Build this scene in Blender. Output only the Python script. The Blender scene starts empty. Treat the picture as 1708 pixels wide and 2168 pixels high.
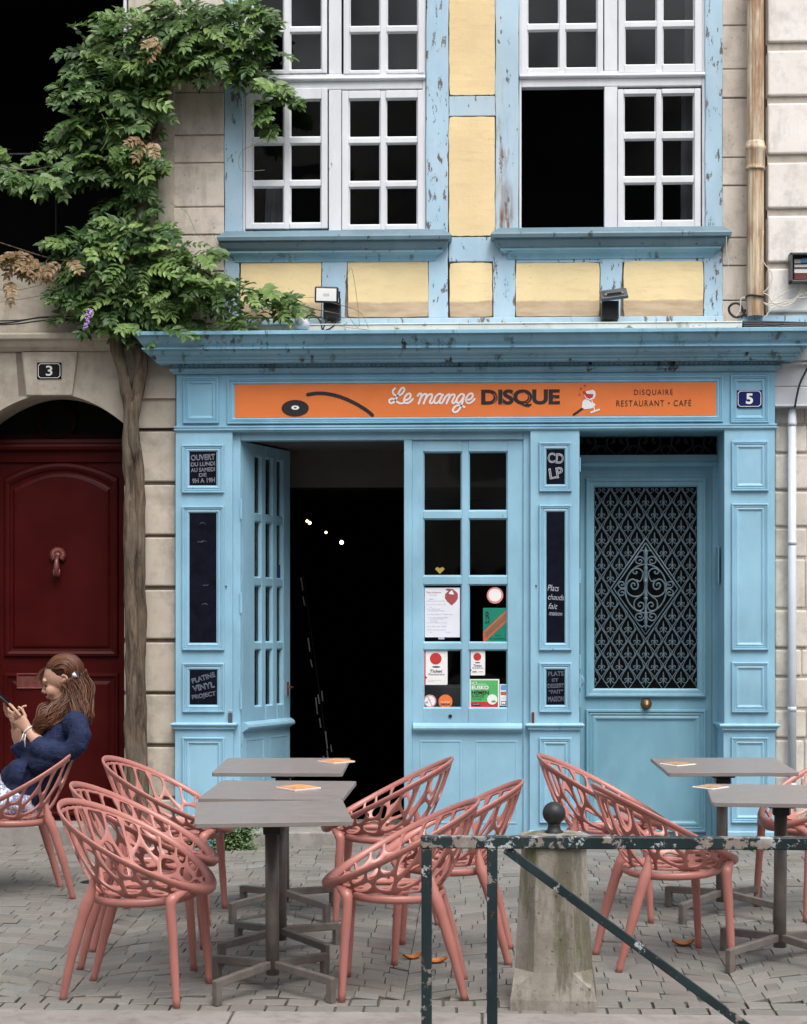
import bpy, math, random
from mathutils import Vector, Matrix, noise as mnoise
R = random.Random(7)
C = bpy.context.scene.collection
rad = math.radians
# ---------------------------------------------------------------- camera model
FPX, CU, HV, WU, HU = 4100.0, 854.0, 1340.0, 1708.0, 2167.5   # focal length, centre, horizon, picture size
YAW = rad(2.4); CAMZ = 1.27; CAMY = -11.4
SL = 0.05                                   # the street climbs 5 % towards the houses
TILT = math.atan(SL)
cam_d = bpy.data.cameras.new('camera'); cam = bpy.data.objects.new('camera', cam_d); C.objects.link(cam)
cam.location = (0, CAMY, CAMZ); cam.rotation_euler = (rad(90), 0, YAW)
cam_d.sensor_fit = 'HORIZONTAL'; cam_d.sensor_width = 36; cam_d.lens = FPX / WU * 36
cam_d.shift_y = (HV - HU / 2) / WU
cam_d.clip_start = 0.1; cam_d.clip_end = 500
bpy.context.scene.camera = cam
# ---------------------------------------------------------------- sky, sun, exposure
sc = bpy.context.scene
w = bpy.data.worlds.new('World'); sc.world = w; w.use_nodes = True
nt = w.node_tree; bg = nt.nodes['Background']
sky = nt.nodes.new('ShaderNodeTexSky'); sky.sky_type = 'NISHITA'; sky.sun_disc = False
SUN_EL, SUN_AZ = rad(58), rad(158)          # azimuth clockwise from +Y: front right of the facade
sky.sun_elevation = SUN_EL; sky.sun_rotation = SUN_AZ
sky.air_density = 1.0; sky.dust_density = 4.0; sky.ozone_density = 0.6
hs = nt.nodes.new('ShaderNodeHueSaturation'); hs.inputs['Saturation'].default_value = 0.35
nt.links.new(sky.outputs[0], hs.inputs['Color']); nt.links.new(hs.outputs[0], bg.inputs[0]); bg.inputs[1].default_value = 0.12
sl = bpy.data.lights.new('sun', 'SUN'); sun = bpy.data.objects.new('sun', sl); C.objects.link(sun)
sl.energy = 1.3; sl.angle = rad(35); sl.color = (1.0, 0.96, 0.90)
sd = Vector((math.sin(SUN_AZ) * math.cos(SUN_EL), math.cos(SUN_AZ) * math.cos(SUN_EL), math.sin(SUN_EL)))
sun.rotation_euler = sd.to_track_quat('Z', 'Y').to_euler()
sc.view_settings.view_transform = 'Standard'; sc.view_settings.look = 'None'
sc.view_settings.exposure = 0.85; sc.view_settings.gamma = 1.0
# ---------------------------------------------------------------- pixel -> place helpers
_f = Vector((-math.sin(YAW), math.cos(YAW), 0)); _r = Vector((math.cos(YAW), math.sin(YAW), 0))
def ray(u, v): return _f + _r * ((u - CU) / FPX) + Vector((0, 0, 1)) * ((HV - v) / FPX)
def W(u, v, Y):
    d = ray(u, v); t = (Y - CAMY) / d.y
    return d.x * t, CAMZ + d.z * t
def WX(u, Y=0.0): return W(u, 1340, Y)[0]
def WZ(v, Y=0.0, u=1000): return W(u, v, Y)[1]
def P3(u, v, Y):
    x, z = W(u, v, Y); return Vector((x, Y, z))
def G(u, d):
    """ground point seen in picture column u at viewing distance d"""
    p = Vector((0, CAMY, 0)) + (_f + _r * ((u - CU) / FPX)) * d
    return Vector((p.x, p.y, SL * p.y))
def GV(u, v): return G(u, 7544.0 / (v - 1135.0))
def rect(u0, u1, v0, v1, Y, uu=None):
    """picture rectangle -> (x0, x1, z0, z1) on the plane Y"""
    um = (u0 + u1) / 2; vm = (v0 + v1) / 2
    return (W(u0, vm, Y)[0], W(u1, vm, Y)[0], W(um, v1, Y)[1], W(um, v0, Y)[1])
# ---------------------------------------------------------------- materials
def lin(c):
    return tuple((x / 255 / 12.92 if x / 255 <= 0.04045 else ((x / 255 + 0.055) / 1.055) ** 2.4) for x in c) + (1,)
class NT:
    def __init__(s, name):
        s.m = bpy.data.materials.new(name); s.m.use_nodes = True; s.t = s.m.node_tree
        s.b = s.t.nodes['Principled BSDF']; s.out = s.t.nodes['Material Output']
        s.co = s.t.nodes.new('ShaderNodeTexCoord').outputs['Object']
    def n(s, typ, **kw):
        n = s.t.nodes.new(typ)
        for k, v in kw.items():
            if k.startswith('i_'): n.inputs[k[2:].replace('_', ' ')].default_value = v
            elif k.startswith('n'): pass
            else: setattr(n, k, v)
        return n
    def l(s, a, b): s.t.links.new(a, b)
    def mapping(s, scale=(1, 1, 1), rot=(0, 0, 0), src=None):
        m = s.n('ShaderNodeMapping'); m.inputs['Scale'].default_value = scale; m.inputs['Rotation'].default_value = rot
        s.l(src or s.co, m.inputs['Vector']); return m.outputs[0]
    def noise(s, scale, detail=4, rough=0.55, vec=None, dist=0):
        n = s.n('ShaderNodeTexNoise'); n.inputs['Scale'].default_value = scale; n.inputs['Detail'].default_value = detail
        n.inputs['Roughness'].default_value = rough; n.inputs['Distortion'].default_value = dist
        s.l(vec or s.co, n.inputs['Vector']); return n.outputs['Fac']
    def ramp(s, fac, a, b, ca=0.0, cb=1.0):
        r = s.n('ShaderNodeMapRange'); r.inputs['From Min'].default_value = a; r.inputs['From Max'].default_value = b
        r.inputs['To Min'].default_value = ca; r.inputs['To Max'].default_value = cb; s.l(fac, r.inputs['Value']); return r.outputs[0]
    def math(s, op, a, b=None):
        m = s.n('ShaderNodeMath', operation=op)
        for i, x in enumerate((a, b)):
            if x is None: continue
            if isinstance(x, (int, float)): m.inputs[i].default_value = x
            else: s.l(x, m.inputs[i])
        return m.outputs[0]
    def mix(s, fac, a, b, mode='MIX'):
        m = s.n('ShaderNodeMix', data_type='RGBA', blend_type=mode)
        for sock, x in ((m.inputs['Factor'], fac), (m.inputs[6], a), (m.inputs[7], b)):
            if isinstance(x, (int, float)): sock.default_value = x
            elif isinstance(x, tuple): sock.default_value = x
            else: s.l(x, sock)
        return m.outputs[2]
    def done(s, col, rough=0.5, bump=None, bstr=0.3, bdist=0.005, metal=0.0, spec=0.5):
        for sock, x in ((s.b.inputs['Base Color'], col), (s.b.inputs['Roughness'], rough), (s.b.inputs['Metallic'], metal), (s.b.inputs['Specular IOR Level'], spec)):
            if isinstance(x, (int, float, tuple)): sock.default_value = x
            else: s.l(x, sock)
        if bump is not None:
            b = s.n('ShaderNodeBump'); b.inputs['Strength'].default_value = bstr; b.inputs['Distance'].default_value = bdist
            s.l(bump, b.inputs['Height']); s.l(b.outputs[0], s.b.inputs['Normal'])
        return s.m
def simple(name, col, rough=0.5, metal=0.0, var=0.12, scale=8, bump=0.15, spec=0.5):
    t = NT(name); n = t.noise(scale, 5); f = t.noise(scale * 9, 3)
    c = t.mix(t.ramp(n, 0.3, 0.7, 0, 1), tuple(x * (1 - var) for x in col[:3]) + (1,), tuple(min(1, x * (1 + var)) for x in col[:3]) + (1,))
    return t.done(c, t.ramp(n, 0.3, 0.7, rough * 0.85, min(1, rough * 1.15)), f, bump, 0.002, metal, spec)
def paint(name, col, chip=(0.10, 0.085, 0.07, 1), amt=0.68, stretch=(1, 1, 0.35), rough=0.42, fade=0.25, streak=None, size=22, pale=None):
    """brushed paint on old wood: tone drift, fine brush grain, chips down to the wood"""
    t = NT(name)
    big = t.noise(1.7, 5); mid = t.noise(9, 5, vec=t.mapping((1, 1, 0.4)))
    c = t.mix(t.ramp(big, 0.35, 0.65, 0, 1), tuple(x * (1 - fade * 0.5) for x in col[:3]) + (1,), tuple(min(1, x * (1 + fade * 0.5)) for x in col[:3]) + (1,))
    c = t.mix(t.ramp(mid, 0.45, 0.7, 0, 0.35), c, pale or tuple(min(1, x * 1.25 + 0.04) for x in col[:3]) + (1,))
    ch = t.noise(size, 8, 0.7, vec=t.mapping(stretch))
    m = t.ramp(ch, amt, amt + 0.02)
    c = t.mix(m, c, chip)
    if streak:
        s2 = t.noise(14, 6, 0.7, vec=t.mapping((1, 1, 0.12)))
        s3 = t.noise(1.3, 3)
        c = t.mix(t.math('MULTIPLY', t.ramp(s2, 0.56, 0.66), t.ramp(s3, 0.42, 0.55)), c, streak)
    grain = t.noise(60, 4, vec=t.mapping((1, 1, 0.15)))
    h = t.math('SUBTRACT', t.math('MULTIPLY', grain, 0.35), m)
    return t.done(c, t.ramp(big, 0.3, 0.7, rough * 0.8, rough * 1.2), h, 0.45, 0.0025)
BLUE = (0.258, 0.472, 0.612, 1)
M = {}
M['blue'] = paint('blue_paint', BLUE, chip=(0.07, 0.12, 0.15, 1), amt=0.675, fade=0.24)
M['blue_cornice'] = paint('weathered_blue_cornice_paint', (0.215, 0.42, 0.555, 1), chip=(0.03, 0.035, 0.035, 1), amt=0.635, stretch=(1, 1, 0.22), size=9, fade=0.2, streak=(0.05, 0.06, 0.06, 1))
M['blue_door'] = paint('entrance_door_paint', (0.18, 0.37, 0.47, 1), chip=(0.06, 0.12, 0.16, 1), amt=0.72, fade=0.15)
M['timber'] = paint('weathered_blue_timber', (0.36, 0.53, 0.66, 1), chip=(0.13, 0.12, 0.12, 1), amt=0.585, size=30, stretch=(1, 1, 0.3), fade=0.22, rough=0.7, pale=(0.55, 0.66, 0.74, 1))
M['timber_rust'] = paint('rust_stained_timber', (0.40, 0.55, 0.66, 1), chip=(0.12, 0.12, 0.13, 1), amt=0.61, size=26, stretch=(1, 1, 0.35), fade=0.2, rough=0.75, streak=(0.20, 0.08, 0.03, 1), pale=(0.60, 0.62, 0.62, 1))
M['zinc'] = paint('grey_sill_paint', (0.12, 0.20, 0.25, 1), chip=(0.05, 0.055, 0.06, 1), amt=0.62, fade=0.3, rough=0.5)
M['white'] = paint('white_window_paint', (0.66, 0.68, 0.72, 1), chip=(0.22, 0.19, 0.16, 1), amt=0.70, fade=0.10, rough=0.4, size=16)
def plaster(name, col, dirt=None):
    t = NT(name)
    big = t.noise(2.5, 6); fine = t.noise(45, 6, 0.7); st = t.noise(18, 5, vec=t.mapping((0.35, 1, 1.6)))
    c = t.mix(t.ramp(big, 0.3, 0.7, 0, 1), tuple(x * 0.88 for x in col[:3]) + (1,), tuple(min(1, x * 1.08) for x in col[:3]) + (1,))
    c = t.mix(t.ramp(st, 0.52, 0.75, 0, 0.3), c, tuple(x * 0.62 for x in col[:3]) + (1,))
    sp = t.noise(70, 3, 0.6)
    c = t.mix(t.ramp(sp, 0.70, 0.74, 0, 0.5), c, (0.16, 0.12, 0.08, 1))
    if dirt: # rising damp: a real band of bare render at the foot of the panels
        sx = t.n('ShaderNodeSeparateXYZ'); t.l(t.co, sx.inputs[0])
        z = t.math('ADD', sx.outputs[2], t.math('MULTIPLY', t.math('SUBTRACT', t.noise(7, 5), 0.5), 0.035))
        c = t.mix(t.ramp(z, dirt - 0.006, dirt + 0.006, 0.85, 0.0), c, t.mix(t.ramp(st, 0.35, 0.65), (0.36, 0.26, 0.175, 1), (0.50, 0.40, 0.30, 1)))
    return t.done(c, 0.9, t.math('ADD', fine, t.math('MULTIPLY', st, 0.6)), 0.5, 0.004, 0, 0.2)
M['plaster'] = plaster('yellow_plaster', (0.80, 0.64, 0.37, 1), dirt=WZ(638, 0.12))
M['plaster_up'] = plaster('yellow_plaster_clean', (0.80, 0.63, 0.36, 1))
M['edge'] = simple('mortar_edge', (0.30, 0.23, 0.17, 1), 0.95, var=0.3, scale=20)
def stone(name, col, col2, soot=None, rough=0.9, pit=0.68, sc_=2.2, bs=0.5):
    t = NT(name)
    big = t.noise(sc_, 7, 0.6); mid = t.noise(11, 6, 0.65); fine = t.noise(80, 5, 0.7)
    c = t.mix(t.ramp(big, 0.35, 0.65), col, col2)
    c = t.mix(t.ramp(mid, 0.48, 0.72, 0, 0.55), c, tuple(x * 0.58 for x in col[:3]) + (1,))
    st = t.noise(7, 6, 0.7, vec=t.mapping((1, 1, 0.2))); c = t.mix(t.ramp(st, 0.54, 0.68, 0, 0.4), c, tuple(x * 0.5 for x in col[:3]) + (1,))
    pits = t.ramp(t.noise(38, 6, 0.7), pit, pit + 0.05)
    c = t.mix(t.math('MULTIPLY', pits, 0.7), c, tuple(x * 0.35 for x in col[:3]) + (1,))
    if soot:
        s = t.noise(1.1, 6, 0.65, dist=0.5); c = t.mix(t.ramp(s, 0.5, 0.68, 0, 0.75), c, soot)
    h = t.math('SUBTRACT', t.math('ADD', t.math('MULTIPLY', mid, 0.8), t.math('MULTIPLY', fine, 0.4)), pits)
    return t.done(c, rough, h, bs, 0.004, 0, 0.25)
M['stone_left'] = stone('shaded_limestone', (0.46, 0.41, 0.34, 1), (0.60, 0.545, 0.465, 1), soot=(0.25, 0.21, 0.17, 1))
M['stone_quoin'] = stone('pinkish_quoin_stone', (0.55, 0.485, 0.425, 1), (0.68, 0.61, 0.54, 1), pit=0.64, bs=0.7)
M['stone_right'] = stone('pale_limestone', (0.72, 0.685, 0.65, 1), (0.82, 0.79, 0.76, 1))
M['rubble'] = stone('rough_limestone_blocks', (0.52, 0.48, 0.42, 1), (0.70, 0.66, 0.60, 1), bs=0.8)
M['joint'] = stone('wall_joint_mortar', (0.20, 0.165, 0.13, 1), (0.28, 0.24, 0.19, 1))
M['joint_light'] = stone('pale_joint_mortar', (0.40, 0.36, 0.31, 1), (0.48, 0.44, 0.38, 1))
M['step'] = stone('step_stone', (0.24, 0.225, 0.215, 1), (0.33, 0.31, 0.29, 1))
M['kerb'] = stone('kerb_granite', (0.22, 0.20, 0.19, 1), (0.30, 0.275, 0.262, 1), pit=0.74)
M['fascia_grey'] = simple('grey_painted_panels', (0.47, 0.49, 0.53, 1), 0.5, var=0.06)
def redpaint():
    t = NT('dark_red_door_paint'); n = t.noise(3, 5); g = t.noise(50, 4, vec=t.mapping((1, 1, 0.12)))
    c = t.mix(t.ramp(n, 0.3, 0.7), (0.038, 0.0014, 0.0016, 1), (0.056, 0.0028, 0.0026, 1))
    return t.done(c, t.ramp(n, 0.3, 0.7, 0.36, 0.5), g, 0.2, 0.001, 0, 0.15)
M['red'] = redpaint()
M['red_shaded'] = simple('shaded_maroon_paint', (0.014, 0.0018, 0.0018, 1), 0.7, var=0.3, spec=0.08)  # door red darkened: the recess shade on the fanlight ring is in this colour
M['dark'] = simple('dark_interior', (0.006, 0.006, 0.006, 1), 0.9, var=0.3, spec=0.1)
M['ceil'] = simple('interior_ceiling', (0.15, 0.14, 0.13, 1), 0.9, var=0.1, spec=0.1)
M['black'] = simple('black_plastic', (0.012, 0.013, 0.016, 1), 0.4, var=0.2)
M['grey_metal'] = simple('cast_grey_metal', (0.10, 0.105, 0.11, 1), 0.45, var=0.3, metal=0.3)
M['iron'] = simple('dark_iron', (0.030, 0.032, 0.035, 1), 0.5, var=0.35, scale=30, metal=0.4, bump=0.4)
M['grille'] = simple('blue_grey_grille_paint', (0.105, 0.155, 0.19, 1), 0.45, var=0.2, scale=30)
M['brass'] = simple('aged_brass', (0.20, 0.12, 0.055, 1), 0.35, metal=0.7, var=0.25, scale=40)
M['copper'] = simple('dull_pink_metal', (0.16, 0.045, 0.04, 1), 0.4, metal=0.2, var=0.2, scale=40)
M['chalkboard'] = simple('blackboard', (0.006, 0.007, 0.014, 1), 0.7, var=0.4, scale=15, spec=0.04)
M['chalk'] = simple('chalk', (0.42, 0.44, 0.50, 1), 0.9, var=0.2, scale=60)
M['chalk_dim'] = simple('faded_chalk', (0.16, 0.19, 0.25, 1), 0.9, var=0.3, scale=60)
M['orange'] = simple('orange_sign_print', (0.74, 0.185, 0.042, 1), 0.45, var=0.03)
M['print_black'] = simple('black_print', (0.010, 0.009, 0.010, 1), 0.5, var=0.1)
M['print_white'] = simple('white_print', (0.80, 0.80, 0.80, 1), 0.5, var=0.03)
M['print_red'] = simple('red_print', (0.52, 0.03, 0.03, 1), 0.5, var=0.05)
M['print_wine'] = simple('dark_red_print', (0.34, 0.065, 0.07, 1), 0.5, var=0.05)
M['print_grey'] = simple('grey_blue_ink', (0.42, 0.44, 0.56, 1), 0.6, var=0.05)
M['print_navy'] = simple('navy_print', (0.02, 0.03, 0.14, 1), 0.5, var=0.05)
M['print_green'] = simple('green_print', (0.08, 0.42, 0.13, 1), 0.5, var=0.05)
M['print_teal'] = simple('teal_green_print', (0.0, 0.20, 0.13, 1), 0.5, var=0.05)
M['print_vermilion'] = simple('vermilion_print', (0.55, 0.10, 0.04, 1), 0.5, var=0.05)
M['print_sky'] = simple('sky_blue_print', (0.10, 0.33, 0.62, 1), 0.5, var=0.05)
M['print_pink'] = simple('pink_print', (0.72, 0.22, 0.23, 1), 0.5, var=0.05)
M['paper'] = simple('white_paper', (0.72, 0.74, 0.82, 1), 0.7, var=0.03)
M['enamel_black'] = simple('black_enamel', (0.010, 0.010, 0.012, 1), 0.2, var=0.1)
M['enamel_blue'] = simple('blue_enamel', (0.010, 0.018, 0.11, 1), 0.2, var=0.1)
M['white_plastic'] = simple('white_plastic', (0.66, 0.67, 0.70, 1), 0.4, var=0.05)
M['cable_white'] = simple('cream_cable', (0.62, 0.56, 0.48, 1), 0.5, var=0.1)
M['coral'] = simple('coral_plastic', (0.43, 0.172, 0.148, 1), 0.34, var=0.04, scale=5, bump=0.05)
M['table'] = simple('taupe_table_laminate', (0.235, 0.212, 0.203, 1), 0.42, var=0.06, scale=14, bump=0.08)
M['table_leg'] = simple('taupe_steel', (0.175, 0.155, 0.142, 1), 0.42, var=0.2, scale=16, metal=0.25)
M['pipe'] = simple('pale_blue_pipe', (0.56, 0.60, 0.68, 1), 0.4, var=0.06)
def glass():
    t = NT('window_glass'); t.t.nodes.remove(t.b)
    tr = t.n('ShaderNodeBsdfTransparent'); tr.inputs[0].default_value = (0.80, 0.82, 0.83, 1)
    gl = t.n('ShaderNodeBsdfGlossy'); gl.inputs['Roughness'].default_value = 0.03
    fr = t.n('ShaderNodeFresnel'); fr.inputs[0].default_value = 1.5
    n = t.noise(2.2, 2); b = t.n('ShaderNodeBump'); b.inputs['Strength'].default_value = 0.15; b.inputs['Distance'].default_value = 0.02
    t.l(n, b.inputs['Height']); t.l(b.outputs[0], gl.inputs['Normal'])
    mx = t.n('ShaderNodeMixShader'); t.l(t.math('MULTIPLY', fr.outputs[0], t.ramp(t.noise(1.1, 4), 0.35, 0.65, 0.5, 1.35)), mx.inputs[0]); t.l(tr.outputs[0], mx.inputs[1]); t.l(gl.outputs[0], mx.inputs[2])
    t.l(mx.outputs[0], t.out.inputs[0]); return t.m
M['glass'] = glass()
def rusty_pipe():
    t = NT('rust_streaked_cream_paint')
    s = t.noise(26, 6, 0.7, vec=t.mapping((1, 1, 0.05))); b = t.noise(3, 5); s2 = t.noise(9, 5, vec=t.mapping((1, 1, 0.3)))
    c = t.mix(t.ramp(b, 0.35, 0.65), (0.60, 0.50, 0.36, 1), (0.68, 0.60, 0.48, 1))
    c = t.mix(t.ramp(s, 0.45, 0.56, 0, 0.95), c, (0.36, 0.22, 0.11, 1))
    c = t.mix(t.ramp(s2, 0.50, 0.66, 0, 0.8), c, (0.24, 0.11, 0.045, 1))
    return t.done(c, 0.7, s, 0.4, 0.003)
M['rust'] = rusty_pipe()
def railmat():
    t = NT('peeling_dark_green_paint')
    a = t.noise(16, 8, 0.72); b = t.noise(5, 5, 0.6, vec=t.mapping((1, 1, 0.5)))
    sx = t.n('ShaderNodeSeparateXYZ'); t.l(t.co, sx.inputs[0])
    topm = t.ramp(sx.outputs[2], 0.56, 0.59, 0.025, 0.10)            # the hand rail has worn more than the posts
    th = t.math('SUBTRACT', a, t.math('SUBTRACT', 0.0, topm))
    m1 = t.ramp(t.math('ADD', th, t.math('MULTIPLY', t.math('SUBTRACT', b, 0.5), 0.25)), 0.61, 0.63)
    m2 = t.ramp(t.math('ADD', th, t.math('MULTIPLY', t.math('SUBTRACT', b, 0.5), 0.35)), 0.66, 0.68)
    c = t.mix(t.ramp(b, 0.4, 0.6), (0.008, 0.020, 0.026, 1), (0.018, 0.035, 0.040, 1))
    c = t.mix(m1, c, t.mix(t.ramp(t.noise(9, 3), 0.42, 0.55), (0.46, 0.50, 0.52, 1), (0.26, 0.22, 0.20, 1)))
    c = t.mix(t.ramp(t.noise(33, 6, 0.7), 0.64, 0.66, 0, 0.85), c, (0.085, 0.035, 0.02, 1))
    return t.done(c, 0.45, m1, 0.6, 0.0015)
M['rail'] = railmat()
def bollardmat():
    t = NT('mossy_bollard_stone')
    a = t.noise(5, 7, 0.65); f = t.noise(70, 5, 0.7); st = t.noise(9, 6, 0.7, vec=t.mapping((1, 1, 0.18)))
    sx = t.n('ShaderNodeSeparateXYZ'); t.l(t.co, sx.inputs[0]); z = sx.outputs[2]
    c = t.mix(t.ramp(a, 0.35, 0.65), (0.22, 0.20, 0.165, 1), (0.37, 0.34, 0.31, 1))
    c = t.mix(t.ramp(st, 0.48, 0.6, 0, 0.8), c, (0.11, 0.10, 0.07, 1))
    mo = t.math('MULTIPLY', t.ramp(t.noise(6, 5, 0.6, vec=t.mapping((1.4, 1, 0.5))), 0.50, 0.64), t.ramp(z, 0.12, 0.35))
    c = t.mix(t.math('MULTIPLY', mo, 0.75), c, (0.10, 0.125, 0.03, 1))
    pit = t.ramp(t.noise(46, 6, 0.7), 0.62, 0.66)
    c = t.mix(t.math('MULTIPLY', pit, 0.75), c, (0.06, 0.05, 0.045, 1))
    return t.done(c, 0.95, t.math('SUBTRACT', t.math('ADD', f, a), pit), 0.6, 0.004, 0, 0.2)
M['bollard'] = bollardmat()
def settmat():
    t = NT('grey_stone_setts')
    at = t.n('ShaderNodeAttribute', attribute_name='tint'); f = t.noise(60, 6, 0.7); a = t.noise(5, 5, 0.6)
    c = t.mix(t.ramp(a, 0.35, 0.65, 0, 0.6), at.outputs['Color'], (0.20, 0.185, 0.165, 1))
    c = t.mix(t.ramp(f, 0.45, 0.75, 0, 0.4), c, (0.11, 0.10, 0.09, 1))
    c = t.mix(t.ramp(t.noise(120, 3), 0.69, 0.72, 0, 0.5), c, (0.5, 0.48, 0.45, 1))
    c = t.mix(t.math('MULTIPLY', t.ramp(t.noise(1.6, 6, 0.65), 0.56, 0.7), t.ramp(t.noise(14, 5, 0.6), 0.45, 0.6, 0, 0.55)), c, (0.105, 0.115, 0.055, 1))
    return t.done(c, t.ramp(a, 0.3, 0.7, 0.62, 0.85), f, 0.5, 0.003, 0, 0.35)
M['sett'] = settmat()
def jointmat():
    t = NT('sandy_paving_joints'); f = t.noise(90, 6, 0.7); a = t.noise(2.5, 6, 0.65)
    c = t.mix(t.ramp(f, 0.3, 0.7), (0.065, 0.058, 0.047, 1), (0.125, 0.112, 0.090, 1))
    c = t.mix(t.ramp(a, 0.52, 0.66, 0, 0.8), c, (0.075, 0.095, 0.03, 1))
    return t.done(c, 0.95, f, 0.8, 0.004)
M['ground'] = jointmat()
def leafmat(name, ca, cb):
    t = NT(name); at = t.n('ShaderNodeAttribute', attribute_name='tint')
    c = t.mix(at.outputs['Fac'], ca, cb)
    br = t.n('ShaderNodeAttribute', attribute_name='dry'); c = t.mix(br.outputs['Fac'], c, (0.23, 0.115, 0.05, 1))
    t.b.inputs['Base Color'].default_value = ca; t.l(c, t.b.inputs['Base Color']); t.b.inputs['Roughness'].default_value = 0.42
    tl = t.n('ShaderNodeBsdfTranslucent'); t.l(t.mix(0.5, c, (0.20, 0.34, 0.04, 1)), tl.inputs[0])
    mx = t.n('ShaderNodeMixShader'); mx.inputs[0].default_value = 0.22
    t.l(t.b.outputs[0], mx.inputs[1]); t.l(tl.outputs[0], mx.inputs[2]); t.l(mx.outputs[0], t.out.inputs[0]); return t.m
M['leaf'] = leafmat('wisteria_leaf', (0.026, 0.078, 0.018, 1), (0.20, 0.31, 0.085, 1))
M['weed'] = leafmat('weed_leaf', (0.09, 0.18, 0.06, 1), (0.25, 0.36, 0.17, 1))
def bark():
    t = NT('wisteria_bark'); a = t.noise(26, 8, 0.75, vec=t.mapping((1, 1, 0.14)), dist=1.0); b = t.noise(3, 5); f = t.noise(60, 5, 0.7, vec=t.mapping((1, 1, 0.3)))
    c = t.mix(t.ramp(a, 0.35, 0.65), (0.030, 0.022, 0.017, 1), (0.215, 0.165, 0.12, 1))
    c = t.mix(t.ramp(b, 0.5, 0.65, 0, 0.5), c, (0.17, 0.155, 0.12, 1))
    return t.done(c, 0.95, t.math('ADD', a, t.math('MULTIPLY', f, 0.3)), 0.9, 0.012, 0, 0.2)
M['bark'] = bark()
def emit(name, col, s):
    t = NT(name); t.b.inputs['Emission Color'].default_value = col; t.b.inputs['Emission Strength'].default_value = s; t.b.inputs['Base Color'].default_value = col; return t.m
M['bulb'] = emit('lit_bulb', (1.0, 0.74, 0.40, 1), 5)
M['glow'] = emit('glowing_brass_trim', (0.85, 0.60, 0.15, 1), 0.35)  # brass-coloured counter strip and heart given a glow of their own
M['flood'] = simple('floodlight_reflector', (0.88, 0.88, 0.88, 1), 0.3, var=0.02)
# people
M['skin'] = simple('skin', (0.50, 0.285, 0.205, 1), 0.5, var=0.08, scale=14, bump=0.05)
def hairmat():
    t = NT('brown_hair'); a = t.noise(55, 4, 0.6); at = t.n('ShaderNodeAttribute', attribute_name='tint')
    c = t.mix(at.outputs['Fac'], (0.024, 0.007, 0.0035, 1), (0.20, 0.072, 0.028, 1))
    return t.done(c, 0.40, a, 0.3, 0.003)
M['hair'] = hairmat()
def cloth(name, ca, cb, sc_=22, st=0.35):
    t = NT(name); a = t.noise(9, 5, 0.6, vec=t.mapping((1, 1, 0.6))); f = t.noise(260, 3)
    r1 = t.noise(16, 3, 0.5, vec=t.mapping((1.6, 1, 0.35), (0, rad(38), 0)), dist=0.8); r2 = t.noise(30, 3, 0.5, vec=t.mapping((0.4, 1, 1.5), (0, rad(25), 0)), dist=0.6)
    rg = t.math('ABSOLUTE', t.math('SUBTRACT', r1, 0.5)); rg2 = t.math('ABSOLUTE', t.math('SUBTRACT', r2, 0.5))
    hh = t.math('SUBTRACT', t.math('ADD', t.math('MULTIPLY', a, 1.5), t.math('MULTIPLY', f, 0.12)), t.math('ADD', t.math('MULTIPLY', rg, 6.0), t.math('MULTIPLY', rg2, 3.0)))
    return t.done(t.mix(t.ramp(a, 0.35, 0.65), ca, cb), 0.85, hh, st, 0.012, 0, 0.2)
M['blouse'] = cloth('navy_gauze', (0.010, 0.015, 0.042, 1), (0.022, 0.031, 0.082, 1), st=0.38)
def skirt():
    t = NT('blue_white_print_fabric'); a = t.noise(34, 6, 0.75, vec=t.mapping((1, 1, 0.5)), dist=1.2)
    return t.done(t.mix(t.ramp(a, 0.46, 0.56), (0.13, 0.15, 0.28, 1), (0.70, 0.70, 0.76, 1)), 0.85, t.noise(12, 4), 0.3, 0.01)
M['skirt'] = skirt()
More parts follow.
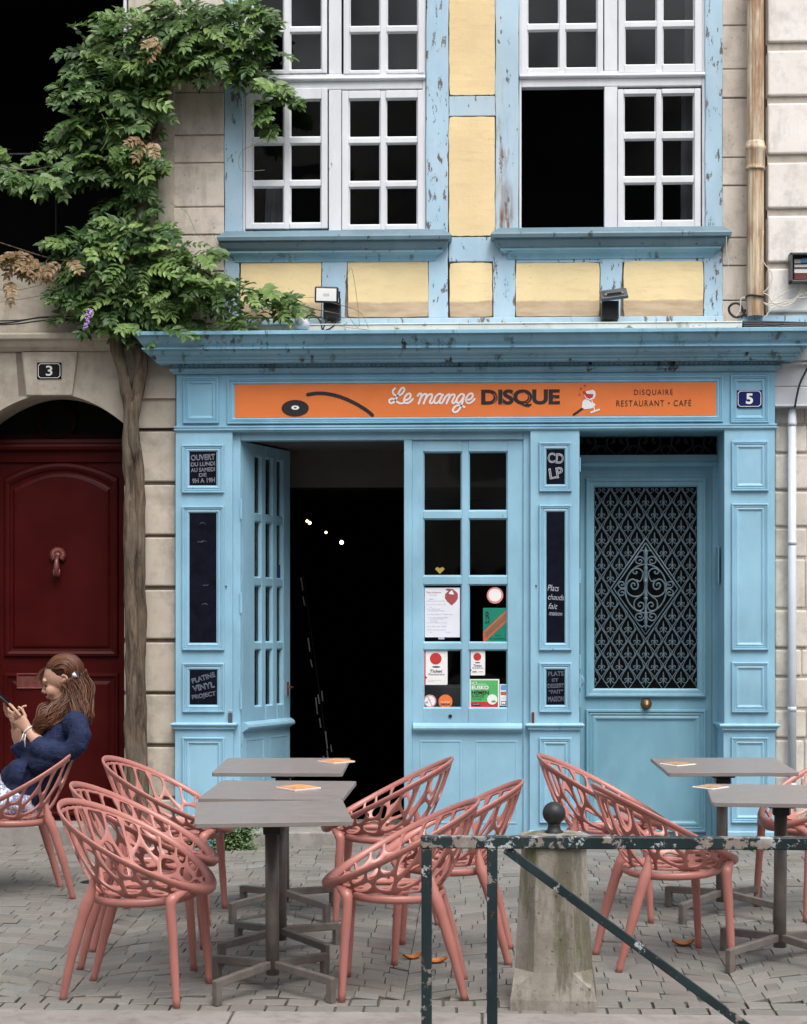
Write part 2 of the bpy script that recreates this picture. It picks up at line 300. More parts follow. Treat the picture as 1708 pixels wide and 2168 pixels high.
# ---------------------------------------------------------------- mesh builder
class MB:
    def __init__(s): s.v = []; s.f = []; s.mi = []; s.cur = 0; s.sm = []; s.smooth = False; s.attr = {}; s.tint = None; s.ft = []
    def add(s, vs, fs):
        o = len(s.v); s.v.extend([tuple(x) for x in vs])
        for f in fs: s.f.append(tuple(i + o for i in f)); s.mi.append(s.cur); s.sm.append(s.smooth); s.ft.append(s.tint)
        return s
    def box(s, x0, x1, y0, y1, z0, z1):
        v = [(x0, y0, z0), (x1, y0, z0), (x1, y1, z0), (x0, y1, z0), (x0, y0, z1), (x1, y0, z1), (x1, y1, z1), (x0, y1, z1)]
        return s.add(v, [(0, 3, 2, 1), (4, 5, 6, 7), (0, 1, 5, 4), (1, 2, 6, 5), (2, 3, 7, 6), (3, 0, 4, 7)])
    def obox(s, c, ax, ay, az):
        c = Vector(c); ax = Vector(ax); ay = Vector(ay); az = Vector(az)
        v = [c + ax * i + ay * j + az * k for k in (-1, 1) for (i, j) in ((-1, -1), (1, -1), (1, 1), (-1, 1))]
        return s.add(v, [(0, 3, 2, 1), (4, 5, 6, 7), (0, 1, 5, 4), (1, 2, 6, 5), (2, 3, 7, 6), (3, 0, 4, 7)])
    def bar(s, a, b, w, h, up=(0, 0, 1)):
        a = Vector(a); b = Vector(b); d = (b - a); L = d.length; d.normalize(); u = Vector(up)
        sd_ = d.cross(u)
        if sd_.length < 1e-4: sd_ = Vector((1, 0, 0))
        sd_.normalize(); u = sd_.cross(d).normalized()
        return s.obox((a + b) / 2, d * (L / 2), sd_ * (w / 2), u * (h / 2))
    def prism(s, pts, y0, y1):
        """polygon in XZ (ccw seen from the street) between y0 (front) and y1"""
        n = len(pts); v = [(x, y0, z) for x, z in pts] + [(x, y1, z) for x, z in pts]
        return s.add(v, [tuple(range(n)), tuple(range(2 * n - 1, n - 1, -1))] + [(i, i + n, (i + 1) % n + n, (i + 1) % n) for i in range(n)])
    def poly(s, pts, y): return s.add([(x, y, z) for x, z in pts], [tuple(range(len(pts)))])
    def quad(s, x0, x1, z0, z1, y): return s.add([(x0, y, z0), (x1, y, z0), (x1, y, z1), (x0, y, z1)], [(0, 1, 2, 3)])
    def disc(s, cx, cz, r, y, n=28, rx=None): return s.poly([(cx + (rx or r) * math.cos(2 * math.pi * i / n), cz + r * math.sin(2 * math.pi * i / n)) for i in range(n)], y)
    def ring(s, cx, cz, r0, r1, y, n=32):
        v = []
        for i in range(n):
            a = 2 * math.pi * i / n; v += [(cx + r0 * math.cos(a), y, cz + r0 * math.sin(a)), (cx + r1 * math.cos(a), y, cz + r1 * math.sin(a))]
        return s.add(v, [(2 * i, 2 * i + 1, (2 * i + 3) % (2 * n), (2 * i + 2) % (2 * n)) for i in range(n)])
    def frame(s, r, yb, prof, cap=True):
        """mitred moulding round the rectangle r; prof = (inset, height towards the street)"""
        x0, x1, z0, z1 = r; v = []
        for d, h in prof: v += [(x0 + d, yb - h, z0 + d), (x1 - d, yb - h, z0 + d), (x1 - d, yb - h, z1 - d), (x0 + d, yb - h, z1 - d)]
        f = []
        for k in range(len(prof) - 1):
            for i in range(4): a = 4 * k + i; b = 4 * k + (i + 1) % 4; f.append((a, b, b + 4, a + 4))
        if cap: k = 4 * (len(prof) - 1); f.append((k, k + 1, k + 2, k + 3))
        return s.add(v, f)
    def run(s, x0, x1, y0, prof, back, ends=True, caps=True):
        """horizontal moulding with mitred returns; prof = (projection, z) from the top down"""
        v = []
        for p, z in prof:
            if ends: v += [(x0 - p, back, z), (x0 - p, y0 - p, z), (x1 + p, y0 - p, z), (x1 + p, back, z)]
            else: v += [(x0, back, z), (x0, y0 - p, z), (x1, y0 - p, z), (x1, back, z)]
        f = []
        for k in range(len(prof) - 1):
            for i in range(3): a = 4 * k + i; f.append((a, a + 4, a + 5, a + 1))
        n = 4 * (len(prof) - 1)
        f.append((0, 1, 2, 3)); f.append((n + 3, n + 2, n + 1, n))
        return s.add(v, f)
    def tube(s, pts, rr, seg=10, caps=True, flat=None):
        pts = [Vector(p) for p in pts]; n = len(pts)
        if not isinstance(rr, list): rr = [rr] * n
        v = []; nrm = None
        for i, p in enumerate(pts):
            t = (pts[min(i + 1, n - 1)] - pts[max(i - 1, 0)])
            if t.length < 1e-9: t = Vector((0, 0, 1))
            t.normalize()
            if nrm is None:
                a = Vector((0, 0, 1)) if abs(t.z) < 0.9 else Vector((1, 0, 0)); nrm = (a - t * a.dot(t)).normalized()
            else:
                nrm = nrm - t * nrm.dot(t)
                nrm = nrm.normalized() if nrm.length > 1e-6 else Vector((1, 0, 0))
            b = t.cross(nrm)
            ra = rr[i]; rb = ra
            if isinstance(ra, (list, tuple)): ra, rb = ra
            for k in range(seg):
                an = 2 * math.pi * k / seg; v.append(p + nrm * (ra * math.cos(an)) + b * (rb * math.sin(an)))
        f = [(i * seg + k, i * seg + (k + 1) % seg, (i + 1) * seg + (k + 1) % seg, (i + 1) * seg + k) for i in range(n - 1) for k in range(seg)]
        if caps: f.append(tuple(range(seg - 1, -1, -1))); f.append(tuple(range((n - 1) * seg, n * seg)))
        o = s.smooth; s.smooth = True; s.add(v, f); s.smooth = o
        return s
    def lathe(s, c, prof, seg=24, axis='Z', mat=None):
        v = []; c = Vector(c)
        for r_, h in prof:
            for k in range(seg):
                a = 2 * math.pi * k / seg; q = (r_ * math.cos(a), r_ * math.sin(a), h)
                if axis == 'Y': q = (q[0], -h, q[1])
                v.append(c + Vector(q))
        n = len(prof)
        f = [(i * seg + k, i * seg + (k + 1) % seg, (i + 1) * seg + (k + 1) % seg, (i + 1) * seg + k) for i in range(n - 1) for k in range(seg)]
        f.append(tuple(range(seg - 1, -1, -1))); f.append(tuple(range((n - 1) * seg, n * seg)))
        o = s.smooth; s.smooth = True; s.add(v, f); s.smooth = o
        return s
    def ell(s, c, r3, rot=None, nu=16, nv=10):
        c = Vector(c); v = []; m = rot or Matrix.Identity(3)
        for j in range(nv + 1):
            t = math.pi * j / nv
            for i in range(nu):
                a = 2 * math.pi * i / nu
                v.append(c + m @ Vector((r3[0] * math.sin(t) * math.cos(a), r3[1] * math.sin(t) * math.sin(a), r3[2] * math.cos(t))))
        f = [(j * nu + i, (j + 1) * nu + i, (j + 1) * nu + (i + 1) % nu, j * nu + (i + 1) % nu) for j in range(nv) for i in range(nu)]
        o = s.smooth; s.smooth = True; s.add(v, f); s.smooth = o
        return s
    def build(s, name, mats, parent=None, bevel=0, weld=False, seg=2):
        me = bpy.data.meshes.new(name); me.from_pydata(s.v, [], s.f); 
        if not isinstance(mats, (list, tuple)): mats = [mats]
        for m in mats: me.materials.append(M[m] if isinstance(m, str) else m)
        me.polygons.foreach_set('material_index', s.mi); me.polygons.foreach_set('use_smooth', s.sm)
        if any(t is not None for t in s.ft):
            at = me.attributes.new('tint', 'FLOAT_COLOR', 'CORNER'); dat = []
            for p, t in zip(me.polygons, s.ft): dat += list(t or (0.5, 0.5, 0.5, 1)) * p.loop_total
            at.data.foreach_set('color', dat)
        me.validate(); me.update()
        o = bpy.data.objects.new(name, me); C.objects.link(o)
        if parent: o.parent = parent; o.matrix_parent_inverse = parent_inv(parent)
        if weld:
            md = o.modifiers.new('w', 'WELD'); md.merge_threshold = 1e-5
        if bevel:
            md = o.modifiers.new('b', 'BEVEL'); md.width = bevel; md.segments = seg; md.limit_method = 'ANGLE'; md.angle_limit = rad(40)
        return o
def parent_inv(p):
    """parts are built in world coordinates; parents may stand anywhere"""
    mats = []
    q = p
    M_ = Matrix.Identity(4)
    while q:
        M_ = Matrix.LocRotScale(q.location, q.rotation_euler, q.scale) @ M_ if not q.parent else (q.matrix_parent_inverse @ Matrix.LocRotScale(q.location, q.rotation_euler, q.scale)) @ M_
        q = q.parent
    return M_.inverted()
def tag(o, label, cat, group=None):
    o['label'] = label; o['category'] = cat
    if group: o['group'] = group
    return o
def thing(name, label, cat, loc=(0, 0, 0), rot=(0, 0, 0), group=None):
    o = bpy.data.objects.new(name, None); C.objects.link(o); o.location = loc; o.rotation_euler = rot; o.empty_display_size = 0.1
    return tag(o, label, cat, group)
def struct(o): o['kind'] = 'structure'; return o
def dup(root, loc, rot, label, group=None):
    r = root.copy(); C.objects.link(r); r.location = loc; r.rotation_euler = rot; r['label'] = label
    if group: r['group'] = group
    for ch in list(root.children):
        c = ch.copy(); C.objects.link(c); c.parent = r
        for g in list(ch.children):
            d = g.copy(); C.objects.link(d); d.parent = c
    return r
def spline(pts, n=8, closed=False):
    pts = [Vector(p) for p in pts]; out = []; m = len(pts)
    for i in range(m if closed else m - 1):
        if closed: p0, p1, p2, p3 = pts[i - 1], pts[i], pts[(i + 1) % m], pts[(i + 2) % m]
        else: p0, p1, p2, p3 = pts[max(i - 1, 0)], pts[i], pts[i + 1], pts[min(i + 2, m - 1)]
        for k in range(n):
            t = k / n; out.append(0.5 * ((2 * p1) + (p2 - p0) * t + (2 * p0 - 5 * p1 + 4 * p2 - p3) * t * t + (3 * p1 - p0 - 3 * p2 + p3) * t ** 3))
    if not closed: out.append(pts[-1])
    return out
def ribbon(mb, pts2, wd, y, n=8, smooth=True, y_step=0.0):
    """flat brush stroke in the XZ plane"""
    p = spline([(a, 0, b) for a, b in pts2], n) if smooth else [Vector((a, 0, b)) for a, b in pts2]
    v = []
    for i, q in enumerate(p):
        t = (p[min(i + 1, len(p) - 1)] - p[max(i - 1, 0)]); t.normalize(); nn = Vector((-t.z, 0, t.x)) * (wd / 2)
        v += [(q.x + nn.x, y, q.z + nn.z), (q.x - nn.x, y, q.z - nn.z)]
    mb.add(v, [(2 * i, 2 * i + 1, 2 * i + 3, 2 * i + 2) for i in range(len(p) - 1)])
    mb.disc(p[0].x, p[0].z, wd / 2, y - 0.0001, 12); mb.disc(p[-1].x, p[-1].z, wd / 2, y - 0.0001, 12)
def text(body, box, y, mat, parent, name='lettering', outline=0, shear=0, offset=0, rot=0, fit=True, space=1.0):
    """text filling box (x0,x1,z0,z1) on the plane y, as a thin mesh"""
    cu = bpy.data.curves.new('t', 'FONT'); cu.body = body; cu.size = 1; cu.shear = shear; cu.offset = offset; cu.space_character = space; cu.resolution_u = 4
    cu.align_x = 'CENTER'; cu.space_line = 0.92
    x0, x1, z0, z1 = box
    if outline: cu.fill_mode = 'NONE'; cu.bevel_depth = outline; cu.bevel_resolution = 0
    ob = bpy.data.objects.new('t', cu); C.objects.link(ob); dg = bpy.context.evaluated_depsgraph_get()
    me = bpy.data.meshes.new_from_object(ob.evaluated_get(dg)); bpy.data.objects.remove(ob)
    xs = [v.co.x for v in me.vertices]; ys = [v.co.y for v in me.vertices]
    ax, bx, ay, by = min(xs), max(xs), min(ys), max(ys)
    sx = (x1 - x0) / (bx - ax); sz = (z1 - z0) / (by - ay)
    if not fit: sx = sz = min(sx, sz)
    cr, sr = math.cos(rot), math.sin(rot)
    for v in me.vertices:
        a = (v.co.x - (ax + bx) / 2) * sx; b = (v.co.y - (ay + by) / 2) * sz
        v.co = ((x0 + x1) / 2 + a * cr - b * sr, y - v.co.z * min(sx, sz) * 0.3, (z0 + z1) / 2 + a * sr + b * cr)
    me.name = name; me.materials.clear(); me.materials.append(M[mat])
    o = bpy.data.objects.new(name, me); C.objects.link(o)
    if parent: o.parent = parent; o.matrix_parent_inverse = parent_inv(parent)
    return o
# ================================================================ ground
mb = MB(); mb.add([(-60, -60, -3), (60, -60, -3), (60, 0.02, 0.001), (-60, 0.02, 0.001)], [(0, 1, 2, 3)])
ground = struct(mb.build('ground', 'ground'))
def gz(y): return SL * y
def setts():
    mb = MB(); rs = random.Random(3)
    KY = GV(854, 2150).y                      # front edge of the setts (kerb)
    top = -0.005
    def stone_(poly, col):
        # poly: 4 ground points (x,y) ccw; bevelled block with its own height and tilt
        cx = sum(p[0] for p in poly) / 4; cy = sum(p[1] for p in poly) / 4
        if not (KY <= cy < 0.0): return
        h = 0.012 + rs.uniform(-0.003, 0.003); tx = rs.uniform(-0.025, 0.025); ty = rs.uniform(-0.025, 0.025)
        lo = []; mi = []; hi = []
        for x, y in poly:
            jx = rs.uniform(-0.0018, 0.0018); jy = rs.uniform(-0.0025, 0.0025)
            def q(k, zz):
                xx = cx + (x + jx - cx) * (1 - (1 - k) * .45); yy = cy + (y + jy - cy) * (1 - (1 - k) * 1.6)
                return (xx, yy, gz(yy) + zz + (xx - cx) * tx + (yy - cy) * ty)
            lo.append(q(0.99, -0.004)); mi.append(q(0.972, h - 0.004)); hi.append(q(0.915, h))
        n = 4; v = lo + mi + hi; f = [tuple(range(8, 12))]
        f += [(4 + i, 4 + (i + 1) % 4, 8 + (i + 1) % 4, 8 + i) for i in range(4)]
        mb.tint = col; mb.add(v, f); o_ = len(mb.v) - 12; mb.tint = (.060, .053, .044, 1)     # dirt-filled sides
        for i in range(4): mb.f.append((o_ + i, o_ + (i + 1) % 4, o_ + 4 + (i + 1) % 4, o_ + 4 + i)); mb.mi.append(0); mb.sm.append(False); mb.ft.append(mb.tint)
    def colr():
        b = rs.uniform(0.145, 0.235); t = rs.random()
        c = (b * 1.0, b * 0.96, b * 0.90) if t < 0.75 else ((b * 1.05, b * 0.94, b * 0.86) if t < 0.88 else (b * 0.92, b * 0.95, b * 0.90))
        return c + (1,)
    Wd = 1.34; rr = Wd / math.sqrt(2); dh = 0.104; na = 12
    for k in range(-5, 6):
        xc = 0.35 + k * Wd + 0.0
        for j in range(-12, 62):
            y0 = -4.9 + j * dh + (0.5 * dh if k % 2 else 0)
            m_ = na + rs.choice((-1, 0, 0, 1)); cut = [-math.pi / 4 + (q_ + (rs.uniform(-.28, .28) if 0 < q_ < m_ else (0.0 if (j + k) % 2 else .0))) * (math.pi / 2) / m_ for q_ in range(m_ + 1)]
            for i in range(m_):
                a0, a1 = cut[i], cut[i + 1]
                g = 0.0004
                p = [(xc + rr * math.sin(a0) + g, y0 + rr * math.cos(a0) - rr + g), (xc + rr * math.sin(a1) - g, y0 + rr * math.cos(a1) - rr + g),
                     (xc + rr * math.sin(a1) - g, y0 + dh + rr * math.cos(a1) - rr - g), (xc + rr * math.sin(a0) + g, y0 + dh + rr * math.cos(a0) - rr - g)]
                lim = KY + 0.214; p = [(q_[0], max(q_[1], lim)) for q_ in p]
                if sum(q_[1] for q_ in p) / 4 < lim + 0.022: continue
                stone_(p, colr())
    # two straight courses of longer setts behind the kerb
    for row in range(2):
        ya = KY + 0.010 + row * 0.102; x = -3.0 + row * 0.1
        while x < 3.2:
            L = rs.uniform(0.09, 0.15); stone_([(x + 0.004, ya), (x + L - 0.004, ya), (x + L - 0.004, ya + 0.098), (x + 0.004, ya + 0.098)], colr()); x += L
    mb.tint = None
    o = struct(mb.build('pavement', 'sett')); return KY
KY = setts()
def kerb():
    mb = MB(); x = -3.1; rs = random.Random(9)
    while x < 3.2:
        L = rs.uniform(0.9, 1.3)
        mb.obox((x + L / 2, KY - 0.17, gz(KY - 0.17) - 0.09), ((L / 2 - 0.004), 0, 0), (0, 0.165, 0.165 * SL), (0, 0, 0.106)); x += L
    struct(mb.build('kerb', 'kerb', bevel=0.008))
    mb = MB(); mb.box(-8, 8, KY - 9.5, KY - 0.36, gz(KY) - 0.4, gz(KY) - 0.12)
kerb()
opp = thing('added_building', 'unseen plain stone building added across the street to block low front light', 'added_building', (0, -18, 0))  # added out of view to block low sky light and darken reflections
mb = MB(); mb.box(-22, 22, -24, -17.8, -2, 9.5)
for i in range(-8, 9):
    for z_ in (0.6, 3.6, 6.6):
        mb.cur = 1; mb.quad(i * 2.5 - .5, i * 2.5 + .5, z_, z_ + 1.7, -17.79); mb.cur = 0
mb.v = [(x, y, z) for x, y, z in mb.v]
mb.build('wall', ['rubble', 'black'], opp)  # wall of the unseen added building
# ================================================================ shared pieces
BK = 0.9           # depth of the dark rooms behind upstairs windows
def sash(rc, cols, rows, Y, parent, open_=False, name='sash'):
    x0, x1, z0, z1 = rc; cx = [(WX(a, Y), WX(b, Y)) for a, b in cols]; um = (CU + 200)
    rz = [(WZ(b, Y), WZ(a, Y)) for a, b in rows]; rz.sort()
    mb = MB(); xs = [x0] + [q for c in cx for q in c] + [x1]
    for i in range(0, len(xs), 2):
        t = 0.0 if i in (0, len(xs) - 2) else 0.008
        mb.box(xs[i], xs[i + 1], Y + t, Y + 0.04, z0, z1)
    zs = [z0] + [q for c in rz for q in c] + [z1]
    for c in cx:
        for i in range(0, len(zs), 2):
            t = 0.0015 if i in (0, len(zs) - 2) else 0.0095
            mb.box(c[0], c[1], Y + t, Y + 0.0385, zs[i], zs[i + 1])
    for c in cx:      # putty bevels round each pane
        for r_ in rz: mb.frame((c[0] - 0.001, c[1] + 0.001, r_[0] - 0.001, r_[1] + 0.001), Y + 0.013, [(0, 0), (0.009, -0.012), (0.009, -0.018)], cap=False)
    o = mb.build(name, 'white', parent, bevel=0.0035)
    mb = MB()
    for c in cx:
        for r_ in rz: mb.quad(c[0] - 0.004, c[1] + 0.004, r_[0] - 0.004, r_[1] + 0.004, Y + 0.03)
    g = mb.build('pane', 'glass', parent)
    return o
def room(x0, x1, z0, z1, y0, y1, parent, mat='dark', name='dark_room'):
    mb = MB()
    mb.add([(x0, y0, z0), (x1, y0, z0), (x1, y1, z0), (x0, y1, z0), (x0, y0, z1), (x1, y0, z1), (x1, y1, z1), (x0, y1, z1)],
           [(0, 1, 2, 3), (7, 6, 5, 4), (2, 6, 7, 3), (1, 5, 6, 2), (0, 3, 7, 4)])
    return mb.build(name, mat, parent)
def curtain(x0, x1, z0, z1, y, parent, col=(0.30, 0.30, 0.34, 1)):
    mb = MB(); mb.smooth = True; n = 26; v = []
    for i in range(n + 1):
        x = x0 + (x1 - x0) * i / n; yy = y + 0.012 * math.sin(i * 1.7) + 0.006 * math.sin(i * 0.6)
        v += [(x, yy, z0), (x + (x1 - x0) * 0.12 * (0.5 - i / n), yy, z1)]
    mb.add(v, [(2 * i, 2 * i + 2, 2 * i + 3, 2 * i + 1) for i in range(n)])
    if 'curtain' not in M: M['curtain'] = simple('grey_curtain', col, 0.9, var=0.1)
    return mb.build('curtain', 'curtain', parent)
def courses(u0, u1, vs, Yf, mat, name, parent, groove=0.014, depth=0.012, back='joint', bevel=0.005, jit=0.0, seed=1, split=None):
    """coursed stone with real joints; vs = joint heights in the picture"""
    rs = random.Random(seed); mb = MB(); x0, x1 = WX(u0, Yf), WX(u1, Yf)
    for a, b in zip(vs[:-1], vs[1:]):
        j1, j0 = rs.uniform(-.3, .3) * groove, rs.uniform(-.3, .3) * groove; z1 = WZ(a, Yf) - groove / 2 + j1 * .3; z0 = WZ(b, Yf) + groove / 2 + j0 * .3
        xs = [x0, x1]
        if split: 
            xs = [x0]; x = x0 + rs.uniform(0.15, split)
            while x < x1 - 0.1: xs.append(x); x += rs.uniform(split * 0.6, split * 1.3)
            xs.append(x1)
        for i in range(len(xs) - 1):
            j = rs.uniform(-jit, jit); mb.box(xs[i] + (0.003 if i else 0), xs[i + 1], Yf + j, Yf + 0.12, z0, z1)
    mb.cur = 1
    mb.quad(x0, x1 - 0.0, WZ(vs[-1], Yf), WZ(vs[0], Yf), Yf + depth)
    return mb.build(name, [mat, back], parent, bevel=bevel, seg=3)
# ================================================================ half-timbered house (upper floors, centre)
YT = 0.12
house = thing('townhouse', 'half-timbered upper floor with pale blue beams, yellow plaster and white casement windows', 'house', (WX(1000, YT), YT, 2.9))
for u0, u1, vs, sd_ in ((366, 474, [-60, 40, 120, 189, 280, 339, 433, 492, 570, 640, 706], 2), (1529, 1617, [-60, 0, 61, 153, 214, 339, 398, 508, 567, 640, 706], 5)):
    courses(u0, u1, vs, YT, 'stone_quoin', 'stone_quoin', house, groove=0.008, depth=0.01, jit=0.003, seed=sd_, back='joint_light')
def irregular(rc, Y, y1, amp, rs, mb, n=7):
    x0, x1, z0, z1 = rc; pts = []
    for a, b in (((x0, z0), (x1, z0)), ((x1, z0), (x1, z1)), ((x1, z1), (x0, z1)), ((x0, z1), (x0, z0))):
        for k in range(n):
            t = k / n; e = 0.012 if k == 0 else 0
            x = a[0] + (b[0] - a[0]) * t; z = a[1] + (b[1] - a[1]) * t
            cxx, czz = (x0 + x1) / 2, (z0 + z1) / 2
            if k == 0: x += (0.003 if x < cxx else -0.003); z += (0.003 if z < czz else -0.003)
            pts.append((x + rs.uniform(-amp, amp), z + rs.uniform(-amp, amp)))
    mb.prism(pts, Y, y1)
rp = random.Random(11)
def beam(u0, u1, v0, v1, mat='timber', dy=0.0, u0b=None, u1b=None):
    """upright or rail of the timber frame, edges hewn a little unevenly"""
    mb = MB(); Y = YT + dy
    x0, x1, z0, z1 = rect(u0, u1, v0, v1, Y)
    xa, xb = (WX(u0b, Y) if u0b else x0), (WX(u1b, Y) if u1b else x1)
    n = 9 if (z1 - z0) > 0.5 else 4
    L = []; Rr = []
    for k in range(n + 1):
        t = k / n; z = z0 + (z1 - z0) * t
        L.append((xa + (x0 - xa) * t + rp.uniform(-0.003, 0.003), z)); Rr.append((xb + (x1 - xb) * t + rp.uniform(-0.003, 0.003), z))
    v = []; f = []
    for (lx, z), (rx, _) in zip(L, Rr): v += [(lx, Y, z), (rx, Y, z), (rx, Y + 0.1, z), (lx, Y + 0.1, z)]
    for k in range(n):
        for i in range(4): a = 4 * k + i; b = 4 * k + (i + 1) % 4; f.append((a, b, b + 4, a + 4))
    f.append((3, 2, 1, 0)); k = 4 * n; f.append((k, k + 1, k + 2, k + 3)); mb.add(v, f)
    return mb.build('timber_post' if (z1 - z0) > (x1 - x0) else 'timber_rail', mat, house, bevel=0.004)
def panel(u0, u1, v0, v1, mat='plaster', n=7):
    mb = MB(); irregular(rect(u0 - .8, u1 + .8, v0 - .8, v1 + .8, YT + 0.003), YT + 0.003, YT + 0.05, 0.0022, rp, mb, n)
    return mb.build('plaster_panel', mat, house, bevel=0.0018)
mb = MB()
for u0, u1, v0, v1 in ((475, 950, 541, 674), (945, 1052, -60, 674), (1046, 1530, 541, 674)): x0, x1, z0, z1 = rect(u0, u1, v0, v1, YT + 0.03); mb.quad(x0, x1, z0, z1, YT + 0.03)
mb.build('wall', 'edge', house)
beam(475, 513, -60, 494); beam(902, 949, -60, 494); beam(1048.5, 1098, -60, 494, 'timber_rust'); beam(1493, 1529.5, -60, 494)
panel(951.5, 1047, -60, 200.5, 'plaster_up', 14); panel(951, 1046.5, 248, 498.5, 'plaster_up', 12); panel(952.5, 1041, 557, 670.5)
beam(950.2, 1048.2, 203.5, 245.5, 'timber_rust', 0.002); beam(949.5, 1048, 502, 553.5, 'timber', 0.002)
beam(475, 508.5, 494, 673, 'timber', 0, 475, 503); beam(907, 948, 494, 673); beam(1043.5, 1090, 494, 673); beam(1490, 1529.5, 494, 673)
panel(510, 679, 545, 670.5); beam(681, 736, 541, 673, 'timber', 0, 681, 728); panel(737, 905.5, 545, 670.5)
panel(1092.5, 1268, 557, 669); beam(1270, 1318, 541, 673, 'timber', 0, 1272, 1312); panel(1320.5, 1488, 553.5, 669)
beam(1092, 1490, 541.5, 555, 'timber', 0.004)
beam(472, 1532, 672, 690, 'timber', -0.012)
def window(uL, uR, vt, mull, sashes, upper, sillv, parent, opening=None):
    Yf = YT + 0.02
    mb = MB()
    x0, x1 = WX(uL, Yf), WX(uR, Yf); zb = WZ(sillv, Yf); ztop = WZ(-60, Yf)
    m0, m1 = WX(mull[0], Yf), WX(mull[1], Yf)
    lo0, hi0 = WX(uL + 5, Yf), WX(uR - 7, Yf)
    mb.box(x0, lo0, Yf, Yf + 0.07, zb, ztop); mb.box(hi0, x1, Yf, Yf + 0.07, zb, ztop)
    zt1, zt0 = WZ(vt - 6, Yf), WZ(vt + 27, Yf)
    mb.box(m0, m1, Yf + 0.004, Yf + 0.07, zb, zt0); mb.box(m0, m1, Yf + 0.004, Yf + 0.07, zt1, ztop)
    mb.box(lo0, hi0, Yf + 0.002, Yf + 0.07, zt0, zt1)
    mb.tube([(x0 + 0.002, Yf - 0.003, WZ(vt + 5, Yf)), (x1 - 0.002, Yf - 0.003, WZ(vt + 5, Yf))], (0.014, 0.018), 12)
    w_ = mb.build('window', 'white', parent, bevel=0.004)
    for s_ in sashes + upper:
        rc = rect(*s_[0], Yf - 0.004)
        sash(rc, s_[1], s_[2], Yf - 0.004, w_)
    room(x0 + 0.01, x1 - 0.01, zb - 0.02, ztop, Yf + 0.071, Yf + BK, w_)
    return w_
w1 = window(514, 901, 159, (695.6, 722.5), [((519.5, 693, 187.4, 484), [(533.6, 600.8), (613, 680)], [(205.4, 285.6), (298.7, 377.8), (389.8, 468.5)]),
    ((723.7, 897, 191, 486.5), [(737.5, 805), (816.2, 884)], [(205.4, 287.9), (299.8, 381.5), (392.8, 474)])],
    [((517, 692, -140, 155.5), [(533, 600.5), (613, 681)], [(-120, -35), (-22, 51), (62, 143)]), ((727, 898, -140, 155.5), [(739, 804.5), (818, 885)], [(-120, -35), (-22, 52), (64, 146)])], 492, house)
w2 = window(1098.7, 1493, 159, (1279, 1307), [((1307.5, 1483, 188, 481.5), [(1320, 1388.8), (1400.6, 1470)], [(202.7, 283.4), (297, 377), (389.7, 470.4)])],
    [((1102.6, 1276.6, -140, 156.7), [(1115.6, 1184), (1196, 1264.8)], [(-120, -35), (-22, 52), (64.2, 145.6)]), ((1309, 1486, -140, 153), [(1322, 1390.7), (1402.5, 1470.7)], [(-120, -35), (-22, 49), (61, 141)])], 489, house)
curtain(WX(560, .35), WX(618, .35), WZ(478, .35), WZ(386, .35), 0.35, w1)
curtain(WX(1440, .35), WX(1478, .35), WZ(482, .35), WZ(150, .35), 0.35, w2)
curtain(WX(1448, .35), WX(1480, .35), WZ(150, .35), WZ(-50, .35), 0.35, w2)
# moulded window sills
for (a, b, c, d, vt_, dv) in ((463, 954, 499, 920.5, 493, 0), (1042.8, 1543.5, 1075, 1508, 491, 0)):
    mb = MB(); Y0 = YT - 0.001
    x0, x1 = WX(c, Y0), WX(d, Y0); z = lambda v: WZ(v, Y0 - 0.08)
    ov = 0.098
    prof = [(ov - 0.045, z(vt_ - 10)), (ov + 0.0, z(vt_ + 3)), (ov + 0.004, z(vt_ + 6)), (ov, z(vt_ + 13)), (ov - 0.018, z(vt_ + 14)), (ov - 0.020, z(vt_ + 20)), (ov - 0.032, z(vt_ + 27)), (ov - 0.046, z(vt_ + 31)), (ov - 0.05, z(vt_ + 31.5))]
    mb.run(x0, x1, Y0, [(p, q) for p, q in prof], YT + 0.09)
    mb.cur = 1
    prof2 = [(0.047, z(vt_ + 32)), (0.047, z(vt_ + 36)), (0.030, z(vt_ + 38)), (0.014, z(vt_ + 42)), (0.006, z(vt_ + 49)), (0.004, z(vt_ + 53)), (0.0, z(vt_ + 53.5))]
    mb.run(x0, x1, Y0, prof2, YT + 0.09)
    o = mb.build('window_sill', ['zinc', 'blue_cornice'], house)
